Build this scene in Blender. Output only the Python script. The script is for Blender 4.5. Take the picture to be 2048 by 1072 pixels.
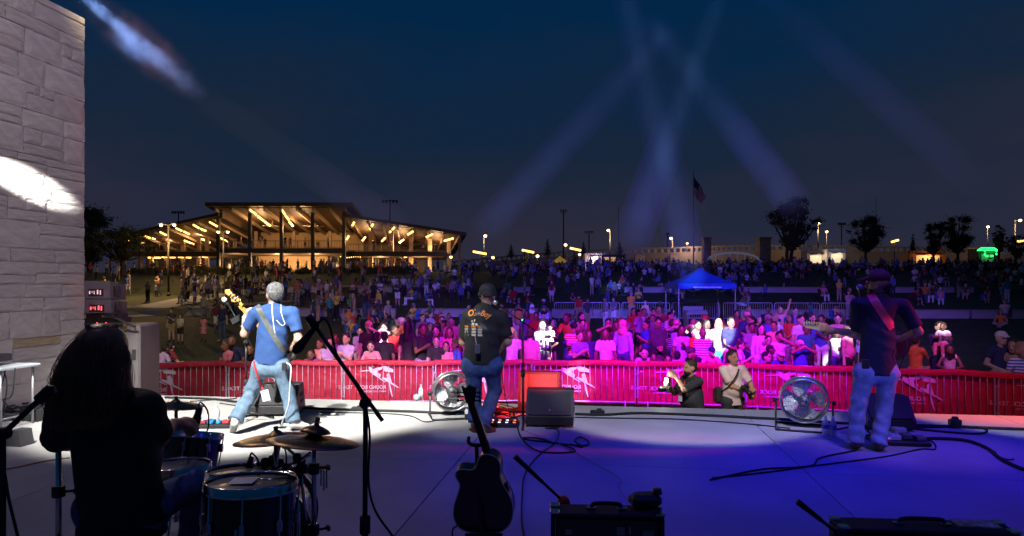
import bpy, math, random, numpy as np
from mathutils import Vector, Matrix
from mathutils.bvhtree import BVHTree

for o in list(bpy.data.objects): bpy.data.objects.remove(o)
S = bpy.context.scene
COL = S.collection
R = math.radians

# ---------------------------------------------------------------- camera
F, HY, HC = 1365.0, 572.0, 1.6      # focal length and horizon row of the photograph, eye height over the stage
def P(px, py, D): return Vector(((px-1024)/F*D, D, HC-(py-HY)/F*D))
def PG(px, py): return P(px, py, F*HC/(py-HY))      # a point on the stage floor
cam_d = bpy.data.cameras.new('camera'); cam = bpy.data.objects.new('camera', cam_d); COL.objects.link(cam)
cam.location = (0, 0, HC); cam.rotation_euler = (R(90), 0, 0)
cam_d.sensor_width = 36; cam_d.lens = 36*F/2048; cam_d.shift_y = (HY-536)/2048
cam_d.clip_start = .1; cam_d.clip_end = 4000
S.camera = cam

# ---------------------------------------------------------------- sky after dusk
W = bpy.data.worlds.new('World'); S.world = W; W.use_nodes = True
nt = W.node_tree; nt.nodes.clear()
def wn(t, **k):
    n = nt.nodes.new(t)
    for a, b in k.items(): setattr(n, a, b)
    return n
tc = wn('ShaderNodeTexCoord'); sep = wn('ShaderNodeSeparateXYZ'); rmp = wn('ShaderNodeValToRGB')
nz = wn('ShaderNodeTexNoise'); nz.inputs['Scale'].default_value = 2.2; nz.inputs['Detail'].default_value = 4
mp = wn('ShaderNodeMapping'); mp.inputs['Scale'].default_value = (1, 1, 3.2)
add = wn('ShaderNodeMath', operation='MULTIPLY_ADD'); add.inputs[1].default_value = .36; 
sub = wn('ShaderNodeMath', operation='SUBTRACT'); sub.inputs[1].default_value = .18
bg = wn('ShaderNodeBackground'); out = wn('ShaderNodeOutputWorld')
nt.links.new(tc.outputs['Generated'], mp.inputs['Vector']); nt.links.new(mp.outputs[0], nz.inputs['Vector'])
nt.links.new(tc.outputs['Generated'], sep.inputs[0])
nt.links.new(nz.outputs['Fac'], add.inputs[0]); nt.links.new(sep.outputs['Z'], add.inputs[2])
nt.links.new(add.outputs[0], sub.inputs[0]); nt.links.new(sub.outputs[0], rmp.inputs['Fac'])
nt.links.new(rmp.outputs[0], bg.inputs['Color']); nt.links.new(bg.outputs[0], out.inputs['Surface'])
el = rmp.color_ramp.elements
el[0].position = .0; el[0].color = (.0250, .0240, .044, 1)
el[1].position = 1; el[1].color = (.0004, .010, .034, 1)
for p, c in ((.09, (.0195, .0225, .0440, 1)), (.2, (.0088, .0190, .0425, 1)), (.38, (.0008, .0192, .0620, 1))):
    e = el.new(p); e.color = c
bg.inputs['Strength'].default_value = 1.0

# ---------------------------------------------------------------- exposure
S.view_settings.view_transform = 'Standard'; S.view_settings.look = 'None'
S.view_settings.exposure = 0; S.view_settings.gamma = 1; S.view_settings.use_curve_mapping = False
cy = S.cycles
cy.use_denoising = True
try: cy.denoiser = 'OPENIMAGEDENOISE'
except Exception: pass
cy.max_bounces = 5; cy.diffuse_bounces = 2; cy.glossy_bounces = 2; cy.transmission_bounces = 4; cy.transparent_max_bounces = 8; cy.volume_bounces = 0
cy.caustics_reflective = False; cy.caustics_refractive = False
cy.sample_clamp_indirect = 3; cy.use_light_tree = True
try: cy.volume_step_rate = 1.0; cy.volume_max_steps = 96
except Exception: pass

# ---------------------------------------------------------------- stage lighting hung on the truss over the stage (out of view)
def spot(name, loc, aim, watts, col, deg, blend=.3, rad=.12):
    l = bpy.data.lights.new(name, 'SPOT'); o = bpy.data.objects.new(name, l); COL.objects.link(o)
    o.location = loc; o.rotation_euler = (Vector(aim)-Vector(loc)).to_track_quat('-Z', 'Y').to_euler()
    l.energy = watts; l.color = col; l.spot_size = R(deg); l.spot_blend = blend; l.shadow_soft_size = rad
    return o
WHT = (1, .985, .94); BLU = (.04, .02, 1); MAG = (1, .005, .42); VIO = (.32, .1, 1)
# white washes on the front of the stage
spot('stage_spot', (-3.6, 1.6, 7.2), (-3.35, 9.8, 0), 13500, WHT, 34, .35)
spot('stage_spot', (-2.6, 1.0, 7.5), (-1.2, 9.2, .2), 4200, WHT, 16, .4)
spot('stage_spot', (.6, 2.0, 7.5), (2.2, 9.15, 0), 2300, (.95, .93, 1), 22, .15)
spot('stage_spot', (4.0, 2.0, 7.5), (6.7, 9.0, 0), 1700, (1, .93, .92), 21, .2)
# blue and violet floor washes
for bx, by in ((1.3, 6.4), (3.6, 6.6), (5.9, 6.2)): spot('stage_spot', (bx, by-.3, 8.5), (bx, by, 0), 1150, (.012, .0, 1), 38, 1.)
spot('stage_spot', (3.0, 4.5, 8.5), (3.2, 4.2, 0), 420, (.05, .0, 1), 70, .9)
spot('stage_spot', (4.5, 2.5, 8.0), (5.2, 4.2, 0), 110, (.55, .02, .9), 40, .9)
spot('stage_spot', (-.5, 3.0, 8.0), (.2, 4.6, 0), 60, (.5, .22, 1), 44, .9)
spot('stage_spot', (-3.5, 4.0, 8.5), (-3.4, 4.8, 0), 165, (.62, .45, 1), 58, .9)
spot('stage_spot', (4.4, 4.0, 8.0), (4.0, 6.6, 1.1), 520, (.42, .14, 1), 18, .7)
spot('stage_spot', (-5.2, 7.2, 6.0), (-1.75, 3.05, 1.2), 260, (1, .84, .68), 13, .6)  # added warm rim on the drummer for bounce off floor and wall
spot('stage_spot', (3.6, .2, 4.5), (3.6, 6.7, .55), 1000, (.15, .17, 1), 12, .8)
spot('stage_spot', (-.6, 1.0, 6.5), (-.33, 7.45, .9), 1300, (.72, .74, 1), 14, .7)
# red from stage right
spot('stage_spot', (10.5, 6.6, 5.0), (6.25, 8.75, 0), 5200, (1, .07, .03), 22, .7)
spot('stage_spot', (8.5, 6.2, 2.6), (4.3, 6.7, 1.2), 1100, (1, .03, .08), 11, .6)
spot('stage_spot', (2.6, 4.6, 5.4), (.24, 8.66, .18), 17000, (1, .02, .012), 8.5, .4)
# magenta over the front rows, blue up the hill
spot('audience_spot', (-1.5, 7.0, 7.5), (-2.6, 17.0, -.6), 5200, (1, .005, .55), 30, .8)
spot('audience_spot', (2.5, 7.0, 7.5), (4.0, 17.5, -.6), 11500, (.62, .0, 1), 46, .8)
spot('audience_spot', (3.4, 7.0, 7.5), (3.0, 17.0, -.4), 2600, (1, .01, .25), 22, .9)
spot('audience_spot', (6.0, 7.0, 7.5), (7.5, 18.0, -.6), 3000, (.70, .01, 1), 40, .8)
spot('audience_spot', (7.5, 7.0, 7.5), (9.4, 14.2, -.5), 1500, (1, .05, .16), 34, .8)
spot('audience_spot', (-4.0, 7.0, 7.5), (-6.4, 15.0, -.6), 500, (1, .2, .35), 36, .8)
spot('audience_spot', (-5.0, 7.0, 8.5), (-10, 28, -1), 6500, (1, .78, .5), 50, .9)  # added warm fill that lifts the left lawn
spot('audience_spot', (.5, 7.0, 7.5), (2.5, 22.0, -.6), 8500, (.36, .02, 1), 62, .8)
spot('audience_spot', (1.0, 6.5, 7.5), (.6, 15.4, -.6), 1500, (1, .32, .45), 20, .8)
spot('audience_spot', (7.0, 7.0, 8.5), (16.0, 44.0, 0), 30000, (.22, .10, 1), 44, .8)
spot('audience_spot', (1.0, 7.0, 9.0), (1.5, 50.0, .3), 27000, (.12, .1, 1), 34, .7)
spot('audience_spot', (3.0, 7.0, 9.5), (13.0, 58.0, 2), 26000, (.03, .10, 1), 24, .7)
spot('audience_spot', (-1.0, 7.0, 8.5), (-9.5, 44.0, .5), 11000, (.35, .14, 1), 22, .8)
# hard white moving heads landing in the crowd
for (px, py, D, w, dg) in ((1092, 668, 18.6, 60000, 5.0), (770, 672, 18.6, 30000, 3.4), (1418, 668, 19.0, 75000, 5.4), (1686, 690, 18.3, 32000, 3.6), (1158, 752, 15.3, 7000, 3.6), (1880, 722, 17.5, 16000, 2.4), (1022, 668, 17.2, 6000, 2.4)):
    t = P(px, py, D); spot('moving_head', (t.x*.35+1.2, 6.5, 8.2), t, w, (1, .98, .93), dg, .25, .06)
# the head that rakes along the stone wall
spot('moving_head', (-5.75, 4.5, 4.15), (-6.475, 9.1, 2.98), 26000, (1, 1, 1), 5.4, .55, .05)
# soft lavender spill on the wall and the house speakers
spot('stage_spot', (-1.5, 3.5, 8.0), (-6.6, 9.2, 2.6), 1250, (.90, .77, .97), 60, .8)
spot('pit_fill_spot', (2.2, 5.2, 4.4), (3.4, 10.8, -.1), 1000, (1, .84, .74), 17, .6)  # added spot in place of white stage spill on the photographers
spot('audience_spot', (7.0, 7.0, 8.5), (14.0, 24.0, -1), 2600, (.6, .3, .7), 50, .9)  # added dim fill to brighten the right lawn
spot('stage_spot', (-3.4, 6.5, 4.0), (-6.75, 11.1, .9), 150, (1, .03, .06), 11, .7)  # added red spot that gives the house speakers their red glow

# ================================================================ helpers
def rgb(h):   # sRGB hex to linear
    v = [int(h[i:i+2], 16)/255 for i in (0, 2, 4)]
    return tuple((c/12.92 if c <= .04045 else ((c+.055)/1.055)**2.4) for c in v)
MATS = {}
def mat(name, col, rough=.6, metal=0., var=.15, vscale=8., bump=0., bscale=40., emit=None, estr=0., spec=.5, trans=0., alpha=1., coat=0.):
    if name in MATS: return MATS[name]
    m = bpy.data.materials.new(name); m.use_nodes = True; t = m.node_tree; b = t.nodes['Principled BSDF']
    b.inputs['Roughness'].default_value = rough; b.inputs['Metallic'].default_value = metal
    b.inputs['Specular IOR Level'].default_value = spec; b.inputs['Coat Weight'].default_value = coat
    b.inputs['Base Color'].default_value = (*col, 1)
    if trans: b.inputs['Transmission Weight'].default_value = trans
    if alpha < 1: b.inputs['Alpha'].default_value = alpha
    if var or bump:
        co = t.nodes.new('ShaderNodeTexCoord'); n = t.nodes.new('ShaderNodeTexNoise'); n.inputs['Scale'].default_value = vscale; n.inputs['Detail'].default_value = 5
        t.links.new(co.outputs['Object'], n.inputs['Vector'])
        mx = t.nodes.new('ShaderNodeMapRange'); mx.inputs[1].default_value = .25; mx.inputs[2].default_value = .75; mx.inputs[3].default_value = 1-var; mx.inputs[4].default_value = 1+var
        t.links.new(n.outputs['Fac'], mx.inputs[0])
        hs = t.nodes.new('ShaderNodeHueSaturation'); hs.inputs['Color'].default_value = (*col, 1); t.links.new(mx.outputs[0], hs.inputs['Value'])
        t.links.new(hs.outputs[0], b.inputs['Base Color'])
    if bump:
        n2 = t.nodes.new('ShaderNodeTexNoise'); n2.inputs['Scale'].default_value = bscale; n2.inputs['Detail'].default_value = 4
        t.links.new(co.outputs['Object'], n2.inputs['Vector'])
        bp = t.nodes.new('ShaderNodeBump'); bp.inputs['Strength'].default_value = bump; bp.inputs['Distance'].default_value = .02
        t.links.new(n2.outputs['Fac'], bp.inputs['Height']); t.links.new(bp.outputs[0], b.inputs['Normal'])
    if emit: b.inputs['Emission Color'].default_value = (*emit, 1); b.inputs['Emission Strength'].default_value = estr
    MATS[name] = m; return m

def tag(o, label=None, cat=None, group=None, kind=None):
    if label: o['label'] = label
    if cat: o['category'] = cat
    if group: o['group'] = group
    if kind: o['kind'] = kind
    return o
def empty(name, loc=(0, 0, 0), rz=0, label=None, cat=None, group=None):
    o = bpy.data.objects.new(name, None); COL.objects.link(o); o.location = loc; o.rotation_euler = (0, 0, rz); o.empty_display_size = .1
    return tag(o, label, cat, group)
def copy_tree(o, parent=None):
    c = o.copy(); COL.objects.link(c); c.parent = parent
    for ch in o.children: copy_tree(ch, c)
    return c
def put(name, me, parent=None, loc=None, rz=None, **k):
    o = bpy.data.objects.new(name, me); COL.objects.link(o)
    if parent: o.parent = parent
    if loc is not None: o.location = loc
    if rz is not None: o.rotation_euler = (0, 0, rz)
    return tag(o, **k)

class MB:
    """collects simple solids; build() links them as one mesh object"""
    def __init__(s): s.v = []; s.f = []; s.m = []; s.sm = []
    def add(s, v, f, m=0, smooth=False):
        n = len(s.v); s.v += [tuple(p) for p in v]; s.f += [tuple(i+n for i in q) for q in f]; s.m += [m]*len(f); s.sm += [smooth]*len(f); return s
    def box(s, c, d, m=0, rot=None, bev=0.):
        c = Vector(c); x, y, z = (k/2 for k in d)
        if bev:
            pr = []; b = bev
            v = []; f = []
            for zz, ins in ((-z, b), (-z+b, 0), (z-b, 0), (z, b)):
                X = x-ins; Y = y-ins
                v += [(-X+b, -Y, zz), (X-b, -Y, zz), (X, -Y+b, zz), (X, Y-b, zz), (X-b, Y, zz), (-X+b, Y, zz), (-X, Y-b, zz), (-X, -Y+b, zz)]
            for k in range(3):
                for i in range(8): f.append((k*8+i, k*8+(i+1) % 8, k*8+8+(i+1) % 8, k*8+8+i))
            f.append(tuple(range(7, -1, -1))); f.append(tuple(range(24, 32)))
        else:
            v = [(a*x, b*y, e*z) for a in (-1, 1) for b in (-1, 1) for e in (-1, 1)]
            f = [(0, 1, 3, 2), (4, 6, 7, 5), (0, 4, 5, 1), (2, 3, 7, 6), (0, 2, 6, 4), (1, 5, 7, 3)]
        if rot is not None: v = [rot @ Vector(p) for p in v]
        return s.add([Vector(p)+c for p in v], f, m)
    def tube(s, pts, r, n=8, m=0, cap=True, closed=False):
        pts = [Vector(p) for p in pts]; N = len(pts)
        rs = r if isinstance(r, (list, tuple)) else [r]*N
        v = []; f = []; up = None
        for i, p in enumerate(pts):
            if closed: d = pts[(i+1) % N]-pts[i-1]
            else: d = pts[min(i+1, N-1)]-pts[max(i-1, 0)]
            d = d.normalized() if d.length > 1e-9 else Vector((0, 0, 1))
            if up is None: up = Vector((0, 0, 1)) if abs(d.z) < .9 else Vector((1, 0, 0))
            a = up-d*up.dot(d)
            a = a.normalized() if a.length > 1e-6 else d.orthogonal().normalized()
            up = a; b = d.cross(a)
            for k in range(n):
                t = 2*math.pi*k/n; v.append(p+(a*math.cos(t)+b*math.sin(t))*rs[i])
        M = N if closed else N-1
        for i in range(M):
            j = (i+1) % N
            for k in range(n): f.append((i*n+k, i*n+(k+1) % n, j*n+(k+1) % n, j*n+k))
        if cap and not closed: f.append(tuple(range(n-1, -1, -1))); f.append(tuple((N-1)*n+k for k in range(n)))
        return s.add(v, f, m, True)
    def lathe(s, prof, n=24, m=0, M=None, smooth=True):
        v = []; f = []; N = len(prof)
        for (r, z) in prof:
            for k in range(n):
                t = 2*math.pi*k/n; v.append(Vector((r*math.cos(t), r*math.sin(t), z)))
        for i in range(N-1):
            for k in range(n): f.append((i*n+k, i*n+(k+1) % n, (i+1)*n+(k+1) % n, (i+1)*n+k))
        if M is not None: v = [M @ p for p in v]
        return s.add(v, f, m, smooth)
    def prism(s, poly, d0, d1, M=None, m=0):
        """polygon in local XZ extruded along local Y from d0 to d1"""
        n = len(poly); v = [Vector((x, d0, z)) for x, z in poly]+[Vector((x, d1, z)) for x, z in poly]
        if M is not None: v = [M @ p for p in v]
        f = [tuple(range(n)), tuple(range(2*n-1, n-1, -1))]+[(i, i+n, (i+1) % n+n, (i+1) % n) for i in range(n)]
        return s.add(v, f, m)
    def quad(s, a, b, c, d, m=0): return s.add([a, b, c, d], [(0, 1, 2, 3)], m)
    def mesh(s, name, mats):
        me = bpy.data.meshes.new(name); me.from_pydata(s.v, [], s.f)
        me.polygons.foreach_set('material_index', s.m); me.polygons.foreach_set('use_smooth', s.sm)
        for k in (mats if isinstance(mats, (list, tuple)) else [mats]): me.materials.append(k)
        import bmesh
        bm = bmesh.new(); bm.from_mesh(me); bmesh.ops.recalc_face_normals(bm, faces=bm.faces); bm.to_mesh(me); bm.free()
        return me
    def build(s, name, mats, parent=None, loc=None, rz=None, **k): return put(name, s.mesh(name, mats), parent, loc, rz, **k)

def spline(pts, n=8):
    """Catmull-Rom through the points"""
    pts = [Vector(p) for p in pts]; q = [pts[0]*2-pts[1]]+pts+[pts[-1]*2-pts[-2]]; o = []
    for i in range(1, len(q)-2):
        a, b, c, d = q[i-1:i+3]
        for k in range(n):
            t = k/n; o.append(.5*((2*b)+(c-a)*t+(2*a-5*b+4*c-d)*t*t+(3*b-a-3*c+d)*t*t*t))
    return o+[pts[-1]]
def text_verts(body, size, bold=0., shear=0., ext=.0):
    c = bpy.data.curves.new('lettering', 'FONT'); c.body = body; c.size = size; c.offset = bold; c.shear = shear; c.extrude = ext; c.resolution_u = 3
    o = bpy.data.objects.new('lettering', c); COL.objects.link(o)
    bpy.context.view_layer.update()
    me = bpy.data.meshes.new_from_object(o.evaluated_get(bpy.context.evaluated_depsgraph_get()))
    bpy.data.objects.remove(o)
    return [v.co.copy() for v in me.vertices], [tuple(p.vertices) for p in me.polygons]

# ---- terrain profile of the amphitheatre lawn
ZK = [(0, -1.2), (30, -1.2), (43.6, -.38), (44.3, .10), (57.6, .95), (58.4, 1.42), (85, 3.4), (92, 3.5), (3000, 3.5)]
def zt(x, y):
    d = y+.07*x
    for (a, za), (b, zb) in zip(ZK, ZK[1:]):
        if d <= b: return za+(zb-za)*(d-a)/(b-a)
    return 3.5

# ================================================================ bodies: a smooth distance field meshed as one skin
def sdf_mesh(name, prims, h, mats, fold=0., kz=(.03, .035, .03, .02, .02, .006, .01, .01)):
    lo = np.full(3, 1e9); hi = -lo
    for p in prims:
        if p[0] in 'ck':
            for c, r in ((p[1], p[3]), (p[2], p[4])): lo = np.minimum(lo, np.array(c)-r*1.15); hi = np.maximum(hi, np.array(c)+r*1.15)
        else: lo = np.minimum(lo, np.array(p[1])-max(p[2])); hi = np.maximum(hi, np.array(p[1])+max(p[2]))
    lo -= 3*h; hi += 3*h
    n = np.ceil((hi-lo)/h).astype(int)+1
    ax = [(lo[i]+h*np.arange(n[i])).astype(np.float32) for i in range(3)]
    nzn = max(p[-1] for p in prims)+1
    Z = np.full((nzn, *n), .5, np.float32)
    for p in prims:
        zn = p[-1]; k = kz[zn]
        if p[0] in 'ck':
            a = np.array(p[1], float); b = np.array(p[2], float); ra, rb, fy = p[3], p[4], p[5]
            m = max(ra, rb)*1.15+k+.05
            pl, ph = np.minimum(a, b)-m, np.maximum(a, b)+m
        else:
            c = np.array(p[1], float); rr = np.array(p[2], float); m = max(rr)+k+.05; pl, ph = c-m, c+m
        i0 = np.clip(((pl-lo)/h).astype(int), 0, n); i1 = np.clip(np.ceil((ph-lo)/h).astype(int)+1, 0, n)
        X = ax[0][i0[0]:i1[0], None, None]; Y = ax[1][None, i0[1]:i1[1], None]; Q = ax[2][None, None, i0[2]:i1[2]]
        if p[0] in 'ck':
            Ys = Y/fy; ay, by = a[1]/fy, b[1]/fy
            bx, byy, bz = b[0]-a[0], by-ay, b[2]-a[2]; L = bx*bx+byy*byy+bz*bz+1e-9
            t = np.clip(((X-a[0])*bx+(Ys-ay)*byy+(Q-a[2])*bz)/L, 0, 1)
            d = np.sqrt((X-a[0]-t*bx)**2+(Ys-ay-t*byy)**2+(Q-a[2]-t*bz)**2)-(ra+(rb-ra)*t)
            d = d*(fy if fy < 1 else 1)**.5
            if p[0] == 'k':
                bl = math.sqrt(float(((b-a)**2).sum())); u = (b-a)/bl; d = np.maximum(d, (X-b[0])*u[0]+(Y-b[1])*u[1]+(Q-b[2])*u[2])
        else:
            q = np.sqrt(((X-c[0])/rr[0])**2+((Y-c[1])/rr[1])**2+((Q-c[2])/rr[2])**2)
            q2 = np.sqrt(((X-c[0])/rr[0]**2)**2+((Y-c[1])/rr[1]**2)**2+((Q-c[2])/rr[2]**2)**2)+1e-6
            d = q*(q-1)/q2
        sl = (zn, slice(i0[0], i1[0]), slice(i0[1], i1[1]), slice(i0[2], i1[2]))
        o = Z[sl]; g = np.maximum(k-np.abs(o-d), 0)/k
        Z[sl] = np.minimum(o, d)-g*g*k*.25
    if fold:
        X = ax[0][:, None, None]; Y = ax[1][None, :, None]; Q = ax[2][None, None, :]
        w = np.sin(46*Q+17*X+2.2*np.sin(11*X-9*Y)+1.6*np.sin(7*Q+13*Y))*.6+np.sin(27*Q-31*X+14*Y+2*np.sin(15*Q))*.4
        mk = .45+.55*np.sin(5.3*Q+7*X+1.)
        for zn in (1, 2):
            if zn < nzn: Z[zn] += fold*(1 if zn == 2 else .6)*w*mk
    T = Z.min(0); zi = Z.argmin(0).astype(np.int8)
    s = T < 0
    c8 = sum(s[i:n[0]-1+i, j:n[1]-1+j, k:n[2]-1+k].astype(np.int8) for i in (0, 1) for j in (0, 1) for k in (0, 1))
    act = (c8 > 0) & (c8 < 8); ijk = np.argwhere(act); N = len(ijk)
    idx = np.full(act.shape, -1, np.int64); idx[act] = np.arange(N)
    V = np.zeros((N, 3)); cnt = np.zeros(N)
    for a in [(0, 0, 0), (1, 0, 0), (0, 1, 0), (0, 0, 1), (1, 1, 0), (1, 0, 1), (0, 1, 1)]:
        for e in range(3):
            if a[e]: continue
            b = list(a); b[e] = 1
            fa = T[ijk[:, 0]+a[0], ijk[:, 1]+a[1], ijk[:, 2]+a[2]]; fb = T[ijk[:, 0]+b[0], ijk[:, 1]+b[1], ijk[:, 2]+b[2]]
            m = (fa < 0) != (fb < 0); t = np.where(m, fa/np.where(m, fa-fb, 1), 0)
            p = np.array(a, float)[None]+t[:, None]*(np.array(b, float)-np.array(a, float))[None]
            V[m] += p[m]; cnt[m] += 1
    V = lo+h*(V/cnt[:, None]+ijk)
    quads = []
    for e in range(3):
        sl0 = [slice(1, -1)]*3; sl1 = [slice(1, -1)]*3
        sl0[e] = slice(0, -1); sl1[e] = slice(1, None)
        cr = s[tuple(sl0)] != s[tuple(sl1)]
        w = np.argwhere(cr); off = np.ones(3, int); off[e] = 0; w = w+off
        u, v = [(1, 2), (2, 0), (0, 1)][e]
        du = np.zeros(3, int); du[u] = 1; dv = np.zeros(3, int); dv[v] = 1
        g = lambda c: idx[c[:, 0], c[:, 1], c[:, 2]]
        q = np.stack([g(w-du-dv), g(w-dv), g(w), g(w-du)], 1)
        inside = s[w[:, 0], w[:, 1], w[:, 2]]
        q[~inside] = q[~inside][:, ::-1]
        quads.append(q)
    Qd = np.concatenate(quads); Qd = Qd[(Qd >= 0).all(1)]
    fc = V[Qd].mean(1); gi = np.clip(np.rint((fc-lo)/h).astype(int), 0, n-1); mz = zi[gi[:, 0], gi[:, 1], gi[:, 2]]
    me = bpy.data.meshes.new(name)
    me.vertices.add(N); me.vertices.foreach_set('co', V.astype(np.float32).ravel())
    me.loops.add(len(Qd)*4); me.loops.foreach_set('vertex_index', Qd.astype(np.int32).ravel())
    me.polygons.add(len(Qd)); me.polygons.foreach_set('loop_start', np.arange(0, len(Qd)*4, 4, dtype=np.int32))
    me.polygons.foreach_set('loop_total', np.full(len(Qd), 4, np.int32))
    me.polygons.foreach_set('material_index', mz.astype(np.int32)); me.polygons.foreach_set('use_smooth', np.ones(len(Qd), bool))
    for m in mats: me.materials.append(m)
    me.update(calc_edges=True); me.validate()
    return me

SK, TOP, BOT, SHOE, HAIR, EYE, XTR = range(7)
A = lambda *p: np.array(p, float)
def ik(a, b, l1, l2, pole):
    a = np.array(a, float); b = np.array(b, float); d = b-a; L = np.linalg.norm(d); u = d/L; L = min(L, (l1+l2)*.999)
    x = (l1*l1-l2*l2+L*L)/(2*L); hgt = math.sqrt(max(l1*l1-x*x, 0)); p = np.array(pole, float); p = p-u*p.dot(u); p /= np.linalg.norm(p)+1e-9
    return a+u*x+p*hgt, a+u*L
def hand(w, d, nrm, side, curl=.5, s=1., z=SK):
    """palm, four bent fingers of unequal length and a thumb from the side of the palm"""
    w = np.array(w, float); d = np.array(d, float); d /= np.linalg.norm(d); nrm = np.array(nrm, float); nrm -= d*nrm.dot(d); nrm /= np.linalg.norm(nrm)
    t = np.cross(nrm, d)*side; o = []
    pc = w+d*.075*s
    for q in (-.028, -.01, .01, .027): o.append(('c', w+d*.012*s+t*q*.6*s, w+d*.088*s+t*q*s, .016*s, .013*s, 1, z))
    for q, ln in zip((-.032, -.011, .011, .031), (.058, .072, .076, .066)):
        b = w+d*.09*s+t*q*s; a1 = curl*1.1; m = b+(d*math.cos(a1)+nrm*math.sin(a1))*ln*.55*s; a2 = curl*2.3; e = m+(d*math.cos(a2)+nrm*math.sin(a2))*ln*.5*s
        o += [('c', b, m, .0105*s, .0098*s, 1, z), ('c', m, e, .0098*s, .0085*s, 1, z)]
    b = w+d*.03*s+t*.026*s; m = b+(d*.6+t*.75+nrm*.35)*.045*s; e = m+(d*.85+t*.15+nrm*.55*(.5+curl))*.034*s
    o += [('c', b, m, .0135*s, .0115*s, 1, z), ('c', m, e, .0115*s, .0095*s, 1, z)]
    return o
def head_prims(c, f, yaw=0., hair='short', s=1., beard=False, hz=HAIR):
    """f = +1 looks to +Y, -1 to -Y; yaw turns the face"""
    c = np.array(c, float); cy_, sy_ = math.cos(yaw), math.sin(yaw)
    def q(x, y, z):
        y *= f; x *= f
        return c+s*A(x*cy_-y*sy_, x*sy_+y*cy_, z)
    o = [('e', q(0, -.008, .02), A(.077, .094, .102)*s, SK), ('e', q(0, .028, -.045), A(.06, .064, .078)*s, SK),
         ('c', q(0, .085, .0), q(0, .108, -.03), .011*s, .015*s, 1, SK), ('e', q(0, .06, -.085), A(.03, .032, .025)*s, SK),
         ('e', q(-.079, -.005, -.015), A(.014, .022, .033)*s, SK), ('e', q(.079, -.005, -.015), A(.014, .022, .033)*s, SK),
         ('e', q(-.031, .081, .008), A(.017, .014, .010)*s, EYE), ('e', q(.031, .081, .008), A(.017, .014, .010)*s, EYE),
         ('c', q(-.02, .088, -.062), q(.02, .088, -.062), .007*s, .007*s, 1, EYE)]
    if beard: o += [('e', q(0, .036, -.075), A(.062, .062, .055)*s, hz)]
    if hair in ('short', 'long', 'bun'):
        o += [('e', q(0, -.022, .042), A(.085, .097, .092)*s, hz), ('e', q(0, -.045, -.01), A(.082, .07, .075)*s, hz)]
    if hair == 'long':
        o += [('c', q(0, -.05, .0), q(0, -.075, -.24), .085*s, .075*s, 1, hz), ('c', q(-.075, -.01, -.0), q(-.085, -.0, -.2), .03*s, .028*s, 1, hz), ('c', q(.075, -.01, 0), q(.085, -.0, -.2), .03*s, .028*s, 1, hz)]
    if hair == 'bun': o += [('e', q(0, -.1, .08), A(.045, .045, .045)*s, hz)]
    if hair == 'cap':
        o += [('e', q(0, -.008, .055), A(.089, .106, .078)*s, hz), ('c', q(-.045, .085, .045), q(-.03, .15, .03), .016*s, .011*s, 1, hz), ('c', q(.045, .085, .045), q(.03, .15, .03), .016*s, .011*s, 1, hz), ('c', q(-.03, .13, .036), q(.03, .13, .036), .016*s, .016*s, 1, hz)]
    if hair == 'scarf':
        o += [('e', q(0, -.02, .03), A(.095, .108, .11)*s, hz), ('c', q(0, -.02, -.09), q(0, -.0, -.15), .1*s, .12*s, .9, hz)]
    return o
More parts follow.
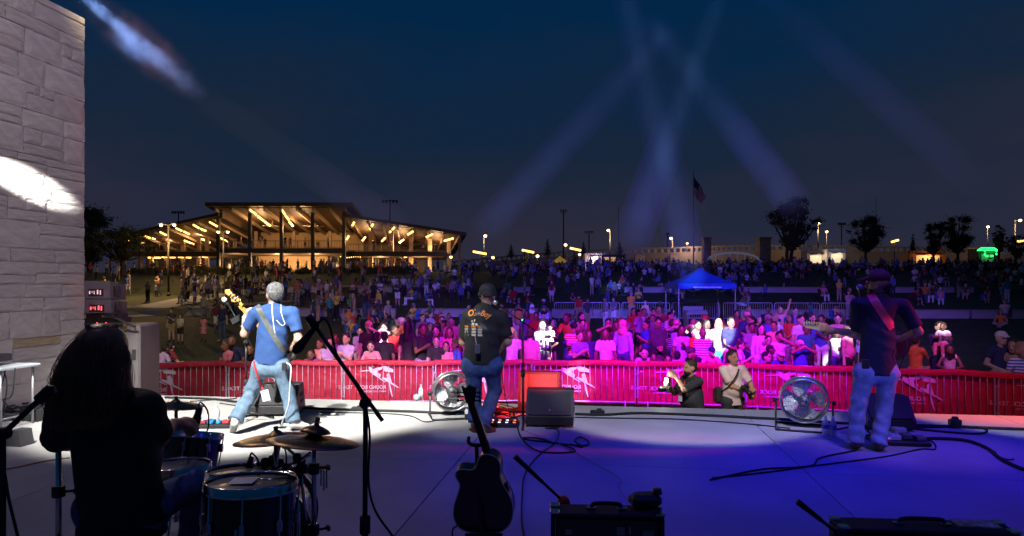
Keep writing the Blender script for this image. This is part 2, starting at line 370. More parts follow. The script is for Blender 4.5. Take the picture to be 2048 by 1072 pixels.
def human(J, f=-1, sleeve=.5, legs='long', g=1., hair='short', yaw=0., beard=False, hands=None, hs=1., shirt=0., hem=.0, foot=None, headz=True, cuff=.0, leg=1.):
    """all joints -> one list of primitives; f is the facing direction along Y"""
    o = []; V = lambda k: np.array(J[k], float)
    pel, nk, hd = V('pel'), V('nk'), V('hd')
    sp = nk-pel; up = sp/np.linalg.norm(sp)
    # torso under the shirt
    o += [('k', pel+sp*.45, pel-up*(.03+hem), .142*g+shirt, .150*g+shirt, .72, TOP), ('c', pel+sp*.45, nk-up*.16, .138*g, .155*(g*.5+.5), .66, TOP),
          ('c', V('shl')*.86+V('shr')*.14, V('shl')*.14+V('shr')*.86, .072, .072, .95, TOP), ('c', nk-up*.1, nk-up*.02, .11, .07, .8, TOP)]
    if g > 1.05: o += [('e', pel+up*.16+A(0, f*.05*g, 0), A(.15*g, .13*g, .15*g), TOP)]
    o += [('c', V('hil'), V('hir'), .112*g, .112*g, .95, BOT), ('c', pel-up*.02, pel+up*.05, .135*g, .13*g, .72, BOT)]
    o += [('c', nk-up*.06, hd-A(0, 0, .06), .056, .052, 1, SK)]
    for s, k in ((-1, 'l'), (1, 'r')):
        sh, el, ha, hi, kn, an = V('sh'+k), V('el'+k), V('ha'+k), V('hi'+k), V('kn'+k), V('an'+k)
        o += [('c', sh, el, .046, .040, 1, SK), ('c', el, ha, .041, .029, 1, SK)]
        if sleeve > 0:
            e = sh+(el-sh)*min(sleeve*1.25, 1); o += [('k', sh, e, .064+shirt*.5, (.060 if sleeve < .7 else .052)+shirt*.6, 1, TOP)]
            if sleeve >= .9: o += [('k', el, el+(ha-el)*.9, .052, .044, 1, TOP)]
        if hands and hands.get(k): o += hand(ha, *hands[k])
        else:
            d = ha-el; d /= np.linalg.norm(d); o += [('c', ha, ha+d*.07, .034*hs, .04*hs, 1, SK), ('c', ha+d*.08, ha+d*.13, .03*hs, .018*hs, 1, SK), ('c', ha+d*.03, ha+d*.075+A(-s*.035, 0, .01), .016, .012, 1, SK)]
        gl = .5+.5*g
        if legs == 'long': o += [('c', hi, kn, .088*gl, .067, 1, BOT), ('k', kn, an+A(0, 0, -.01), .066, .056, 1, BOT)]
        elif legs == 'straight': o += [('c', hi, kn, .092*gl, .074*leg, 1, BOT), ('k', kn, an+A(0, 0, -.02+cuff), .073*leg, .079*leg, 1, BOT)]
        elif legs == 'short':
            o += [('k', hi, hi+(kn-hi)*.85, .092*gl, .09, 1, BOT), ('c', hi, kn, .075, .056, 1, SK), ('c', kn, kn+(an-kn)*.4, .053, .053, 1, SK), ('c', kn+(an-kn)*.4, an, .053, .034, 1, SK)]
        else:
            o += [('c', hi, kn, .075, .056, 1, SK), ('c', kn, kn+(an-kn)*.4, .053, .05, 1, SK), ('c', kn+(an-kn)*.4, an, .05, .034, 1, SK)]
        fd = V('to'+k)-an if 'to'+k in J else A(s*.03, f*.17, -.045)
        o += [('c', an+A(0, -fd[1]*.15, -.035), an+fd, .042, .034, 1, SHOE), ('c', an, an+fd*.5, .045, .036, 1, SHOE)]
    if legs == 'skirt':
        kz_ = (V('knl')+V('knr'))/2; o += [('c', pel, kz_*.7+pel*.3, .13*g, .19*g, .85, BOT), ('k', kz_*.7+pel*.3, kz_, .19*g, .2*g, .85, BOT)]
    if legs == 'dress':
        kz_ = (V('anl')+V('anr'))/2; o += [('k', pel, kz_*.9+pel*.1, .13*g, .24*g, .85, BOT)]
    if headz: o += head_prims(hd, f, yaw, hair, hs, beard)
    return o

# ================================================================ the setting
rnd = random.Random(7)
def ground_at(px, py):
    D = 16.0
    while D < 140:
        p = P(px, py, D)
        if p.z <= zt(p.x, p.y)+.001: return p
        D += .15
    return P(px, py, 90)
def on_lawn(px, D):
    x = (px-1024)/F*D; return Vector((x, D, zt(x, D)))

grass = mat('grass', (.050, .058, .016), .9, var=.45, vscale=1.3, bump=.9, bscale=6)
concrete = mat('concrete', (.43, .42, .40), .62, var=.20, vscale=1.1, bump=.2, bscale=30)
concrete2 = mat('pale_concrete', (.34, .31, .28), .8, var=.15, vscale=.8, bump=.2, bscale=8)
joint = mat('joint_sealant', (.16, .155, .15), .9)
# ground
xs = [-900, -300, -200]+[-150+6*i for i in range(51)]+[200, 300, 900]
ys = [-8, 5]+[14+1.6*i for i in range(45)]+[92, 100, 115, 140, 180, 260, 500, 1000, 2500]
ys = sorted(ys+[43.0, 43.6, 44.3, 45, 57, 57.6, 58.4, 59])
gv = []; gf = []
for y in ys:
    for x in xs:
        yy = y-.07*x if 12 < y < 100 and abs(x) < 200 else y
        jz = (rnd.random()-.5)*.03 if y < 42 else 0
        gv.append((x, yy, zt(x, yy)+jz))
n = len(xs)
for j in range(len(ys)-1):
    for i in range(n-1): gf.append((j*n+i, j*n+i+1, j*n+n+i+1, j*n+n+i))
MB().add(gv, gf, 0, True).build('lawn', grass, kind='structure')

# stage slab
AU = Vector((math.cos(R(-7.94)), math.sin(R(-7.94)), 0)); AV = Vector((-AU.y, AU.x, 0))
SO = Vector((.35, 9.23, 0))
ROTS = R(-7.94)
def ST(a, b, z=0): return SO+AU*a+AV*b+Vector((0, 0, z))
sb = MB(); M4 = Matrix.Translation(SO) @ Matrix.Rotation(ROTS, 4, 'Z')
base = MB(); base.box((0, -7.02, -.62), (30, 14, 1.16)); stage = base.build('stage_floor', joint, loc=SO, rz=ROTS, kind='structure')
sl = MB(); sl.box((0, 0, -.02), (3.043, 3.043, .04), bev=.003); slm = sl.mesh('slab', concrete)
for i in range(-5, 5):
    for j in range(5):
        if i < -3: continue
        put('slab', slm, stage, loc=(1.1+i*3.05, -1.525-j*3.05, 0))
sl2 = MB(); sl2.box((0, 0, -.02), (3.038, 3.038, .04), bev=.004)
for i in (-5, -4):
    for j in range(5): put('slab', slm, stage, loc=(1.1+i*3.05, -1.525-j*3.05, 0))
fb = MB()
for i in range(-5, 5): fb.box((1.1+i*3.05, -.05, -.6), (3.04, .1, 1.12))
f_ = fb.build('stage_front', concrete, stage, loc=(0, .06, 0)); f_['kind'] = 'stuff'

# stone wall
limes = []
for i, c in enumerate(((.44, .40, .37), (.47, .42, .39), (.42, .37, .34), (.49, .45, .41), (.45, .41, .38))):
    limes.append(mat('limestone_%d' % i, c, .85, var=.16, vscale=3.5, bump=.55, bscale=13))
tanst = mat('limestone_rust', (.36, .27, .17), .85, var=.4, vscale=7, bump=.8, bscale=16)
mortar = mat('mortar', (.42, .39, .36), .95, var=.1, bump=.4)
def rough_stone(seed, m):
    r = random.Random(seed); b = MB(); N = 6; g = {}
    v = []; f = []
    for i in range(N+1):
        for j in range(N+1):
            u, w = i/N, j/N; e = min(u, 1-u, w, 1-w)
            x = (.0 if e > .01 else -.16)+r.uniform(-.055, .055)*(e > .01)+.12*min(e, .16)
            v.append((x, u-.5+(r.uniform(-.012, .012) if e < .01 else 0), w-.5+(r.uniform(-.014, .014) if e < .01 else 0)))
    for i in range(N):
        for j in range(N): f.append((i*(N+1)+j, (i+1)*(N+1)+j, (i+1)*(N+1)+j+1, i*(N+1)+j+1))
    rim = [i*(N+1) for i in range(N+1)]+[N*(N+1)+j for j in range(1, N+1)]+[i*(N+1)+N for i in range(N-1, -1, -1)]+[j for j in range(N-1, 0, -1)]
    k = len(v); v += [(-1, v[i][1], v[i][2]) for i in rim]; L = len(rim)
    f += [(rim[i], k+i, k+(i+1) % L, rim[(i+1) % L]) for i in range(L)]
    b.add(v, f, 0, False); return b.mesh('stone', m)
stones = [rough_stone(50+i, limes[i % 5]) for i in range(10)]+[rough_stone(90, tanst)]
WE = Vector((-6.33, 10.1, 0)); WH = 5.46
wall = empty('stone_wall', WE, ROTS, 'tall pale limestone block wall at the left end of the stage', 'wall')
wb = MB(); wb.box((-.36, -2.6, WH/2), (.62, 5.16, WH)); wb.build('mortar_core', mortar, wall)
cp = MB(); cp.box((-.35, -2.6, WH+.05), (.72, 5.22, .10), bev=.012); cp.build('cap_stone', limes[1], wall)
z = .004
def stone_at(y0, y1, z0, z1, m=None):
    o = put('stone', m or stones[rnd.randrange(10)], wall, loc=(rnd.uniform(-.006, .005), -(y0+y1)/2, (z0+z1)/2)); o.scale = (.07, y1-y0-.007, z1-z0-.007)
    if rnd.random() < .5: o.scale.z *= 1; o.rotation_euler = (math.pi, 0, 0)
while z < WH-.05:
    hh = rnd.choice((.18, .24, .30, .36)); hh = min(hh, WH-z); hh = WH-z if WH-z-hh < .15 else hh
    y = -.02
    while y < 5.1:
        L = rnd.uniform(.32, .95); L = min(L, 5.16-y)
        if 5.16-y-L < .2: L = 5.16-y
        m = stones[10] if rnd.random() < .02 else None
        if hh > .23 and rnd.random() < .42:
            q = hh*rnd.uniform(.38, .62); stone_at(y, y+L, z, z+q)
            if rnd.random() < .5: stone_at(y, y+L*.55, z+q, z+hh); stone_at(y+L*.55, y+L, z+q, z+hh, m)
            else: stone_at(y, y+L, z+q, z+hh, m)
        else: stone_at(y, y+L, z, z+hh, m)
        y += L
    z += hh

# curving path on the left of the lawn
def ribbon(name, pts, w, m, lift=.03):
    c = spline([ground_at(*p) for p in pts], 10); v = []; f = []
    for i, p in enumerate(c):
        d = (c[min(i+1, len(c)-1)]-c[max(i-1, 0)]); d.z = 0; d.normalize(); s = Vector((d.y, -d.x, 0))
        for k in (-1, -.33, .33, 1):
            q = p+s*w*k/2; q.z = zt(q.x, q.y)+lift; v.append(q)
    for i in range(len(c)-1):
        for k in range(3): f.append((i*4+k, i*4+k+1, i*4+k+5, i*4+k+4))
    return MB().add(v, f).build(name, m, kind='structure')
ribbon('path', [(120, 652), (215, 632), (285, 620), (345, 607), (395, 597), (450, 590), (520, 585)], 3.2, concrete2)
ribbon('path', [(380, 622), (420, 618), (470, 612), (540, 606), (600, 602)], 1.6, concrete2, .045)
ribbon('upper_path', [(500, 588), (600, 576), (700, 574), (800, 574), (900, 573)], 2.2, concrete2, .06)

# seat walls of the terraces, each block a thing of its own
swm = mat('seat_wall_concrete', (.40, .37, .35), .8, var=.15, vscale=2, bump=.25, bscale=20)
def seat_wall(px0, px1, deff, h, label):
    def at(px):
        D = deff/(1+.07*(px-1024)/F); x = (px-1024)/F*D; return Vector((x, D, 0))
    a, b = at(px0), at(px1); c = (a+b)/2; c.z = zt(c.x, deff-.3-.07*c.x)-.06; d = b-a
    t = empty('seat_wall', c, math.atan2(d.y, d.x), label, 'wall', 'low concrete seat walls of the terraces')
    L = d.length; bm = MB(); bm.box((0, 0, h/2), (L, .45, h), bev=.015); bm.build('wall_body', swm, t)
    bm = MB(); bm.box((0, 0, h+.04), (L+.05, .53, .08), bev=.015); bm.build('coping', concrete2, t)
seat_wall(596, 690, 43.75, .52, 'low concrete seat wall behind the standing group left of the centre singer')
seat_wall(702, 792, 43.75, .52, 'low concrete seat wall with people sitting on it above the boy in black tee')
seat_wall(838, 940, 43.75, .52, 'low lavender lit seat wall just left of the singer in black')
seat_wall(1010, 1098, 43.75, .52, 'low seat wall right of the singer, left of the row of steel barricades')
seat_wall(1104, 1345, 43.75, .52, 'long low seat wall behind the steel barricades left of the tent')
seat_wall(1480, 1690, 43.75, .52, 'long low seat wall behind the steel barricades right of the tent')
seat_wall(1822, 1935, 43.75, .52, 'violet lit low seat wall right of the guitarist in the cap')
seat_wall(1940, 2100, 43.75, .52, 'violet lit low seat wall at the right edge of the lawn')
seat_wall(545, 640, 58.0, .5, 'upper seat wall below the pavilion stage, warm lit')
seat_wall(705, 800, 58.0, .5, 'upper seat wall below the right wing of the pavilion')
seat_wall(1010, 1065, 58.0, .5, 'short upper seat wall above the singer')
seat_wall(1240, 1352, 58.0, .5, 'upper seat wall left of the blue tent, blue lit')
seat_wall(1476, 1640, 58.0, .5, 'upper seat wall right of the blue tent, blue lit')
seat_wall(1780, 1945, 58.0, .5, 'upper seat wall far right, dim blue')

# ---------------------------------------------------------------- pavilion
steel = mat('dark_steel', (.030, .024, .020), .55, var=.2)
soffit = mat('wood_soffit', (.085, .05, .03), .6, var=.25, vscale=1.5)
soffit2 = mat('brown_soffit', (.11, .075, .055), .6, var=.2, vscale=1.2)
beamm = mat('warm_beam', (.32, .24, .17), .6, var=.15)
colm = mat('column_stone', (.38, .28, .20), .8, var=.2, vscale=2)
tanw = mat('tan_wall', (.56, .40, .25), .85, var=.12, vscale=.6)
glassd = mat('dark_glass', (.012, .014, .018), .12, var=0)
roofm = mat('roof_metal', (.020, .019, .021), .5, var=.15)
warmtube = mat('warm_tube', (.9, .8, .6), .5, var=0, emit=(1, .53, .12), estr=4.6)
warmbulb = mat('warm_bulb', (.9, .8, .6), .5, var=0, emit=(1, .50, .10), estr=4.5)
whiteb = mat('white_paint', (.7, .66, .6), .6, var=.1)
pav = empty('pavilion', P(560, 545, 95), 0, 'two storey open pavilion with big sloping roofs and rows of warm tube lights', 'building')
po = pav.location.copy()
def pv(b, name, m, **k):
    o = b.build(name, m, pav, **k); o.location = -po; return o
GZ = 3.5
def plane3(a, b, c):
    n = (b-a).cross(c-a).normalized(); return a, n
def ray_plane(px, py, pl, off=0):
    a, n = pl; o = Vector((0, 0, HC)); d = P(px, py, 1.0)-o
    if n.z > 0: n = -n
    a = a+n*off
    return o+d*((a-o).dot(n)/d.dot(n))
# roofs as thick tilted slabs: front-left, front-right, back-right, back-left (underside)
def roof(corners, th, over=.0, name='roof'):
    b = MB(); up = Vector((0, 0, th)); c = corners
    b.add([*c, *[p+up for p in c]], [(0, 1, 2, 3), (4, 7, 6, 5), (0, 4, 5, 1), (1, 5, 6, 2), (2, 6, 7, 3), (3, 7, 4, 0)])
    return b
cFL, cFR = P(410, 412, 92), P(705, 412, 92); cBR, cBL = Vector((-22.2, 110, 10.1)), Vector((-41.6, 110, 10.1))
CP = plane3(cFL, cFR, cBR)
rf = roof([cFL, cFR, cBR, cBL], .5); r0 = pv(rf, 'roof', roofm)
def lining(c, ins, m, name, par):
    ctr = sum(c, Vector())/4; q = [p+(ctr-p).normalized()*ins-Vector((0, 0, .06)) for p in c]
    b = MB(); b.add([*q, *[p+Vector((0, 0, .04)) for p in q]], [(0, 1, 2, 3), (4, 7, 6, 5), (0, 4, 5, 1), (1, 5, 6, 2), (2, 6, 7, 3), (3, 7, 4, 0)])
    return b.build(name, m, par)
lining([cFL, cFR, cBR, cBL], 1.2, soffit, 'soffit', r0)
wFL, wFR = P(686, 433, 93.5), P(933, 471, 93.5); wBR, wBL = Vector((-9.2, 109, 7.9)), Vector((-24.2, 109, 8.9))
WP = plane3(wFL, wFR, wBL); wBR = Vector((wBR.x, wBR.y, WP[0].z-((wBR.x-WP[0].x)*WP[1].x+(wBR.y-WP[0].y)*WP[1].y)/WP[1].z))
r1 = pv(roof([wFL, wFR, wBR, wBL], .42), 'roof', roofm); lining([wFL, wFR, wBR, wBL], 1.0, soffit2, 'soffit', r1)
lFR, lFL = P(437, 431, 93.5), P(232, 476, 93.5); lBL, lBR = Vector((-53.5, 109, 7.4)), Vector((-39.5, 109, 8.9))
LP = plane3(lFR, lFL, lBR); lBL = Vector((lBL.x, lBL.y, LP[0].z-((lBL.x-LP[0].x)*LP[1].x+(lBL.y-LP[0].y)*LP[1].y)/LP[1].z))
r2 = pv(roof([lFL, lFR, lBR, lBL], .42), 'roof', roofm); lining([lFL, lFR, lBR, lBL], 1.0, soffit2, 'soffit', r2)
def rafters(c, n, m, par, d=.35, w=.16):
    FL, FR, BR, BL = c
    for i in range(n):
        t = (i+.5)/n; a = FL.lerp(FR, t)+Vector((0, .6, -.1-d/2)); b = BL.lerp(BR, t)+Vector((0, -.4, -.1-d/2))
        bm = MB(); s = Vector((w/2, 0, 0)); u = Vector((0, 0, d/2))
        bm.add([a-s-u, a+s-u, a+s+u, a-s+u, b-s-u, b+s-u, b+s+u, b-s+u], [(0, 1, 2, 3), (7, 6, 5, 4), (0, 4, 5, 1), (1, 5, 6, 2), (2, 6, 7, 3), (3, 7, 4, 0)])
        bm.build('rafter', m, par)
rafters([cFL, cFR, cBR, cBL], 9, beamm, r0, .5, .2)
rafters([wFL, wFR, wBR, wBL], 8, beamm, r1)
rafters([lFL, lFR, lBR, lBL], 7, beamm, r2)
# clerestory side panels between the high and the low roofs
for (a, b) in (((437, 412), (437, 432)),): pass
for X, xw in ((-40.1, -40.1), (-23.3, -23.3)):
    b = MB(); b.add([Vector((X, 94, 7)), Vector((X, 110, 7)), Vector((X, 110, 10.15)), Vector((X, 94, 12.1)), Vector((X+.2, 94, 7)), Vector((X+.2, 110, 7)), Vector((X+.2, 110, 10.15)), Vector((X+.2, 94, 12.1))],
                 [(0, 1, 2, 3), (7, 6, 5, 4), (0, 4, 5, 1), (1, 5, 6, 2), (2, 6, 7, 3), (3, 7, 4, 0)])
    b.v = [(p[0], p[1], max(p[2], 9.0 if p[1] > 100 else 11.0)) if p[2] < 8 else p for p in b.v]
    pv(b, 'clerestory_panel', soffit)
# decks
ZD = P(560, 497, 95).z
def deck(x0, x1, y0, y1, zz=ZD):
    b = MB(); b.box(((x0+x1)/2, (y0+y1)/2, zz-.32), (x1-x0, y1-y0, .62)); o = pv(b, 'deck', steel)
    b = MB(); b.box(((x0+x1)/2, (y0+y1)/2, zz-.66), (x1-x0-.6, y1-y0-.6, .05)); b.build('ceiling', soffit2, o)
    b = MB(); b.box(((x0+x1)/2, (y0+y1)/2, zz+.02), (x1-x0-.3, y1-y0-.3, .05)); b.build('deck_boards', beamm, o)
xL, xR = P(437, 500, 95).x, P(688, 500, 95).x
deck(xL, xR, 94.6, 109)
ZW = P(800, 503, 96).z
xE = P(891, 503, 96).x; xW = P(258, 503, 96).x
deck(xR+.02, xE, 96, 108.5, ZW); deck(xW, xL-.02, 96, 108.5, ZW)
# posts and columns
def post(px, D, z0, z1, w, m, name):
    b = MB(); x = (px-1024)/F*D; b.box((x, D, (z0+z1)/2), (w, w, z1-z0)); return pv(b, name, m)
for px in (437, 500, 563, 625.5, 688): post(px, 94.4, GZ, CP[0].z-.55, .42, steel, 'post')
for px in (742, 783, 822, 860, 898): post(px, 99, GZ, 8.4+(898-px)*.0085, .55, colm, 'column')
post(919, 94.5, GZ, 8.6, .38, steel, 'post')
for px in (414, 398, 366, 334, 303, 280): post(px, 99, GZ, 7.6+(px-280)*.008, .5, colm, 'column')
for px in (470, 512, 588, 660): post(px, 105, GZ, 10, .4, colm, 'column')
# upper storey back wall (warm) and lower walls
b = MB(); b.box(((xL+xR)/2, 108.6, (ZD+10.1)/2), (xR-xL-.4, .3, 10.1-ZD)); pv(b, 'upper_back_wall', tanw)
for px0, px1 in ((517, 561), (566, 624), (629, 655)):
    a, c = P(px0, 545, 104), P(px1, 508, 104); b = MB(); b.box(((a.x+c.x)/2, 104.1, (GZ+c.z)/2), (c.x-a.x, .2, c.z-GZ)); pv(b, 'lit_wall_panel', tanw)
for px0, px1 in ((446, 480), (484, 514), (722, 752), (757, 790), (664, 690)):
    a, c = P(px0, 545, 104), P(px1, 512, 104); b = MB(); b.box(((a.x+c.x)/2, 104, (GZ+c.z)/2), (c.x-a.x, .12, c.z-GZ)); o = pv(b, 'glass_wall', glassd)
    fr = MB()
    for t in (0, .5, 1): fr.box((a.x+(c.x-a.x)*t, 103.9, (GZ+c.z)/2), (.12, .12, c.z-GZ))
    fr.build('frame', colm, o)
for px0, px1 in ((690, 722), (790, 850), (292, 330), (345, 400)):
    a, c = P(px0, 545, 107), P(px1, 508, 107); b = MB(); b.box(((a.x+c.x)/2, 107, (GZ+c.z)/2), (c.x-a.x, .3, c.z-GZ)); pv(b, 'rear_wall', soffit2)
for px0, px1, y1 in ((690, 890, 470), (290, 432, 470)):
    a, c = P(px0, 490, 108.6), P(px1, y1, 108.6); b = MB(); b.box(((a.x+c.x)/2, 108.7, (ZW+c.z)/2+.3), (c.x-a.x, .2, c.z-ZW)); pv(b, 'rear_wall', soffit2)
# stair at the right wing
b = MB(); a = P(790, 508, 98); c = P(845, 545, 98)
for i in range(14):
    t = i/13; p = a.lerp(c, t); b.box((p.x, 98, GZ+(ZW-GZ)*(1-t)-.1), (.36, 1.6, .16))
d_ = Vector((c.x-a.x, 0, GZ-ZW)); b.tube([Vector((a.x, 97.2, ZW)), Vector((c.x, 97.2, GZ))], .16, 4); pv(b, 'stair', beamm)
# railings
def railing(x0, x1, y, zz, h=1.05, n=None):
    o_ = MB(); o_.box(((x0+x1)/2, y, zz+h), (x1-x0, .09, .09)); o_.box(((x0+x1)/2, y, zz+.15), (x1-x0, .05, .06))
    n = n or int((x1-x0)/1.45)
    for i in range(n+1): o_.box((x0+(x1-x0)*i/n, y, zz+h/2), (.07, .07, h))
    k = int((x1-x0)/.35)
    for i in range(k): o_.box((x0+(x1-x0)*i/k, y, zz+h/2), (.025, .025, h))
    o = pv(o_, 'railing', mat('rail_steel', (.16, .12, .09), .5)); return o
railing(xL+.2, xR-.2, 94.8, ZD); railing(xR+.3, xE-.1, 96.2, ZW); railing(xW, xL-.3, 96.2, ZW)
# light fixtures
def z3(x, y): return (x/4.467+240, y/4.467+380)
def z4(x, y): return (x/4.466+580, y/4.466+380)
Tc = [((1160, 175), (1220, 220)), ((1230, 230), (1285, 275)), ((1292, 280), (1345, 320)), ((1445, 175), (1475, 220)), ((1478, 228), (1510, 270)), ((1510, 283), (1545, 325))]
Tl = [((800, 285), (870, 325)), ((655, 310), (705, 340)), ((720, 345), (768, 365)), ((500, 340), (553, 365)), ((570, 370), (620, 395)), ((358, 375), (415, 403)), ((575, 450), (662, 485)), ((722, 435), (805, 470)), ((893, 425), (920, 440)), ((930, 445), (965, 460)), ((222, 410), (270, 428)), ((290, 430), (312, 440)), ((82, 450), (148, 468)), ((155, 462), (210, 476))]
Tr = [((556, 320), (575, 285)), ((505, 445), (526, 408)), ((728, 328), (742, 302)), ((645, 455), (675, 418)), ((708, 352), (716, 343)), ((912, 355), (935, 332)), ((888, 382), (902, 365)), ((1050, 400), (1100, 368)), ((818, 460), (852, 425)), ((975, 472), (1018, 440)), ((1215, 422), (1278, 392)), ((1375, 455), (1460, 430))]
Tc4 = [((0, 285), (28, 325)), ((212, 250), (213, 320))]
lowL = [((250, 602), (275, 602)), ((305, 605), (360, 605)), ((372, 595), (420, 598)), ((445, 600), (495, 600)), ((520, 597), (567, 600)), ((590, 600), (635, 603)), ((677, 590), (720, 593)), ((735, 594), (783, 598)), ((850, 570), (875, 573)), ((893, 573), (926, 576)), ((1170, 540), (1228, 550)), ((1240, 548), (1293, 557)), ((1303, 557), (1355, 566)), ((1450, 545), (1482, 547)), ((1500, 555), (1550, 565))]
lowR = [((0, 558), (30, 568)), ((212, 545), (230, 560)), ((512, 566), (545, 556)), ((698, 586), (735, 576)), ((878, 586), (925, 578)), ((1045, 582), (1100, 574)), ((1205, 585), (1278, 576)), ((1018, 598), (1045, 594))]
def fixture(a, b, hang=None):
    d = b-a; m = MB(); m.tube([a, b], .13, 6); o = pv(m, 'tube_light', warmtube)
    m = MB(); n_ = Vector((0, 0, .11)); m.tube([a+n_, b+n_], .05, 4); m.tube([a.lerp(b, .5)+n_, a.lerp(b, .5)+Vector((0, 0, .5))], .02, 4); m.build('housing', steel, o)
for T, zf, pl in ((Tc, z3, CP), (Tc4, z4, CP), (Tl, z3, LP), (Tr, z4, WP)):
    for a, b in T:
        A_, B_ = ray_plane(*zf(*a), pl, 1.0), ray_plane(*zf(*b), pl, 1.0)
        D = min(max((A_.y+B_.y)/2, 93.2), 103); A_, B_ = P(*zf(*a), D), P(*zf(*b), D)
        fixture(A_, B_)
for T, zf in ((lowL, z3), (lowR, z4)):
    for a, b in T: fixture(P(*zf(*a), 98.2), P(*zf(*b), 98.4))
def lamp(name, loc, w, col=(1, .58, .25), rad=.4):
    l = bpy.data.lights.new(name, 'POINT'); o = bpy.data.objects.new(name, l); COL.objects.link(o); o.location = loc; l.energy = w; l.color = col; l.shadow_soft_size = rad; return o
for px, py, D, w in ((520, 448, 99, 420), (600, 448, 99, 420), (560, 520, 100, 420), (630, 520, 99.5, 300), (730, 470, 100, 320), (800, 478, 100, 300), (870, 486, 99, 240), (760, 520, 100, 220), (840, 523, 99, 220), (400, 462, 100, 320), (340, 474, 100, 260), (290, 480, 100, 120), (330, 522, 100, 200), (400, 520, 100, 200), (470, 520, 98, 160)):
    lamp('pavilion_lamp', P(px, py+9, D-1), w*(3.0 if py > 510 else 1.7))
# ceiling fans
fanm = mat('fan_blades', (.5, .42, .32), .5)
for (px, py, pl, s) in ((511, 428, CP, 1), (620, 428, CP, 1), (545, 452, CP, 1), (626, 452, CP, 1), (415, 456, LP, 1), (346, 470, LP, 1), (721, 455, WP, 1), (803, 466, WP, 1)):
    c = P(px, py, 100); b = MB()
    for k in range(6):
        t = k*math.pi/3+.3; b.box(c+Vector((math.cos(t), math.sin(t), 0))*.75, (1.4, .16, .04), rot=Matrix.Rotation(t, 3, 'Z'))
    b.tube([c, c+Vector((0, 0, .7))], .06, 6); pv(b, 'ceiling_fan', fanm)
# tables, stage goods and hanging cords of bulbs in the lower storey
orange = mat('orange_table', (.75, .16, .03), .7); b = MB()
for px0, px1 in ((475, 515), (752, 770), (785, 797), (775, 782)):
    a, c = P(px0, 537, 97), P(px1, 531, 97); b = MB(); b.box(((a.x+c.x)/2, 97, (a.z+c.z)/2), (c.x-a.x, .8, c.z-a.z)); pv(b, 'counter', orange)
sl_ = MB()
for i in range(10): sl_.lathe([(0, -.09), (.09, 0), (0, .09)], 6, M=Matrix.Translation(P(681+i*4.4, 513.2+1.5*math.sin(i*.6)+i*.2, 97)))
o = pv(sl_, 'string_lights', warmbulb)

# ---------------------------------------------------------------- planting, trees
leafm = mat('leaves', (.050, .068, .020), .8, var=.5, vscale=2.5)
leafd = mat('dark_leaves', (.030, .042, .018), .8, var=.5, vscale=1.5)
bark = mat('bark', (.06, .045, .035), .9, var=.3, vscale=3, bump=.6)
grs = mat('ornamental_grass', (.10, .105, .035), .85, var=.45, vscale=3)
nr = np.random.default_rng(11)
def leaf_mesh(name, clumps, n, sz, m, up=.0):
    """clumps: (centre, radii); n leaves spread through them"""
    vol = np.array([c[1][0]*c[1][1]*c[1][2] for c in clumps]); k = nr.choice(len(clumps), n, p=vol/vol.sum())
    C = np.array([c[0] for c in clumps])[k]; Rr = np.array([c[1] for c in clumps])[k]
    d = nr.normal(size=(n, 3)); d /= np.linalg.norm(d, axis=1)[:, None]; r = np.abs(nr.normal(size=n))*.62
    p = C+d*Rr*r[:, None]
    a = nr.normal(size=(n, 3)); a[:, 2] += up*3; a /= np.linalg.norm(a, axis=1)[:, None]; b = np.cross(a, nr.normal(size=(n, 3))); b /= np.linalg.norm(b, axis=1)[:, None]
    s = sz*nr.uniform(.6, 1.4, n)[:, None]; w = .45 if not up else .08
    V = np.stack([p-a*s, p+b*s*w, p+a*s, p-b*s*w], 1).reshape(-1, 3)
    me = bpy.data.meshes.new(name); me.vertices.add(4*n); me.vertices.foreach_set('co', V.astype(np.float32).ravel())
    me.loops.add(4*n); me.loops.foreach_set('vertex_index', np.arange(4*n, dtype=np.int32)); me.polygons.add(n)
    me.polygons.foreach_set('loop_start', np.arange(0, 4*n, 4, dtype=np.int32)); me.polygons.foreach_set('loop_total', np.full(n, 4, np.int32))
    me.materials.append(m); me.update(calc_edges=True); return me
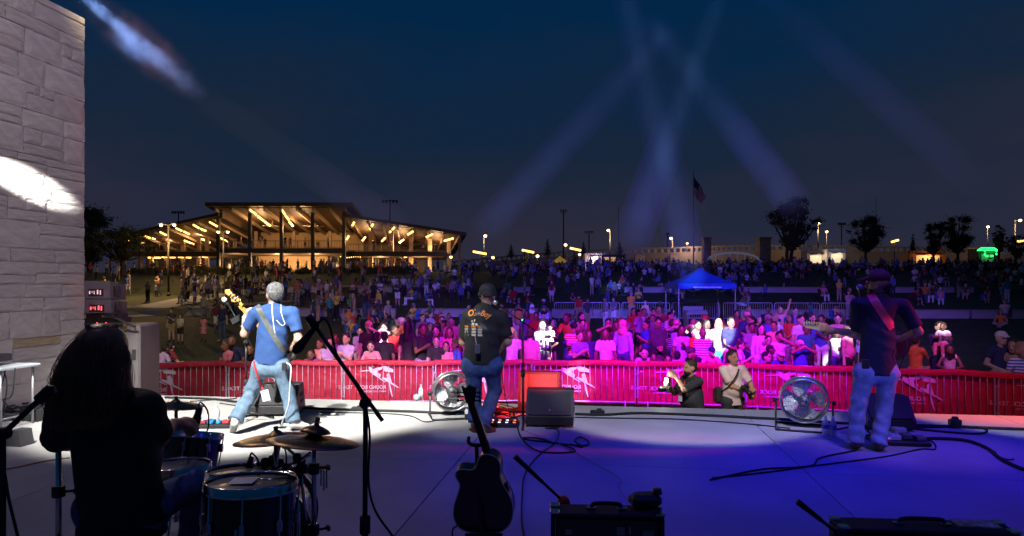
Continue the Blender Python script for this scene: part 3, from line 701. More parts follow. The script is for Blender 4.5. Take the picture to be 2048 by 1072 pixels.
def tree(px, ybase, ytop, D, wpx, label, seed, trunks=1, n=5200, m=leafd, lean=0., flat=.75, crown_lo=.24):
    r = random.Random(seed); x = (px-1024)/F*D; z0 = HC-(ybase-HY)/F*D; H = (ybase-ytop)/F*D; Wd = wpx/F*D/2
    t = empty('tree', (x, D, z0), 0, label, 'tree', 'trees around the lawn')
    b = MB()
    cl = []
    for k in range(52):
        a = r.uniform(0, 6.28); q = r.random()**.6; zz = H*(crown_lo+(.95-crown_lo)*r.random()); pr = math.sin(math.pi*min(max((zz/H-crown_lo)/(1.02-crown_lo), .12), .88))
        c = (math.cos(a)*q*Wd*.92*pr+lean*zz, math.sin(a)*q*Wd*.92*pr, zz); s = Wd*r.uniform(.11, .27)
        cl.append((c, (s, s, s*flat)))
    for k in range(trunks):
        a = 6.28*k/trunks+.4; bx = .25*(trunks > 1); p0 = Vector((math.cos(a)*bx, math.sin(a)*bx, -.3)); p1 = Vector((math.cos(a)*Wd*.12*(trunks > 1)+lean*H*.2, math.sin(a)*Wd*.1, H*crown_lo*.9))
        w = H*.022+.05; b.tube(spline([p0, p0.lerp(p1, .5)+Vector((r.uniform(-.2, .2)*w*4, 0, 0)), p1], 4), [w*1.25]+[w]*7+[w*.7], 8)
        for c, s in cl[k::trunks]:
            c = Vector(c); mid = p1.lerp(c, .5)+Vector((0, 0, -.08*H)); b.tube(spline([p1, mid, c], 3), [w*.6, w*.5, w*.45, w*.35, w*.25, w*.18, w*.1], 5)
    b.build('trunk', bark, t)
    put('crown', leaf_mesh('crown', cl, int(n*2.2), H*.011+.05, m), t)
tree(243, 560, 455, 78, 150, 'spreading dark live oak in front of the left end of the pavilion', 3, 1, 4200, leafd, crown_lo=.42)
tree(176, 555, 415, 110, 150, 'tall black tree mass behind the stone wall', 4, 1, 4200)
tree(1578, 520, 393, 84, 108, 'windblown two stemmed tree left of the guitarist in the cap', 5, 2, 5200, leafm, lean=.12)
tree(1733, 520, 432, 92, 88, 'rounded dark tree directly above the guitarist in the cap', 6, 1, 5200)
tree(1868, 522, 444, 96, 62, 'dark tree left of the broad tree by the green neon truck', 7, 1, 3000)
tree(1915, 522, 432, 95, 92, 'broad dark tree just left of the green neon truck', 8, 1, 4600)
tree(1998, 522, 448, 100, 40, 'narrow dark tree right of the green neon truck', 9, 1, 2500)
tree(2034, 524, 470, 108, 52, 'low dark tree at the right edge of the photo', 12, 1, 2500)
def conifer(px, ybase, ytop, D, wpx, label, seed):
    x = (px-1024)/F*D; z0 = HC-(ybase-HY)/F*D; H = (ybase-ytop)/F*D; Wd = wpx/F*D/2
    t = empty('conifer', (x, D, z0), 0, label, 'tree', 'small conifers along the ridge')
    b = MB(); b.tube([(0, 0, -.3), (0, 0, H*.95)], [.14, .03], 6); b.build('trunk', bark, t)
    cl = [((0, 0, H*(.1+.85*i/8)), (Wd*(1-.1*i), Wd*(1-.1*i), H*.1)) for i in range(9)]
    put('crown', leaf_mesh('crown', cl, 1500, H*.035, leafd), t)
conifer(1022, 515, 488, 125, 20, 'small conifer behind the bridge rail above the singer', 1)
conifer(1095, 512, 478, 125, 18, 'slender conifer left of the twin sports floodlights', 2)
conifer(1167, 512, 482, 128, 16, 'small pointed conifer left of the tall white street lamp', 3)
conifer(1240, 530, 484, 88, 26, 'young blue lit conifer right of the tall street lamp', 4)
conifer(1050, 535, 500, 95, 26, 'rounded dark evergreen left of the yellow tent', 5)
conifer(1150, 530, 500, 95, 32, 'bushy evergreen right of the yellow tent', 6)
conifer(1826, 520, 468, 118, 17, 'narrow conifer between the two lit stalls', 7)
bushp = [((0, 0, .35), (.75, .6, .45)), ((.5, .2, .3), (.5, .5, .4)), ((-.5, .1, .3), (.5, .5, .35))]
bms = [leaf_mesh('foliage', bushp, 520, .13, leafm), leaf_mesh('foliage', [((0, 0, .4), (.7, .6, .5))], 620, .42, grs, .9)]
bi = 0
for px in list(range(268, 815, 17)):
    D = 84.5+rnd.uniform(-2, 2.5); p = on_lawn(px+rnd.uniform(-5, 5), D); k = 1 if rnd.random() < .6 else 0
    t = put('shrub', bms[k], loc=p, rz=rnd.uniform(0, 6.28)); s = rnd.uniform(.7, 1.15); t.scale = (s*1.7, s, s*.8)
    tag(t, 'tufted ornamental grass clump in the bed below the pavilion' if k else 'leafy low shrub in the bed below the pavilion', 'shrub', 'planting bed tufts below the pavilion' if k else 'leafy shrubs below the pavilion')
for px in range(1090, 2050, 46):
    D = 87+rnd.uniform(-2, 2); p = on_lawn(px+rnd.uniform(-12, 12), D); t = put('shrub', bms[0], loc=p, rz=rnd.uniform(0, 6.28)); s = rnd.uniform(1.1, 2.0); t.scale = (s*1.6, s, s)
    tag(t, 'dark bush on the crest of the hill behind the crowd', 'shrub', 'dark bushes on the hill crest')

# ---------------------------------------------------------------- road bridge behind the hill
brm = mat('bridge_concrete', (.46, .38, .29), .85, var=.18, vscale=.15)
br = empty('road_bridge', P(1400, 520, 150), 0, 'long pale concrete road bridge with pierced parapet along the skyline', 'bridge')
pts = [(900, 523, 200), (1033, 510, 180), (1170, 500, 165), (1350, 494, 152), (1500, 490, 148), (1700, 491, 148), (1900, 495, 150), (2150, 500, 155)]
b1, b2, b3 = MB(), MB(), MB()
C = spline([P(*p) for p in pts], 14)
for i in range(len(C)-1):
    a, c = C[i], C[i+1]
    for bb, z0, z1, w in ((b1, -.35, 0, .5), (b1, -1.5, -1.15, .5), (b2, -3.9, -1.52, .9)):
        u = Vector((0, w, 0)); q0, q1 = Vector((0, 0, z0)), Vector((0, 0, z1))
        bb.add([a+q0, c+q0, c+q1, a+q1, a+q0+u, c+q0+u, c+q1+u, a+q1+u], [(0, 1, 2, 3), (7, 6, 5, 4), (0, 4, 5, 1), (1, 5, 6, 2), (2, 6, 7, 3), (3, 7, 4, 0)])
    d = (c-a).length; k = max(int(d/1.25), 1)
    for j in range(k):
        p = a.lerp(c, j/k); b3.box(p+Vector((0, .25, -.75)), (.55, .4, .82))
for bb, nm in ((b1, 'parapet_rails'), (b2, 'girder')):
    o = bb.build(nm, brm, br); o.location = -br.location
o = b3.build('balusters', brm, br); o.location = -br.location; o['kind'] = 'stuff'
b = MB()
for px in (1130, 1280, 1350, 1600, 1690, 1860, 1980):
    p = P(px, 520, 152); b.box((p.x, 152.5, 5), (2.2, 1.4, 7))
o = b.build('piers', brm, br); o.location = -br.location; o['kind'] = 'stuff'
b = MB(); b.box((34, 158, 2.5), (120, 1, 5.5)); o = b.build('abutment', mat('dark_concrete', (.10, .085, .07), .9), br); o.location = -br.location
pyl = mat('pylon_stone', (.30, .23, .20), .85, var=.3, vscale=1.2, bump=.5, bscale=4)
for px, w, lab in ((1413, 15, 'square stone gate pylon beside the flagpole'), (1527, 22, 'stepped stone gate pylon at the left foot of the two stemmed tree')):
    t = empty('stone_pylon', Vector(((px-1024)/F*130, 130, 3.4)), 0, lab, 'pylon'); W_ = w/F*130; H = HC+(572-478)/F*130-3.4
    b = MB(); b.box((0, 0, H/2), (W_, W_, H), bev=.05); b.build('shaft', pyl, t); b = MB(); b.box((0, 0, H+.15), (W_*1.15, W_*1.15, .3), bev=.04); b.build('cap', pyl, t)
# white arch
t = empty('white_arch', P(1467, 520, 120), 0, 'white lit arch between the flagpole and the two stemmed tree', 'arch')
b = MB(); c = []
for i in range(21):
    a = math.pi*i/20; c.append(Vector((-math.cos(a)*4.4, 0, math.sin(a)*1.25)))
b.tube(c, .2, 6); b.build('arch_rib', mat('arch_white_glow', (.8, .8, .8), .6, var=0, emit=(.8, .9, 1), estr=.05), t)  # weak emission painted in so the arch looks lit
b = MB()
for i in range(3, 18, 2): b.tube([c[i], Vector((c[i].x, 0, -.1))], .05, 4)
b.build('hangers', mat('arch_white_glow', (.8, .8, .8)), t)

# ---------------------------------------------------------------- lamp posts, masts, flag
polem = mat('pole_paint', (.05, .045, .04), .5)
greyp = mat('galvanised_pole', (.30, .30, .30), .5, .4)
headm = mat('lamp_lens', (1, .9, .7), .4, var=0, emit=(1, .60, .17), estr=6)
headw = mat('white_lamp_lens', (1, 1, 1), .4, var=0, emit=(1, .66, .24), estr=4)
def lamp_post(px, ytop, D, heads, label, w=150, pole=polem, arm=.75, ybase=None, hm=headm, r=.13, pr=.07):
    x = (px-1024)/F*D; z0 = zt(x, D) if ybase is None else HC-(ybase-HY)/F*D; H = HC-(ytop-HY)/F*D-z0
    t = empty('lamp_post', (x, D, z0), 0, label, 'street lamp', 'lamp posts'); b = MB(); b.tube([(0, 0, -.2), (0, 0, H)], [pr*1.3, pr], 8); b.tube([(0, 0, 0), (0, 0, .25)], pr*2.2, 8)
    b.build('pole', pole, t)
    for s in heads:
        b = MB(); b.tube([(0, 0, H-.05), (s*arm, -.1, H+.02)], .035, 6); b.box((s*arm, -.1, H+.05), (.42, .3, .09), bev=.02); h = b.build('lamp_head', pole, t)
        b = MB(); b.lathe([(0, -r), (r*.8, -r*.6), (r, 0), (r*.7, r*.6), (0, r*.7)], 10, M=Matrix.Translation((s*arm, -.12, H-.06))); b.build('lens', hm, h)
    if w: lamp('street_lamp', (x-.3, D-1.6, z0+H-.7), w*.8, (1, .62, .28), .2)
lamp_post(337, 449, 57, (-1, 1), 'double headed black lamp post on the lawn at the left', 2200, arm=.55)
lamp_post(447, 463, 74, (-1, 1), 'double headed black lamp post in front of the high pavilion roof', 1500, arm=.52, r=.16)
lamp_post(968, 471, 140, (1,), 'street lamp on the bridge just above the singer', 900, greyp, .3, ybase=515, hm=headw, r=.33, pr=.1)
lamp_post(1220, 460, 120, (-1,), 'tall pale street lamp left of the young conifer', 600, greyp, .3, ybase=520, hm=headw, r=.28, pr=.13)
lamp_post(1345, 476, 140, (-1,), 'short street lamp on the bridge left of the flagpole', 900, greyp, .35, ybase=495, hm=headw, r=.32, pr=.1)
lamp_post(1374, 486, 150, (0,), 'faint street lamp beside the flagpole', 600, greyp, .1, ybase=498, hm=headw, r=.25, pr=.08)
lamp_post(1636, 445, 140, (1,), 'tall street lamp right of the two stemmed tree', 900, greyp, .3, ybase=500, hm=headw, r=.3, pr=.12)
lamp_post(1653, 463, 160, (0,), 'second street lamp just right of the tallest one', 700, greyp, .1, ybase=500, hm=headw, r=.33, pr=.1)
lamp_post(1975, 453, 150, (0,), 'street lamp between the broad tree and the narrow tree', 500, greyp, .1, ybase=500, hm=headw, r=.3, pr=.09)
lamp_post(2030, 440, 130, (1,), 'street lamp near the right edge of the photo', 700, greyp, .9, ybase=530, hm=headw, r=.3, pr=.12)
lamp_post(1075, 511, 96, (0,), 'short amber lamp on the crest left of the yellow tent', 130, polem, .1, r=.24)
lamp_post(986, 514, 92, (0,), 'short amber lamp on the crest beside the bridge end', 120, polem, .1, r=.22)
lamp_post(1159, 508, 98, (0,), 'short amber lamp right of the yellow tent', 110, polem, .1, r=.2)
lamp_post(902, 513, 93, (0,), 'amber lamp at the right corner of the pavilion', 120, polem, .1, r=.2)
lamp_post(1131, 489, 118, (0,), 'amber street lamp below the sports floodlights', 60, polem, .1, ybase=520, r=.28)
def tube_rack(px0, py0, px1, py1, D, label, pole=None):
    a, b_ = P(px0, py0, D), P(px1, py1, D); c = (a+b_)/2; t = empty('bar_light', c, 0, label, 'light', 'amber bar lights of the car park')
    m = MB(); m.tube([a-c, b_-c], .16, 6); m.build('tube', warmbulb, t); m = MB(); m.box(((a.x+b_.x)/2-c.x, .2, .1), (abs(b_.x-a.x), .2, .12)); m.tube([(0, .2, 0), (0, .2, zt(c.x, D)-c.z)], .08, 6); m.build('mount', polem, t)
tube_rack(946, 503, 973, 508, 110, 'amber bar light at the left end of the bridge')
tube_rack(1044, 500, 1068, 505, 110, 'amber bar light above the rounded evergreen')
tube_rack(1140, 496, 1162, 501, 110, 'amber bar light right of the yellow tent')
tube_rack(1783, 484, 1797, 480, 110, 'slanting amber bar light right of the rounded tree')
tube_rack(2034, 483, 2052, 481, 110, 'amber bar light at the right edge')
def mast(px, ytop, D, wpx, label, ybase=525):
    x = (px-1024)/F*D; H = (ybase-ytop)/F*D; t = empty('floodlight_mast', (x, D, HC-(ybase-HY)/F*D), 0, label, 'mast', 'unlit sports floodlight masts')
    b = MB(); b.tube([(0, 0, 0), (0, 0, H)], [.2, .12], 6); b.build('pole', polem, t); w = wpx/F*D; b = MB(); b.box((0, 0, H), (w, .2, .15)); b.box((0, 0, H-.7), (w*.7, .2, .12)) if wpx < 16 else None
    for i in range(5): b.box((-w/2+w*i/4, -.2, H-.25), (w*.12, .4, .5))
    b.build('lamp_bank', polem, t)
mast(780, 401, 140, 28, 'unlit sports floodlight mast rising behind the right pavilion roof'); mast(1127, 420, 150, 12, 'tall dark floodlight mast right of the slender conifer'); mast(1178, 463, 170, 16, 'low dark floodlight mast beside the pointed conifer'); mast(1335, 466, 170, 6, 'small dark mast left of the flagpole')
mast(1683, 446, 150, 14, 'dark floodlight mast left of the rounded tree'); mast(357, 423, 150, 22, 'dim floodlight bank over the left pavilion roof')
def aerial(px, ytop, D, ybase, label):
    x = (px-1024)/F*D; t = put('antenna_mast', MB().tube([(0, 0, 0), (0, 0, (ybase-ytop)/F*D)], [.1, .04], 5).mesh('antenna_mast', polem), loc=(x, D, HC-(ybase-HY)/F*D), label=label, cat='mast')
aerial(1237, 411, 160, 520, 'thin bare antenna mast above the young conifer'); aerial(1752, 394, 160, 520, 'thin bare antenna mast behind the rounded tree')
# flag
FD = 95; fx = (1387-1024)/F*FD; fz = 3.4; FH = HC+(572-340)/F*FD-fz
fp = empty('flagpole', (fx, FD, fz), 0, 'tall slim flagpole rising right of the crossed light beams', 'flagpole')
MB().tube([(0, 0, 0), (0, 0, FH)], [.11, .05], 8).build('pole', greyp, fp); MB().lathe([(0, -.1), (.1, 0), (0, .1)], 8, M=Matrix.Translation((0, 0, FH+.08))).build('finial', mat('brass', (.7, .5, .2), .3, .9), fp)
fl = empty('flag', (fx+.06, FD, fz+FH-.9), 0, 'limp striped flag with a dark blue canton on the flagpole', 'flag')
fred, fwh, fbl = mat('flag_red', (.42, .03, .03), .8), mat('flag_white', (.6, .55, .5), .8), mat('flag_blue', (.02, .025, .09), .8)
def flagpt(u, v):   # u along the fly, v down the hoist; hangs diagonally in folds
    x = u*1.75*(.55+.45*(1-v))+.08*math.sin(v*9+u*5); z = -v*2.3*(1-.5*u)-u*2.75; return Vector((x, .16*math.sin(u*9+v*3), z))
for i in range(13):
    b = MB(); v0, v1 = i/13, (i+1)/13; u0 = .42 if i < 7 else 0; N = 10
    vs = [flagpt(u0+(1-u0)*k/N, v) for k in range(N+1) for v in (v0, v1)]
    b.add(vs, [(2*k, 2*k+1, 2*k+3, 2*k+2) for k in range(N)], 0, True); b.build('stripe', fwh if i % 2 else fred, fl)
b = MB(); vs = [flagpt(.42*k/5, v) for k in range(6) for v in (0, .27, .54)]; b.add(vs, [(3*k+j, 3*k+j+1, 3*k+j+4, 3*k+j+3) for k in range(5) for j in (0, 1)], 0, True); b.build('canton', fbl, fl)
# stall and truck row on the crest
def stall(px0, px1, y0, y1, D, label, body, lit, name='food_truck', cat='food truck', w=0, col=(1, .6, .25), sign=None):
    a, c = P(px0, y1, D), P(px1, y0, D); x0, x1, z0, z1 = a.x, c.x, min(a.z, zt(a.x, D)), c.z; cx = (x0+x1)/2
    t = empty(name, (cx, D, zt(cx, D)), 0, label, cat, 'stalls on the crest'); zb = z0-t.location.z; zt_ = z1-t.location.z; H = zt_-max(zb, .3)
    b = MB(); b.box((0, 1.1, .3+(zt_-.3)/2), (x1-x0, 2.2, zt_-.3), bev=.08); b.build('body', body, t)
    b = MB(); b.box((0, -.02, zt_*.62), ((x1-x0)*.62, .1, zt_*.32)); b.build('serving_window', lit, t)
    b = MB(); b.box((0, -.5, zt_*.84), ((x1-x0)*.7, 1.0, .06), rot=Matrix.Rotation(.25, 3, 'X')); b.build('awning', body, t)
    b = MB(); b.box((0, -.2, zt_*.43), ((x1-x0)*.66, .4, .06)); b.build('counter', whiteb, t)
    for s in (-.32, .32): b = MB(); b.lathe([(.1, -.12), (.42, -.12), (.42, .12), (.1, .12)], 14, M=Matrix.Translation(((x1-x0)*s, .1, .4)) @ Matrix.Rotation(math.pi/2, 4, 'X')); b.build('wheel', mat('tyre', (.02, .02, .02), .9), t)
    if w: lamp('stall_lamp', (cx, D-1.2, t.location.z+zt_*.75), w, col, .3)
    return t
litw = mat('lit_hatch', (.9, .7, .4), .5, var=.3, vscale=3, emit=(1, .52, .18), estr=.55); lith = mat('lit_hatch_white', (.9, .9, .8), .5, var=.3, vscale=3, emit=(1, .70, .40), estr=.5)
stall(1818, 1893, 501, 530, 100, 'orange food stall glowing between the trees at the right', mat('stall_orange', (.5, .16, .04), .6), litw, w=110)
stall(1613, 1650, 500, 530, 112, 'white food truck under the tall street lamp', mat('truck_grey', (.3, .28, .26), .6), lith, w=45, col=(1, .75, .45))
stall(1655, 1692, 497, 530, 110, 'white food truck left of the rounded tree with a bright hatch', whiteb, lith, w=45, col=(1, .75, .45))
stall(1170, 1212, 506, 530, 100, 'white drinks trailer right of the yellow tent', whiteb, lith, w=120, col=(1, .75, .8))
gt = stall(1955, 1994, 497, 522, 98, 'dark food truck outlined in green neon at the right', mat('truck_dark', (.015, .02, .018), .5), mat('truck_window', (.2, .3, .2), .5, emit=(.4, 1, .5), estr=.06), w=26, col=(.05, 1, .2))
neon = mat('green_neon', (.1, 1, .3), .5, var=0, emit=(.02, 1, .12), estr=4); b = MB(); L = gt.location
def gp(px, py): q = P(px, py, 97.7)-L; return q
for seg in (((1955, 501), (1963, 496), (1988, 496), (1994, 500)), ((1958, 500.5), (1990, 500.5)), ((1970, 501), (1970, 511)), ((1993, 501), (1993, 510)), ((1972, 512.5), (1976, 512.5)), ((1982, 512), (1986, 512))):
    b.tube([gp(*p) for p in seg], .09, 5)
b.build('neon_outline', neon, gt)
# small glowing planters near the young conifer (lit shopfront strips)
t = empty('lit_kiosk', on_lawn(1225, 99), 0, 'small glass kiosk with glowing amber panes by the young conifer', 'kiosk'); b = MB(); b.box((0, 0, 1.3), (3.4, 1.6, 2.6)); b.build('frame', steel, t)
for k in range(3): b = MB(); b.box((-1.0+k*1.0, -.83, 1.35), (.7, .04, 1.8)); b.build('pane', litw, t)
# yellow tent on the crest
def tent(px0, px1, ypeak, yeave, D, z0, cm, fm, label, valance=.28):
    a, c = P(px0, yeave, D), P(px1, yeave, D); w = c.x-a.x; cx = (a.x+c.x)/2; t = empty('canopy_tent', (cx, D+w/2, z0), 0, label, 'tent'); ze = a.z-z0; zp = P(0, ypeak, D+w/2).z-z0; h = w/2
    b = MB(); v = []; f = []; N = 8
    for s in range(4):
        ro = Matrix.Rotation(s*math.pi/2, 3, 'Z'); k = len(v)
        for i in range(N+1):
            for j in range(N+1):
                tt = i/N; u = (j/N*2-1); ww = h*(1-tt); sag = -.10*math.sin(math.pi*tt)*w*.25; v.append(ro @ Vector((u*ww, -ww, ze+(zp-ze)*tt+sag-.02*math.cos(u*1.57)*(1-tt))))
        f += [(k+i*(N+1)+j, k+i*(N+1)+j+1, k+(i+1)*(N+1)+j+1, k+(i+1)*(N+1)+j) for i in range(N) for j in range(N)]
        q = len(v)
        for j in range(N+1): u = (j/N*2-1)*h; v += [ro @ Vector((u, -h-.01, ze)), ro @ Vector((u, -h-.01, ze-valance-.02*math.sin(j*2.2)))]
        f += [(q+2*j, q+2*j+2, q+2*j+3, q+2*j+1) for j in range(N)]
    b.add(v, f, 0, True); cn = b.build('canopy', cm, t)
    for sx in (-1, 1):
        for sy in (-1, 1): b = MB(); b.box((sx*h*.97, sy*h*.97, ze/2), (.05, .05, ze)); b.box((sx*h*.97, sy*h*.97, ze*.55), (.062, .062, .2)); b.build('leg', fm, t)
    b = MB(); zz = ze-.12
    for s in range(4):
        ro = Matrix.Rotation(s*math.pi/2, 3, 'Z')
        for i in range(4): x0 = -h*.95+h*1.9*i/4; x1 = x0+h*.475; b.tube([ro @ Vector((x0, -h*.95, zz-.32*(i % 2))), ro @ Vector((x1, -h*.95, zz-.32*((i+1) % 2)))], .014, 5)
    b.build('truss', fm, t); return t, w, ze
tent(1107, 1134, 512, 521, 96, 3.45, mat('yellow_canvas_glow', (.75, .5, .05), .8, emit=(1, .7, .05), estr=.12), greyp, 'small yellow canopy tent on the crest')  # weak emission in the canvas makes the tent look lit
tb, tw, tze = tent(1356, 1473, 536, 567, 36.5, -.85, mat('blue_canvas', (.010, .06, .40), .75, var=.12, vscale=2, bump=.3, bscale=6), greyp, 'blue pop up canopy tent in the middle of the lawn')
b = MB(); q = -tw*.24
while q < tw*.24:
    w_ = rnd.uniform(.03, .07); b.box((q+w_/2, -tw/2-.025, tze-.2), (w_, .006, rnd.choice((.05, .07)))); q += w_+.022
b.build('valance_print', mat('tent_print', (.75, .75, .8), .7), tb)
# control desk under the tent
t = empty('mixing_desk', on_lawn(1390, 36.6), .1, 'sound desk in a silver flight case under the blue tent', 'mixing desk'); b = MB(); b.box((0, 0, 1.0), (1.1, .7, .14), bev=.02); b.box((0, .28, 1.16), (1.1, .12, .22), bev=.02); b.build('desk', mat('desk_grey', (.25, .25, .27), .5), t)
for s in (-1, 1): b = MB(); b.box((s*.5, 0, .5), (.06, .6, 1.0)); b.build('leg', greyp, t)
b = MB(); b.box((0, -.36, .9), (1.16, .03, .1)); b.build('trim', mat('alu', (.6, .6, .62), .35, .8), t)

# ================================================================ stage equipment
blk = mat('black_paint', (.016, .016, .018), .55, var=.2, vscale=20, bump=.25, bscale=120)
blkm = mat('black_metal', (.02, .02, .022), .4, .3, var=.1)
blkp = mat('black_plastic', (.022, .022, .024), .45)
rubber = mat('rubber', (.014, .014, .015), .75, var=.1)
chrome = mat('chrome', (.62, .62, .64), .18, 1., var=.05)
grille = mat('grille_cloth', (.028, .028, .030), .75, var=.25, vscale=60, bump=.3, bscale=250)
greyc = mat('speaker_grey', (.13, .135, .15), .6, var=.12, vscale=6)
greyc2 = mat('speaker_side_grey', (.30, .31, .34), .6, var=.12, vscale=6)
def cable(name, pts, r, m, label, cat='cable', group=None, n=7, sides=6):
    q = spline([PG(*p) if len(p) == 2 else Vector(p) for p in pts], n)
    q = [Vector((p.x, p.y, max(p.z, 0)+r+.002)) if len(pts[0]) == 2 else p for p in q]
    return MB().tube(q, r, sides).build(name, m, label=label, cat=cat, group=group)
def wedge(px, py, D, w, h, rz, label, red=False, dep=.5):
    """floor monitor seen from behind or from the side: sloped front faces the player"""
    x = (px-1024)/F*D; t = empty('floor_monitor', (x, D, 0), rz+math.pi, label, 'floor monitor', 'floor monitors')
    prof = [(-dep/2, .03), (dep/2, .03), (dep/2, .12), (dep*.10, h), (-dep*.30, h), (-dep/2, h*.35)]
    b = MB(); b.prism([(y, z) for y, z in prof], -w/2, w/2, M=Matrix.Rotation(math.pi/2, 4, 'Z')); b.build('cabinet', blk, t)
    g0, g1 = Vector((0, dep/2, .12)), Vector((0, dep*.10, h)); M_ = Matrix.Rotation(math.pi/2, 4, 'Z')
    # grille on the long slope (local -x after the turn is the player side)
    n_ = Vector((-(g1-g0).z, 0, 0))
    b = MB(); e = .03
    for q0, q1 in (((-dep/2, .03), (-dep/2, h*.35)), ((-dep/2, h*.35), (-dep*.30, h))): pass
    a0, a1 = Vector((-(dep/2), 0, .13)), Vector((-(dep*.10), 0, h-.01)); d = (a1-a0); nn = Vector((-d.z, 0, d.x)).normalized()
    if nn.x > 0: nn = -nn
    pts = [a0+d*.03+Vector((0, -w/2+e, 0)), a0+d*.03+Vector((0, w/2-e, 0)), a0+d*.95+Vector((0, w/2-e, 0)), a0+d*.95+Vector((0, -w/2+e, 0))]
    r_ = Matrix.Rotation(-math.pi/2, 3, 'Z')
    P0 = [r_ @ Vector((p.x, p.y, p.z)) for p in pts]; N0 = r_ @ nn
    b.add([p+N0*.004 for p in P0]+[p+N0*.016 for p in P0], [(0, 1, 2, 3), (7, 6, 5, 4), (0, 4, 5, 1), (1, 5, 6, 2), (2, 6, 7, 3), (3, 7, 4, 0)]); b.build('grille', mat('grille_lit_copy', (.09, .09, .095), .7, var=.2, vscale=60, bump=.3, bscale=250) if 'red' in label and 'behind' in label else grille, t)  # lighter copy of the grille so the red light shows on this monitor
    b = MB(); c = P0[0].lerp(P0[2], .5)+(P0[1]-P0[0])*0+(P0[0]-P0[3])*.32+N0*.018; b.lathe([(0, 0), (.016, 0), (.016, .004), (0, .004)], 12, M=Matrix.Translation(c) @ N0.to_track_quat('Z', 'Y').to_matrix().to_4x4()); b.build('badge', mat('badge', (.2, .2, .24), .4, .6), t)
    for s in (-1, 1):
        for zz in (h*.62, h*.38): b = MB(); b.box((s*(w/2+.003), -dep*.12, zz), (.012, .13, .045), bev=.004); b.build('handle', rubber, t)
    return t
# monitors: the broad rear of each cabinet looks back over the stage
wedge(1101, 848, 7.95, .54, .40, R(-6), 'black floor monitor in the centre, seen in front of the red lit one')
wedge(1078, 830, 8.75, .52, .50, R(-4), 'floor monitor washed half red by the stage light, behind the centre one', dep=.42)
wedge(551, 828, 8.6, .62, .37, R(4), 'black floor monitor behind the legs of the bassist in blue')
wedge(1766, 855, 7.75, .50, .36, R(-8), 'black floor monitor behind the legs of the guitarist in the cap')

# drum fans
fanst = mat('fan_steel', (.55, .55, .56), .3, .9, var=.1); fanblade = mat('fan_blade', (.78, .78, .78), .4, .1, var=.06)
def floor_fan(px, py, D, dia, rz, tilt, label):
    c = P(px, py, D); t = empty('floor_fan', (c.x, D, 0), rz, label, 'fan', 'round steel stage fans'); R0 = dia/2; zc = c.z; M0 = Matrix.Translation((0, 0, zc)) @ Matrix.Rotation(tilt, 4, 'X') @ Matrix.Rotation(math.pi/2, 4, 'X')
    T = lambda p: M0 @ Vector(p)
    b = MB()
    for rr, zz in ((R0, .0), (R0, -.13)): b.tube([T((rr*math.cos(a*2*math.pi/40), rr*math.sin(a*2*math.pi/40), zz)) for a in range(40)], .011, 6, closed=True)
    b.lathe([(R0-.004, -.125), (R0+.006, -.125), (R0+.006, -.005), (R0-.004, -.005)], 40, M=M0); b.build('ring', fanst, t)
    for sgn in (1, -1):
        b = MB()
        for rr in [R0*k/9 for k in range(2, 9)]:
            zz = sgn*(.055*(1-(rr/R0)**2))-.065+sgn*.065; b.tube([T((rr*math.cos(a*2*math.pi/28), rr*math.sin(a*2*math.pi/28), zz)) for a in range(28)], .0016, 4, closed=True)
        for k in range(20 if sgn > 0 else 12):
            a = k*2*math.pi/(20 if sgn > 0 else 12); b.tube([T((q*math.cos(a), q*math.sin(a), sgn*(.055*(1-(q/R0)**2))-.065+sgn*.065)) for q in (.05, R0*.4, R0*.75, R0)], .0022, 4)
        b.build('guard', chrome, t)
    for k in range(4):
        b = MB(); a0 = k*math.pi/2+.3; v = []; n1, n2 = 6, 5
        for i in range(n1+1):
            for j in range(n2+1):
                q = .06+(R0*.9-.06)*i/n1; wd = 1.32*(.75+.25*math.sin(math.pi*i/n1)); a = a0+wd*(j/n2-.5)-.25*i/n1; v.append(T((q*math.cos(a), q*math.sin(a), -.065+.045*(j/n2-.5)*2)))
        b.add(v, [(i*(n2+1)+j, (i+1)*(n2+1)+j, (i+1)*(n2+1)+j+1, i*(n2+1)+j+1) for i in range(n1) for j in range(n2)], 0, True); b.build('blade', fanblade, t)
    b = MB(); b.lathe([(0, .03), (.05, .03), (.07, 0), (.07, -.12), (.05, -.2), (0, -.2)], 18, M=M0); b.build('hub', mat('hub_grey', (.2, .2, .2), .4, .5), t)
    b = MB(); b.lathe([(0, .034), (.034, .034), (.034, .03)], 18, M=M0); b.build('hub_badge', chrome, t)
    b = MB(); W_ = R0+.045
    b.tube([T((R0, 0, -.06)), (W_, .0, zc), (W_, .02, .03), (W_, -.22, .014), (-W_, -.22, .014), (-W_, .02, .03), (-W_, 0, zc), T((-R0, 0, -.06))], .012, 6); b.tube([(W_, .02, .03), (W_, .22, .014), (-W_, .22, .014), (-W_, .02, .03)], .012, 6)
    for s in (-1, 1): b.lathe([(0, -.02), (.025, -.02), (.025, .02), (0, .02)], 10, M=Matrix.Translation((s*(W_+.01), 0, zc)) @ Matrix.Rotation(math.pi/2, 4, 'Y'))
    b.build('floor_stand', blkm, t)
floor_fan(905, 785, 8.35, .455, R(14), R(6), 'round steel floor fan blazing white beside the singer')
floor_fan(1608, 803, 7.65, .50, R(-22), R(10), 'round steel floor fan in blue shade left of the guitarist in the cap')

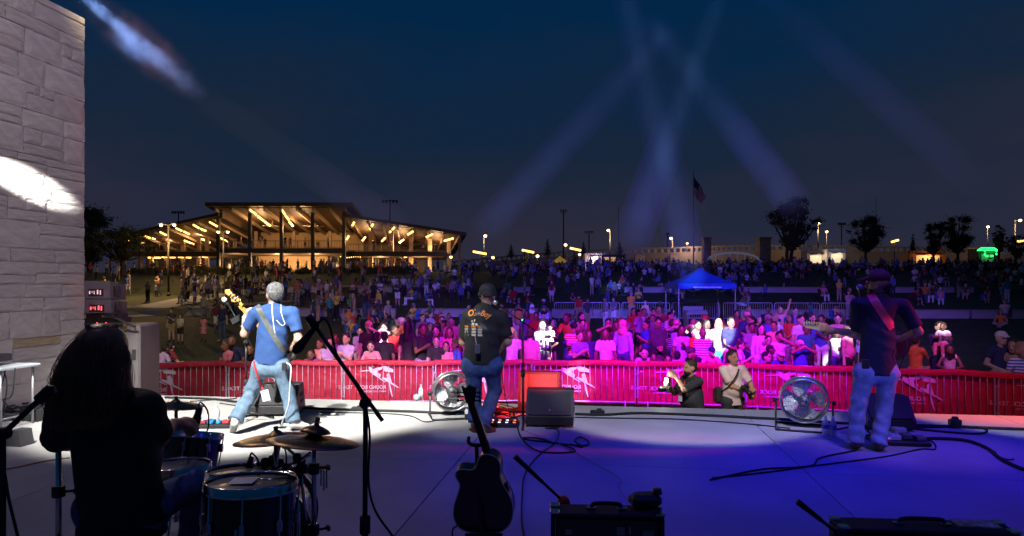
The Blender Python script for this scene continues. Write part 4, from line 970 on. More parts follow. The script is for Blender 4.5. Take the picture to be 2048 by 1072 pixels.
# microphone stands
mesh_g = mat('mic_grille', (.55, .55, .56), .35, .7, var=.2, vscale=300)
def capsule_mic(t, head, tail, ball=.026, m=None, name='microphone'):
    d = (tail-head).normalized(); q = d.to_track_quat('Z', 'Y').to_matrix().to_4x4(); M_ = Matrix.Translation(head) @ q; L = (tail-head).length
    b = MB(); b.lathe([(.0, .0), (ball*.6, .005), (ball, .025), (ball, .04), (ball*.8, .06), (.018, .075), (.016, L*.6), (.012, L), (0, L)], 16, M=M_); o = b.build(name, blkm, t)
    b = MB(); b.lathe([(0, -.002), (ball*.62, .003), (ball*1.03, .025), (ball*1.03, .042), (ball*.8, .06)], 16, M=M_); b.build('grille', m or mesh_g, o); return o
def mic_stand(label, base, top, boom=None, mic=None, tripod=True, r=.011, group='microphone stands', ball=.026, gm=None, clip=None, legs=.3):
    base, top = Vector(base), Vector(top); t = empty('microphone_stand', base, 0, label, 'microphone stand', group); L = lambda p: Vector(p)-base
    b = MB(); b.tube([(0, 0, .05), L(base.lerp(top, .5))], r*1.3, 8); b.tube([L(base.lerp(top, .48)), L(top)], r, 8); b.build('pole', blkm, t)
    b = MB(); b.tube([L(base.lerp(top, .46)), L(base.lerp(top, .53))], r*2.1, 8); b.build('clutch', rubber, t)
    if tripod:
        for k in range(3):
            a = k*2.094+.5; b = MB(); b.tube([(0, 0, .12), (math.cos(a)*legs, math.sin(a)*legs, .018)], r*.95, 6); b.tube([(math.cos(a)*legs*.93, math.sin(a)*legs*.93, .03), (math.cos(a)*legs*1.05, math.sin(a)*legs*1.05, .015)], r*1.5, 6); b.build('leg', blkm, t)
    else:
        b = MB(); b.lathe([(0, .03), (.04, .03), (.13, .015), (.13, 0), (0, 0)], 20); b.build('base', blkm, t)
    if boom:
        a, c = Vector(boom[0]), Vector(boom[1]); b = MB(); b.tube([L(a), L(c)], r*.85, 8); b.tube([L(c), L(c+(c-a).normalized()*.07)], r*1.7, 8); b.build('boom', blkm, t)
        b = MB(); b.lathe([(0, -.025), (.024, -.025), (.026, 0), (.024, .025), (0, .025)], 10, M=Matrix.Translation(L(top)) @ Matrix.Rotation(math.pi/2, 4, 'X')); b.tube([L(top)-Vector((0, .03, 0)), L(top)-Vector((0, .06, .0))], .008, 6); b.build('boom_clutch', rubber, t)
    if mic:
        o = capsule_mic(t, L(mic[0]), L(mic[1]), ball, gm)
    return t
# bassist's stand with a small holder for a telephone
D = 8.05; s_ = mic_stand('black microphone stand with silver ball mic left of the bassist', P(492, 852, D) * Vector((1, 1, 0)) if False else Vector((P(492, 850, D).x, D, 0)), P(492, 684, D), (P(515, 712, D), P(455, 606, D)), (P(445, 595, D), P(463, 616, D)), ball=.03, gm=mat('mic_pale', (.75, .75, .76), .4, .3))
D = 8.0; b = MB(); b.box(P(472, 639, D), (.12, .012, .065), rot=Matrix.Rotation(-.5, 3, 'Y'), bev=.003); tag(b.build('telephone', blkp), 'smartphone clipped on the microphone stand of the bassist', 'telephone')
# singer's stand
D = 7.85; mic_stand('black straight microphone stand with a boom in front of the singer', Vector((P(1046, 850, D).x, D, 0)), P(1046, 640, D), (P(1072, 662, D), P(990, 606, D+.05)), (P(986, 601, D+.05), P(999, 612, D+.05)))
b = MB(); b.lathe([(0, -.012), (.012, 0), (0, .012)], 8, M=Matrix.Translation(P(1045, 640, D-.03))); tag(b.build('indicator_light', mat('green_led', (.1, 1, .3), .4, var=0, emit=(.05, 1, .25), estr=6)), 'tiny green light glowing on the singer microphone stand', 'light')
# guitarist's microphone
D = 7.3; mic_stand('microphone stand with a dark violet lit mic before the guitarist in the cap', Vector((P(1724, 860, D).x, D, 0)), P(1721, 605, D), None, (P(1719, 568, D), P(1722, 600, D)), ball=.033, gm=mat('mic_dark', (.3, .3, .34), .4, .4))
# drummer's talk mic on a long boom
D = 3.05; mic_stand('tall black boom stand with a drooping mic right of the drum kit', Vector((P(729, 1072, D).x, D, 0)), P(731, 806, D), (P(765, 842, D), P(634, 658, D)), None, r=.0115, tripod=True)
t = empty('drum_microphone', P(628, 662, D), 0, 'long black microphone hanging from the boom right of the drums', 'microphone'); capsule_mic(t, P(588, 706, D)-t.location, P(634, 650, D)-t.location, .023, blkm)
q = spline([P(637, 646, D), P(648, 638, D-.02), P(660, 655, D-.03), P(672, 705, D-.03), P(690, 735, D-.02), P(722, 790, D-.02), P(739, 860, D-.02), P(737, 960, D), P(750, 1020, D), P(785, 1072, D+.05)], 6)
MB().tube(q, .0055, 6).build('microphone_cable', rubber, label='black cable draped along the boom stand right of the drums', cat='cable')
# left edge boom stand
D = 2.6; mic_stand('thick black boom stand cut by the left edge of the photo', Vector((P(4, 1072, D).x, D, 0)), P(4, 868, D), (P(-20, 892, D), P(78, 800, D)), (P(108, 773, D), P(84, 796, D)), r=.0135, ball=.016, gm=blkm)
MB().tube(spline([P(10, 950, D), P(18, 1000, D), P(30, 1050, D), P(40, 1090, D)], 6), .006, 6).build('microphone_cable', rubber, label='black cable hanging by the left edge boom stand', cat='cable')
# amp mics
def amp_mic(label, p0, p1, D, band=None):
    a, c = P(*p0, D), P(*p1, D+.06); base = Vector((c.x+.1, c.y+.05, 0)); t = empty('microphone_stand', base, 0, label, 'microphone stand', 'short amplifier mic stands'); L = lambda p: p-base
    b = MB(); b.tube([L(a), L(a.lerp(c, .55))], [.015, .011], 8); b.tube([L(a.lerp(c, .5)), L(c)], .0085, 8); b.build('boom', blkm, t)
    b = MB(); b.lathe([(0, -.03), (.032, -.03), (.034, 0), (.03, .03), (0, .03)], 12, M=Matrix.Translation(L(c)) @ Matrix.Rotation(math.pi/2, 4, 'X')); b.build('boom_clutch', band or rubber, t)
    b = MB(); b.tube([(0, 0, .02), L(c)], .01, 8); b.build('pole', blkm, t); b = MB(); b.lathe([(0, .03), (.04, .03), (.12, .015), (.12, 0), (0, 0)], 20); b.build('base', blkm, t)
amp_mic('low mic stand with a red ring poking over the centre amplifier', (1030, 913), (1128, 1004), 3.75, mat('red_ring', (.5, .02, .02), .4))
amp_mic('low dark mic stand poking over the right amplifier', (1596, 1004), (1680, 1070), 3.2)

# combo amplifiers seen from behind
leath = mat('tolex', (.016, .016, .018), .62, var=.25, vscale=90, bump=.4, bscale=300)
def amp(label, px0, px1, ytop, D, dep, rz, h, seed):
    a, c = P(px0, ytop, D), P(px1, ytop, D); w = c.x-a.x; zt_ = a.z; t = empty('guitar_amplifier', ((a.x+c.x)/2, D+dep/2, 0), rz, label, 'amplifier', 'guitar amplifiers'); z0 = zt_-h
    b = MB(); th = .022
    b.box((0, 0, zt_-th/2), (w, dep, th), bev=.006); b.box((0, 0, z0+th/2), (w, dep, th), bev=.006)
    for s in (-1, 1): b.box((s*(w/2-th/2), 0, zt_-h/2), (th, dep-.004, h-2*th-.002))
    b.box((0, dep/2-.02, zt_-h/2), (w-2*th-.002, .02, h-2*th-.002)); b.build('cabinet', leath, t)
    b = MB(); b.box((0, -dep/2+.03, zt_-.095), (w-.06, .02, .12)); b.build('rear_panel', mat('amp_panel', (.035, .033, .03), .5), t)
    b = MB(); b.box((0, -dep/2+.03, z0+.1), (w-.06, .02, .16)); b.build('rear_board', leath, t)
    for fx, fw, m in ((-.34, .06, (.30, .27, .24)), (.12, .07, (.28, .25, .22)), (.2, .02, (.35, .3, .28)), (.36, .1, (.22, .20, .19))):
        b = MB(); b.box((fx*w, -dep/2+.017, zt_-.1+rnd.uniform(-.01, .015)), (fw*w, .003, rnd.uniform(.02, .045))); b.build('plate', mat('plate_%.2f' % m[0], m, .5), t)
    for s in (-1, 1):
        for s2 in (-1, 1): b = MB(); b.box((s*(w/2-.02), s2*(dep/2-.025), zt_+.001), (.05, .06, .012), bev=.004); b.build('corner', chrome, t)
    b = MB()
    b.tube(spline([(-w*.13, 0, zt_+.01), (-w*.1, 0, zt_+.03), (w*.1, 0, zt_+.03), (w*.13, 0, zt_+.01)], 5), .011, 6); b.build('handle', rubber, t)
    for s in (-1, 1): b = MB(); b.box((s*w*.14, 0, zt_+.007), (.05, .03, .012), bev=.003); b.build('handle_end', chrome, t)
    if z0 > .05:
        b = MB()
        for s in (-1, 1): b.box((s*w*.4, 0, z0/2-.001), (.05, dep*.8, z0-.004))
        b.build('stand', blkm, t)
    return t
amp('black combo amplifier seen from behind at the bottom centre', 1104, 1330, 1029, 3.5, .16, R(-4), .42, 1)
amp('wide black amplifier cut by the bottom edge at the right', 1694, 2036, 1062, 3.45, .18, R(-5), .36, 2)
t = empty('pedal_box', P(1290, 1013, 3.62), R(10), 'rounded black box lying on the centre amplifier', 'box'); b = MB(); b.box((0, 0, .035), (.16, .11, .07), bev=.02); b.build('case', blkp, t); b = MB(); b.lathe([(0, .03), (.022, .03), (.026, 0), (0, 0)], 12, M=Matrix.Translation((.06, -.02, .07))); b.build('knob', mat('knob_red', (.10, .03, .03), .4), t)
b = MB(); b.box((0, 0, .004), (.20, .11, .008)); t = b.build('magazine', mat('print_mix', (.55, .42, .30), .5, var=.9, vscale=22), loc=P(1951, 1049, 3.54), rz=R(-9), label='small colourful printed sheet on the right amplifier', cat='sheet')

# acoustic guitar on its stand, back towards us
maho = mat('mahogany_back', (.030, .015, .010), .3, var=.25, vscale=4, coat=.4); binding = mat('binding', (.55, .52, .45), .4); neckm = mat('neck_wood', (.055, .03, .018), .4, var=.2)
GD = 4.15; gb = P(967, 1066, GD); gt_ = empty('acoustic_guitar', gb, R(-6), 'dark cutaway acoustic guitar on a stand with its back to us', 'guitar')
ks = GD/F
outl = [(967, 1066), (1000, 1062), (1020, 1045), (1027, 1018), (1022, 990), (1010, 967), (1003, 950), (1004, 932), (1002, 918), (992, 907), (975, 903), (962, 911), (955, 930), (945, 936), (928, 935), (916, 940), (915, 952), (922, 968), (916, 990), (909, 1012), (908, 1036), (918, 1056), (940, 1065)]
tl = Matrix.Rotation(R(9), 4, 'X')
def gl(px, py): return ((px-967)*ks, (1066-py)*ks*1.02)
op = [Vector((*gl(*p), 0)) for p in outl]; op = [(p.x, p.y) for p in spline(op+[op[0]], 4)[:-1]]
b = MB(); b.prism(op, 0, .1, M=tl); b.build('body', maho, gt_)
for yy in (-.002, .102):
    b = MB(); b.tube([tl @ Vector((x, yy, z)) for x, z in op], .0035, 5, closed=True); b.build('binding', binding, gt_)
n0, n1 = gl(977, 915), gl(943, 806)
b = MB(); L = []
for i in range(7):
    u = i/6; x = n0[0]+(n1[0]-n0[0])*u; zz = n0[1]+(n1[1]-n0[1])*u; w = .030-.006*u; L.append([(x-w, .085, zz), (x-w*.8, .058+.006*u, zz), (x, .05+.008*u, zz), (x+w*.8, .058+.006*u, zz), (x+w, .085, zz)])
v = [tl @ Vector(p) for r_ in L for p in r_]; b.add(v, [(i*5+j, i*5+j+1, i*5+j+6, i*5+j+5) for i in range(6) for j in range(4)]+[(i*5+4, i*5, i*5+5, i*5+9) for i in range(6)], 0, True)
hx, hz = n0[0]-.006, n0[1]; b.prism([(hx-.03, hz-.06), (hx+.035, hz-.06), (hx+.03, hz+.03), (hx-.028, hz+.03)], .055, .099, M=tl); b.build('neck', neckm, gt_)
hs = [gl(*p) for p in ((936, 808), (927, 775), (934, 779), (941, 772), (953, 778), (957, 776), (953, 808))]
b = MB(); b.prism(hs, .06, .078, M=tl); hd_ = b.build('headstock', neckm, gt_)
for i in range(3):
    for s in (-1, 1):
        q = gl(942+s*10, 786+i*8); e = gl(942+s*20, 786+i*8); b = MB(); b.tube([tl @ Vector((q[0], .052, q[1])), tl @ Vector((e[0], .052, e[1]))], .0045, 6); b.tube([tl @ Vector((e[0], .052, e[1])), tl @ Vector((e[0]+s*.012, .052, e[1]))], [.011, .009], 8); b.build('tuner', blkm, gt_)
b = MB(); q = gl(1019, 985); b.box(tl @ Vector((q[0]-.004, .05, q[1])), (.012, .06, .11), rot=Matrix.Rotation(R(-12), 3, 'Y'), bev=.004); b.build('preamp', blkp, gt_)
gs = empty('guitar_stand', (gb.x, GD+.02, 0), 0, 'black yoke stand holding the acoustic guitar', 'guitar stand'); L_ = lambda p: Vector(p)-gs.location
b = MB(); b.tube(spline([L_(P(967, 1100, GD-.06)), L_(P(960, 1000, GD-.03)), L_(P(954, 920, GD-.02)), L_(P(953, 890, GD+.0))], 5), .013, 8); b.build('mast', blkm, gs)
b = MB(); b.tube(spline([L_(P(938, 874, GD-.0)), L_(P(937, 884, GD-.02)), L_(P(945, 890, GD-.01)), L_(P(953, 890, GD-.02)), L_(P(962, 890, GD-.01)), L_(P(970, 884, GD-.02)), L_(P(970, 874, GD+.0))], 4), .011, 8); b.build('yoke', rubber, gs)
b = MB()
for s in (-1, 1): b.tube([L_(P(967, 1090, GD)), L_(Vector((gb.x+s*.22, GD-.2, .015)))], .011, 6)
b.tube([L_(P(967, 1090, GD)), L_(Vector((gb.x, GD+.3, .015)))], .011, 6); b.tube([L_(P(930, 1070, GD-.03)), L_(P(1005, 1070, GD-.03))], .012, 6); b.build('legs', blkm, gs)
MB().tube(spline([P(914, 1052, GD-.05), P(906, 1058, GD-.05), P(905, 1075, GD-.05), P(912, 1095, GD)], 5), .005, 6).build('guitar_cable', rubber, label='thin cable dangling from the acoustic guitar', cat='cable')

# ---------------------------------------------------------------- drum kit
shell = mat('drum_shell', (.020, .012, .010), .22, var=.3, vscale=2, coat=.6); skin = mat('drum_head', (.22, .20, .19), .35, var=.2, vscale=5, spec=.6); bronze = mat('bronze', (.22, .14, .07), .32, .95, var=.2, vscale=9, bump=.15, bscale=60)
def drum(name, label, c, dia, h, tilt=(0, 0), lugs=8, legs=False, head=skin, sm=shell, group=None):
    t = empty(name, c, 0, label, 'drum', group); M_ = Matrix.Rotation(tilt[0], 4, 'X') @ Matrix.Rotation(tilt[1], 4, 'Y'); r = dia/2
    b = MB(); b.lathe([(r, -h), (r, 0)], 40, M=M_); b.lathe([(0, -h+.002), (r, -h)], 40, M=M_); b.build('shell', sm, t)
    b = MB(); b.lathe([(0, .004), (r*.97, .004), (r+.003, -.004)], 40, M=M_); b.build('batter_head', head, t)
    for zz in (.008, -h-.004):
        b = MB(); b.lathe([(r+.004, zz-.03), (r+.013, zz-.03), (r+.013, zz-.022), (r+.008, zz-.02), (r+.008, zz+.008), (r+.002, zz+.012), (r, zz+.004)], 40, M=M_); b.build('hoop', chrome, t)
    for k in range(lugs):
        a = 2*math.pi*k/lugs+.2; p = Vector((math.cos(a), math.sin(a), 0)); b = MB(); b.tube([M_ @ (p*(r+.013)+Vector((0, 0, .012))), M_ @ (p*(r+.012)+Vector((0, 0, -h-.012)))], .0035, 5); b.box(M_ @ (p*(r+.01)+Vector((0, 0, -h*.35))), (.022, .022, .05), bev=.005); b.build('lug', chrome, t)
    if legs:
        for k in range(3): a = k*2.094+.6; p = Vector((math.cos(a)*(r+.02), math.sin(a)*(r+.02), 0)); b = MB(); b.tube([p+Vector((0, 0, -h*.3)), p+Vector((0, 0, -h)), p*1.12+Vector((0, 0, -c[2]+.015))], .006, 6); b.build('leg', chrome, t)
    return t
ft = drum('floor_tom', 'dark floor tom with a white sheet on its head, nearest the camera', P(503, 968, 2.85), .355, .40, (R(-4), R(1)), legs=True)
drum('floor_tom', 'second dark tom just behind the floor tom with the sheet', P(488, 945, 3.28), .33, .34, (R(-5), 0), legs=True)
drum('side_drum', 'small shallow drum clamped over the floor tom', P(551, 957, 3.0), .155, .07, (R(-3), R(2)), lugs=6, sm=mat('red_brown_shell', (.10, .03, .015), .3, coat=.4))
drum('rack_tom', 'black rack tom with a clip mic, beside the drummer right arm', P(387, 868, 4.05), .315, .20, (R(-14), R(4)))
drum('snare_drum', 'chrome rimmed snare drum half hidden by the drummer thigh', P(352, 934, 3.55), .33, .13, (R(-3), 0), sm=chrome, lugs=10)
b = MB(); b.box((0, 0, .002), (.10, .13, .002)); b.build('set_list', mat('paper', (.62, .66, .75), .6), loc=P(496, 966, 2.86)+Vector((-.02, .0, .008)), rz=R(8), label='white paper sheet on the floor tom head', cat='paper').rotation_euler[0] = R(-4)
bd = empty('bass_drum', (P(520, 1000, 3.75).x, 3.75, .29), R(12), 'dark bass drum lying on its side behind the toms', 'drum'); Mx = Matrix.Rotation(math.pi/2, 4, 'X')
b = MB(); b.lathe([(.28, -.22), (.28, .22)], 40, M=Mx); b.build('shell', shell, bd)
for s in (-1, 1):
    b = MB(); b.lathe([(0, s*.215), (.275, s*.215)], 40, M=Mx); b.build('head', mat('black_head', (.02, .02, .022), .4), bd); b = MB(); b.lathe([(.278, s*.19), (.296, s*.19), (.296, s*.235), (.27, s*.235)], 40, M=Mx); b.build('hoop', shell, bd)
def stand_parts(t, H, base, r=.013, legs=.32):
    b = MB(); b.tube([(0, 0, .08), (0, 0, H*.55)], r*1.25, 8); b.tube([(0, 0, H*.5), (0, 0, H)], r*.85, 8); b.build('pole', chrome, t)
    for zz in (H*.52, H*.8): b = MB(); b.tube([(0, 0, zz-.02), (0, 0, zz+.025)], r*1.9, 8); b.tube([(r, 0, zz), (r+.045, 0, zz)], .006, 6); b.box((r+.05, 0, zz), (.012, .03, .02)); b.build('wing_clamp', blkm, t)
    for k in range(3): a = k*2.094+.3; b = MB(); p = (math.cos(a)*legs, math.sin(a)*legs, .012); b.tube([(0, 0, .30), (p[0]*.55, p[1]*.55, .2), p], .008, 6); b.tube([(0, 0, .1), (p[0]*.6, p[1]*.6, .17)], .006, 6); b.build('leg', chrome, t)
def cymbal(name, label, c, dia, tilt, stand=True, floor=0., group='cymbals'):
    t = empty(name, c, 0, label, 'cymbal', group); M_ = Matrix.Rotation(tilt[0], 4, 'X') @ Matrix.Rotation(tilt[1], 4, 'Y'); r = dia/2
    prof = [(0, .018), (r*.1, .016), (r*.17, .004), (r*.2, 0), (r*.5, -.006), (r*.8, -.015), (r, -.026)]
    b = MB(); b.lathe(prof+[(x, z-.0025) for x, z in prof[::-1]], 48, M=M_); b.build('plate', bronze, t); b = MB(); b.lathe([(0, .036), (.011, .036), (.011, .018), (.02, .016)], 12, M=M_); b.build('wing_nut', rubber, t); return t
c1 = P(552, 868, 3.35); cymbal('crash_cymbal', 'left crash cymbal of the overlapping pair over the floor tom', c1, .40, (R(-3), R(-4)))
c2 = P(628, 873, 3.05); cymbal('crash_cymbal', 'right crash cymbal of the overlapping pair on the tall stand', c2, .405, (R(-5), R(5)))
c3 = P(633, 851, 3.05); cymbal('splash_cymbal', 'small tilted splash cymbal on top of the right crash', c3, .135, (R(-4), R(9)))
c4 = P(352, 804, 4.4); cymbal('hi_hat', 'golden hi hat cymbal peeking out beside the drummer', c4, .34, (R(-2), R(4)))
for lab, c, x in (('chrome cymbal stand under the right crash cymbal', c2, 0), ('chrome cymbal stand under the left crash cymbal', c1, 0), ('hi hat stand hidden beside the drummer', c4, 0)):
    t = empty('cymbal_stand', (c.x, c.y, 0), R(30), lab, 'cymbal stand', 'cymbal stands'); stand_parts(t, c.z+(.05 if c is c2 else -.01), None)
t = empty('cymbal_stand', (P(117, 1000, 3.0).x, 3.0, 0), R(20), 'bare chrome stand left of the drummer with its legs spread', 'cymbal stand', 'cymbal stands'); stand_parts(t, P(117, 905, 3.0).z, None, .0145, .22)
# chimes on the right stand
t = empty('bar_chimes', P(640, 935, 3.0), 0, 'small wooden bar of hanging chimes on the cymbal stand', 'chimes'); b = MB(); b.box((0, 0, 0), (.08, .02, .012), bev=.003); b.build('bar', mat('chime_wood', (.14, .07, .03), .5), t)
for i in range(3): b = MB(); b.tube([(-.0+i*.012+.005, 0, -.01), (i*.012+.005, 0, -.05-.03*(i != 2)-.02*i)], .004, 6); b.build('chime', chrome, t)
# clip mics
def clip_mic(label, px, py, D, s=1):
    t = empty('clip_microphone', P(px, py, D), 0, label, 'microphone'); b = MB(); b.lathe([(0, .045*s), (.018*s, .04*s), (.02*s, 0), (.026*s, -.03*s), (.024*s, -.06*s), (.01*s, -.075*s), (0, -.075*s)], 12, M=Matrix.Rotation(.25, 4, 'Y')); b.build('body', blkm, t); b = MB(); b.tube([(0, 0, -.06*s), (-.012*s, .01, -.16*s)], .008*s, 6); b.box((-.01, .01, -.17*s), (.035*s, .03*s, .05*s), bev=.006); b.build('clip', blkp, t); b = MB(); b.tube(spline([(0, 0, .045*s), (.02*s, -.01, .07*s), (.06*s, -.01, .02*s), (.06*s, 0, -.08*s), (.03*s, 0, -.13*s)], 5), .0045, 5); b.build('lead', rubber, t)
clip_mic('black clip microphone on the rim of the rack tom', 396, 828, 4.0, 1.0)
clip_mic('tilted black clip mic over the bass drum', 553, 905, 3.5, .8)
clip_mic('short clip microphone over the second tom', 500, 925, 3.4, .7)
# hardware cluster between toms
t = empty('tom_holder', P(588, 925, 3.4), 0, 'tangle of chrome tom clamps and rods right of the toms', 'drum hardware')
b = MB(); L_ = lambda px, py, D=3.4: P(px, py, D)-t.location
for q in ([(571, 880), (573, 895), (592, 912), (605, 935)], [(560, 935), (590, 925), (620, 910)], [(585, 960), (600, 920), (622, 905)], [(600, 935), (606, 985), (612, 1040)]): b.tube([L_(*p) for p in q], .008, 6)
b.build('rods', chrome, t)
for q in ((572, 888), (594, 916), (560, 928), (545, 920), (530, 925), (608, 938), (590, 950)): b = MB(); b.lathe([(0, -.025), (.02, -.02), (.024, 0), (.018, .022), (0, .026)], 8, M=Matrix.Translation(L_(*q))); b.build('clamp', blkm, t)
b = MB(); b.add([L_(568, 955, 3.35), L_(600, 925, 3.35), L_(612, 918, 3.35), L_(600, 975, 3.35), L_(580, 968, 3.35)], [(0, 1, 2, 3, 4)]); b.build('felt_bag', rubber, t)
# drum throne
t = empty('drum_throne', (P(240, 1050, 3.0).x, 3.02, 0), 0, 'round padded drum stool under the drummer', 'stool'); b = MB(); b.lathe([(0, .57), (.15, .57), (.178, .555), (.18, .50), (.165, .485), (0, .485)], 28); b.build('seat', rubber, t); stand_parts(t, .49, None, .016, .26)

# ---------------------------------------------------------------- left: table, house speakers
tbm = mat('table_top', (.42, .45, .48), .5); t = empty('folding_table', (P(-30, 860, 7.8).x, 7.8, 0), R(-6), 'pale folding table at the left edge by the stone wall', 'table'); zt2 = P(0, 733, 7.8).z
b = MB(); b.box((0, 0, zt2), (.92, .55, .035), bev=.008); b.build('table_top', tbm, t)
for s in (-1, 1):
    for s2 in (-1, 1): b = MB(); b.tube([(s*.40, s2*.22, zt2-.02), (s*.40, s2*.22, 0)], .014, 8); b.build('leg', mat('leg_silver', (.5, .5, .52), .35, .7), t)
    b = MB(); b.tube([(s*.40, -.22, .12), (s*.40, .22, .12)], .011, 6); b.build('brace', greyp, t)
b = MB(); b.box((0, 0, .04), (.16, .2, .08), bev=.01); b.build('wireless_receiver', blkp, loc=P(4, 722, 7.8)+Vector((-.03, 0, -.0)), label='small dark box on the folding table', cat='box')
for i, (p0, p1, p2) in enumerate((((12, 735), (2, 790), (18, 815)), ((30, 736), (24, 790), (2, 800)), ((6, 735), (14, 770), (6, 830)))):
    MB().tube(spline([P(*p0, 7.6), P(*p1, 7.6), P(*p2, 7.7)], 6), .007, 5).build('table_cable', rubber, label=('leftmost', 'longest', 'inner')[i]+' black cable hanging under the folding table', cat='cable')
for i in range(9):
    q = []; x0 = rnd.uniform(-8, 60); y0 = rnd.uniform(800, 826)
    for k in range(7): q.append(PG(x0+(k-3)*14+rnd.uniform(-14, 14), y0+rnd.uniform(-7, 7))+Vector((0, 0, rnd.uniform(.01, .05))))
    MB().tube(spline(q, 6), .011, 5).build('coiled_cable', rubber, label='black cable in the pile on the floor below the folding table', cat='cable', group='cable pile below the folding table')
b = MB(); b.prism([(-.088, 0), (.088, 0), (.058, .16), (-.058, .16)], -.08, .08); b.build('sandbag_weight', mat('weight_grey', (.05, .05, .055), .6), loc=PG(40, 890), rz=R(-8), label='dark tapered weight block on the floor below the boom stand', cat='block')
b = MB(); b.prism([(-.15, 0), (.15, 0), (.13, .13), (-.10, .16)], -.15, .15); b.build('power_case', rubber, loc=PG(78, 838), rz=R(-14), label='black wedge shaped case on the floor left of the drummer', cat='case')
def box3(t, name, m, pts_front, depth, bev=.0):
    pass
HD = 10.9
ps = empty('subwoofer', (P(204, 700, HD).x, HD+.3, -1.2), R(6), 'large pale flight case cabinet beside the stone wall', 'speaker'); zt3 = P(0, 650, HD).z+1.2; w3 = (272-136)/F*HD
casem = mat('case_grey', (.12, .105, .105), .55, var=.12, vscale=3); cased = mat('case_red', (.35, .10, .10), .6)
b = MB(); b.box((0, .1, zt3/2), (w3, .8, zt3), bev=.03); b.build('cabinet', casem, ps)
for i in range(3): b = MB(); b.box((w3*(.22+.10*i), -.305, zt3-.48), (w3*.055, .012, .17)); b.build('slot', rubber, ps)
for x, z in ((-.4, -.06), (.12, -.06), (.3, -.08), (.44, -.06)): b = MB(); b.lathe([(0, .01), (.018, .01), (.018, 0)], 10, M=Matrix.Translation((w3*x, -.302, zt3+z)) @ Matrix.Rotation(math.pi/2, 4, 'X')); b.build('bolt', chrome, ps)
b = MB(); b.box((w3*.3, -.32, zt3-.03), (.05, .05, .12), bev=.008); b.build('latch', mat('latch_brass', (.3, .22, .12), .4, .6), ps)
led = mat('red_display', (.6, .1, .1), .4, var=0, emit=(1, .10, .12), estr=2.2); led2 = mat('pink_display', (.6, .4, .45), .4, var=0, emit=(1, .62, .70), estr=.8)
def top_box(label, y0, y1, px0, px1, pxs, D, m):
    a, c = P(px0, y1, D), P(px1, y0, D); w = c.x-a.x; h = c.z-a.z; t = empty('line_array_speaker', ((a.x+c.x)/2, D, a.z), R(9), label, 'speaker', 'grey speaker boxes on the case'); dep = .62
    b = MB(); b.prism([(-dep/2, 0), (dep/2, h*.10), (dep/2, h*1.12), (-dep/2, h*.86)], -w/2*.94, w/2*.94, M=Matrix.Rotation(math.pi/2, 4, 'Z')); o = b.build('cabinet', greyc, t); o.rotation_euler = (0, 0, math.pi)
    x0 = w*.05
    b = MB(); b.box((x0+.03, -dep/2-.004, h*.45), (.22, .012, .11), bev=.003); d_ = b.build('display', blkp, t)
    for k, (xx, ww, hh) in enumerate(((-.055, .018, .05), (-.02, .008, .03), (.01, .010, .055), (.06, .02, .07), (.10, .015, .07))): b = MB(); b.box((x0+xx, -dep/2-.012, h*.45+(k % 2)*.008), (ww, .004, hh)); b.build('digit', m, d_)
    b = MB(); b.lathe([(.0, .0), (.05, .01), (.085, .022), (.095, .014), (.095, 0)], 20, M=Matrix.Translation((w/2*.95, -.02, h*.52)) @ Matrix.Rotation(math.pi/2, 4, 'Y')); b.build('port', mat('port_dark', (.06, .065, .075), .6), t)
    b = MB(); b.box((w/2*.95, -.16, h*.5), (.02, .04, .18), bev=.005); b.build('handle', rubber, t)
top_box('upper grey speaker box with a pale number display by the wall', 566, 600, 166, 236, 262, 11.0, led2)
top_box('lower grey speaker box glowing red round its display by the wall', 601, 627, 168, 238, 262, 11.0, led)
t = empty('rigging_frame', P(215, 640, 10.95), R(8), 'dark rigging frame between the grey speakers and the pale case', 'frame'); b = MB(); b.box((0, 0, -.0), (.52, .5, .08)); b.box((-.2, 0, .07), (.06, .4, .08)); b.box((.2, 0, .07), (.06, .4, .08)); b.build('frame', blkm, t)
b = MB(); b.tube(spline([(.05, -.28, .1), (.25, -.3, .04), (.42, -.25, -.06), (.5, -.2, -.1)], 5), .02, 6); b.build('hose', rubber, t)
for x in (-.04, .09): b = MB(); b.lathe([(0, -.012), (.012, 0), (0, .012)], 8, M=Matrix.Translation((x, -.27, -.03))); b.build('pilot_light', led, t)

# ---------------------------------------------------------------- bottles, pedals, cables
bott = mat('bottle_plastic', (.82, .86, .92), .15, var=0, alpha=.55); lab_ = mat('bottle_label', (.10, .12, .5), .5); lab2 = mat('bottle_label_white', (.7, .68, .7), .5)
def bottle(px, py, label, lm, s=1.):
    p = PG(px, py); t = empty('water_bottle', p, 0, label, 'bottle', 'water bottles on the stage'); b = MB(); b.lathe([(0, .002), (.030*s, .004), (.033*s, .02), (.031*s, .07), (.033*s, .075), (.033*s, .13), (.028*s, .155), (.013*s, .185), (.0125*s, .20), (0, .20)], 16); b.build('body', bott, t)
    b = MB(); b.lathe([(.0336*s, .08), (.0336*s, .125)], 16); b.build('label', lm, t); b = MB(); b.lathe([(0, .218), (.014, .218), (.0145, .198), (0, .198)], 12); b.build('cap', whiteb, t)
bottle(842, 800, 'water bottle standing at the stage edge left of the white fan', lab2); bottle(432, 846, 'clear water bottle on the floor left of the bassist', lab2, 1.25)
bottle(1651, 872, 'left one of the two water bottles beside the blue shaded fan', lab_, 1.1); bottle(1666, 874, 'right one of the two water bottles beside the blue shaded fan', lab_, 1.1)
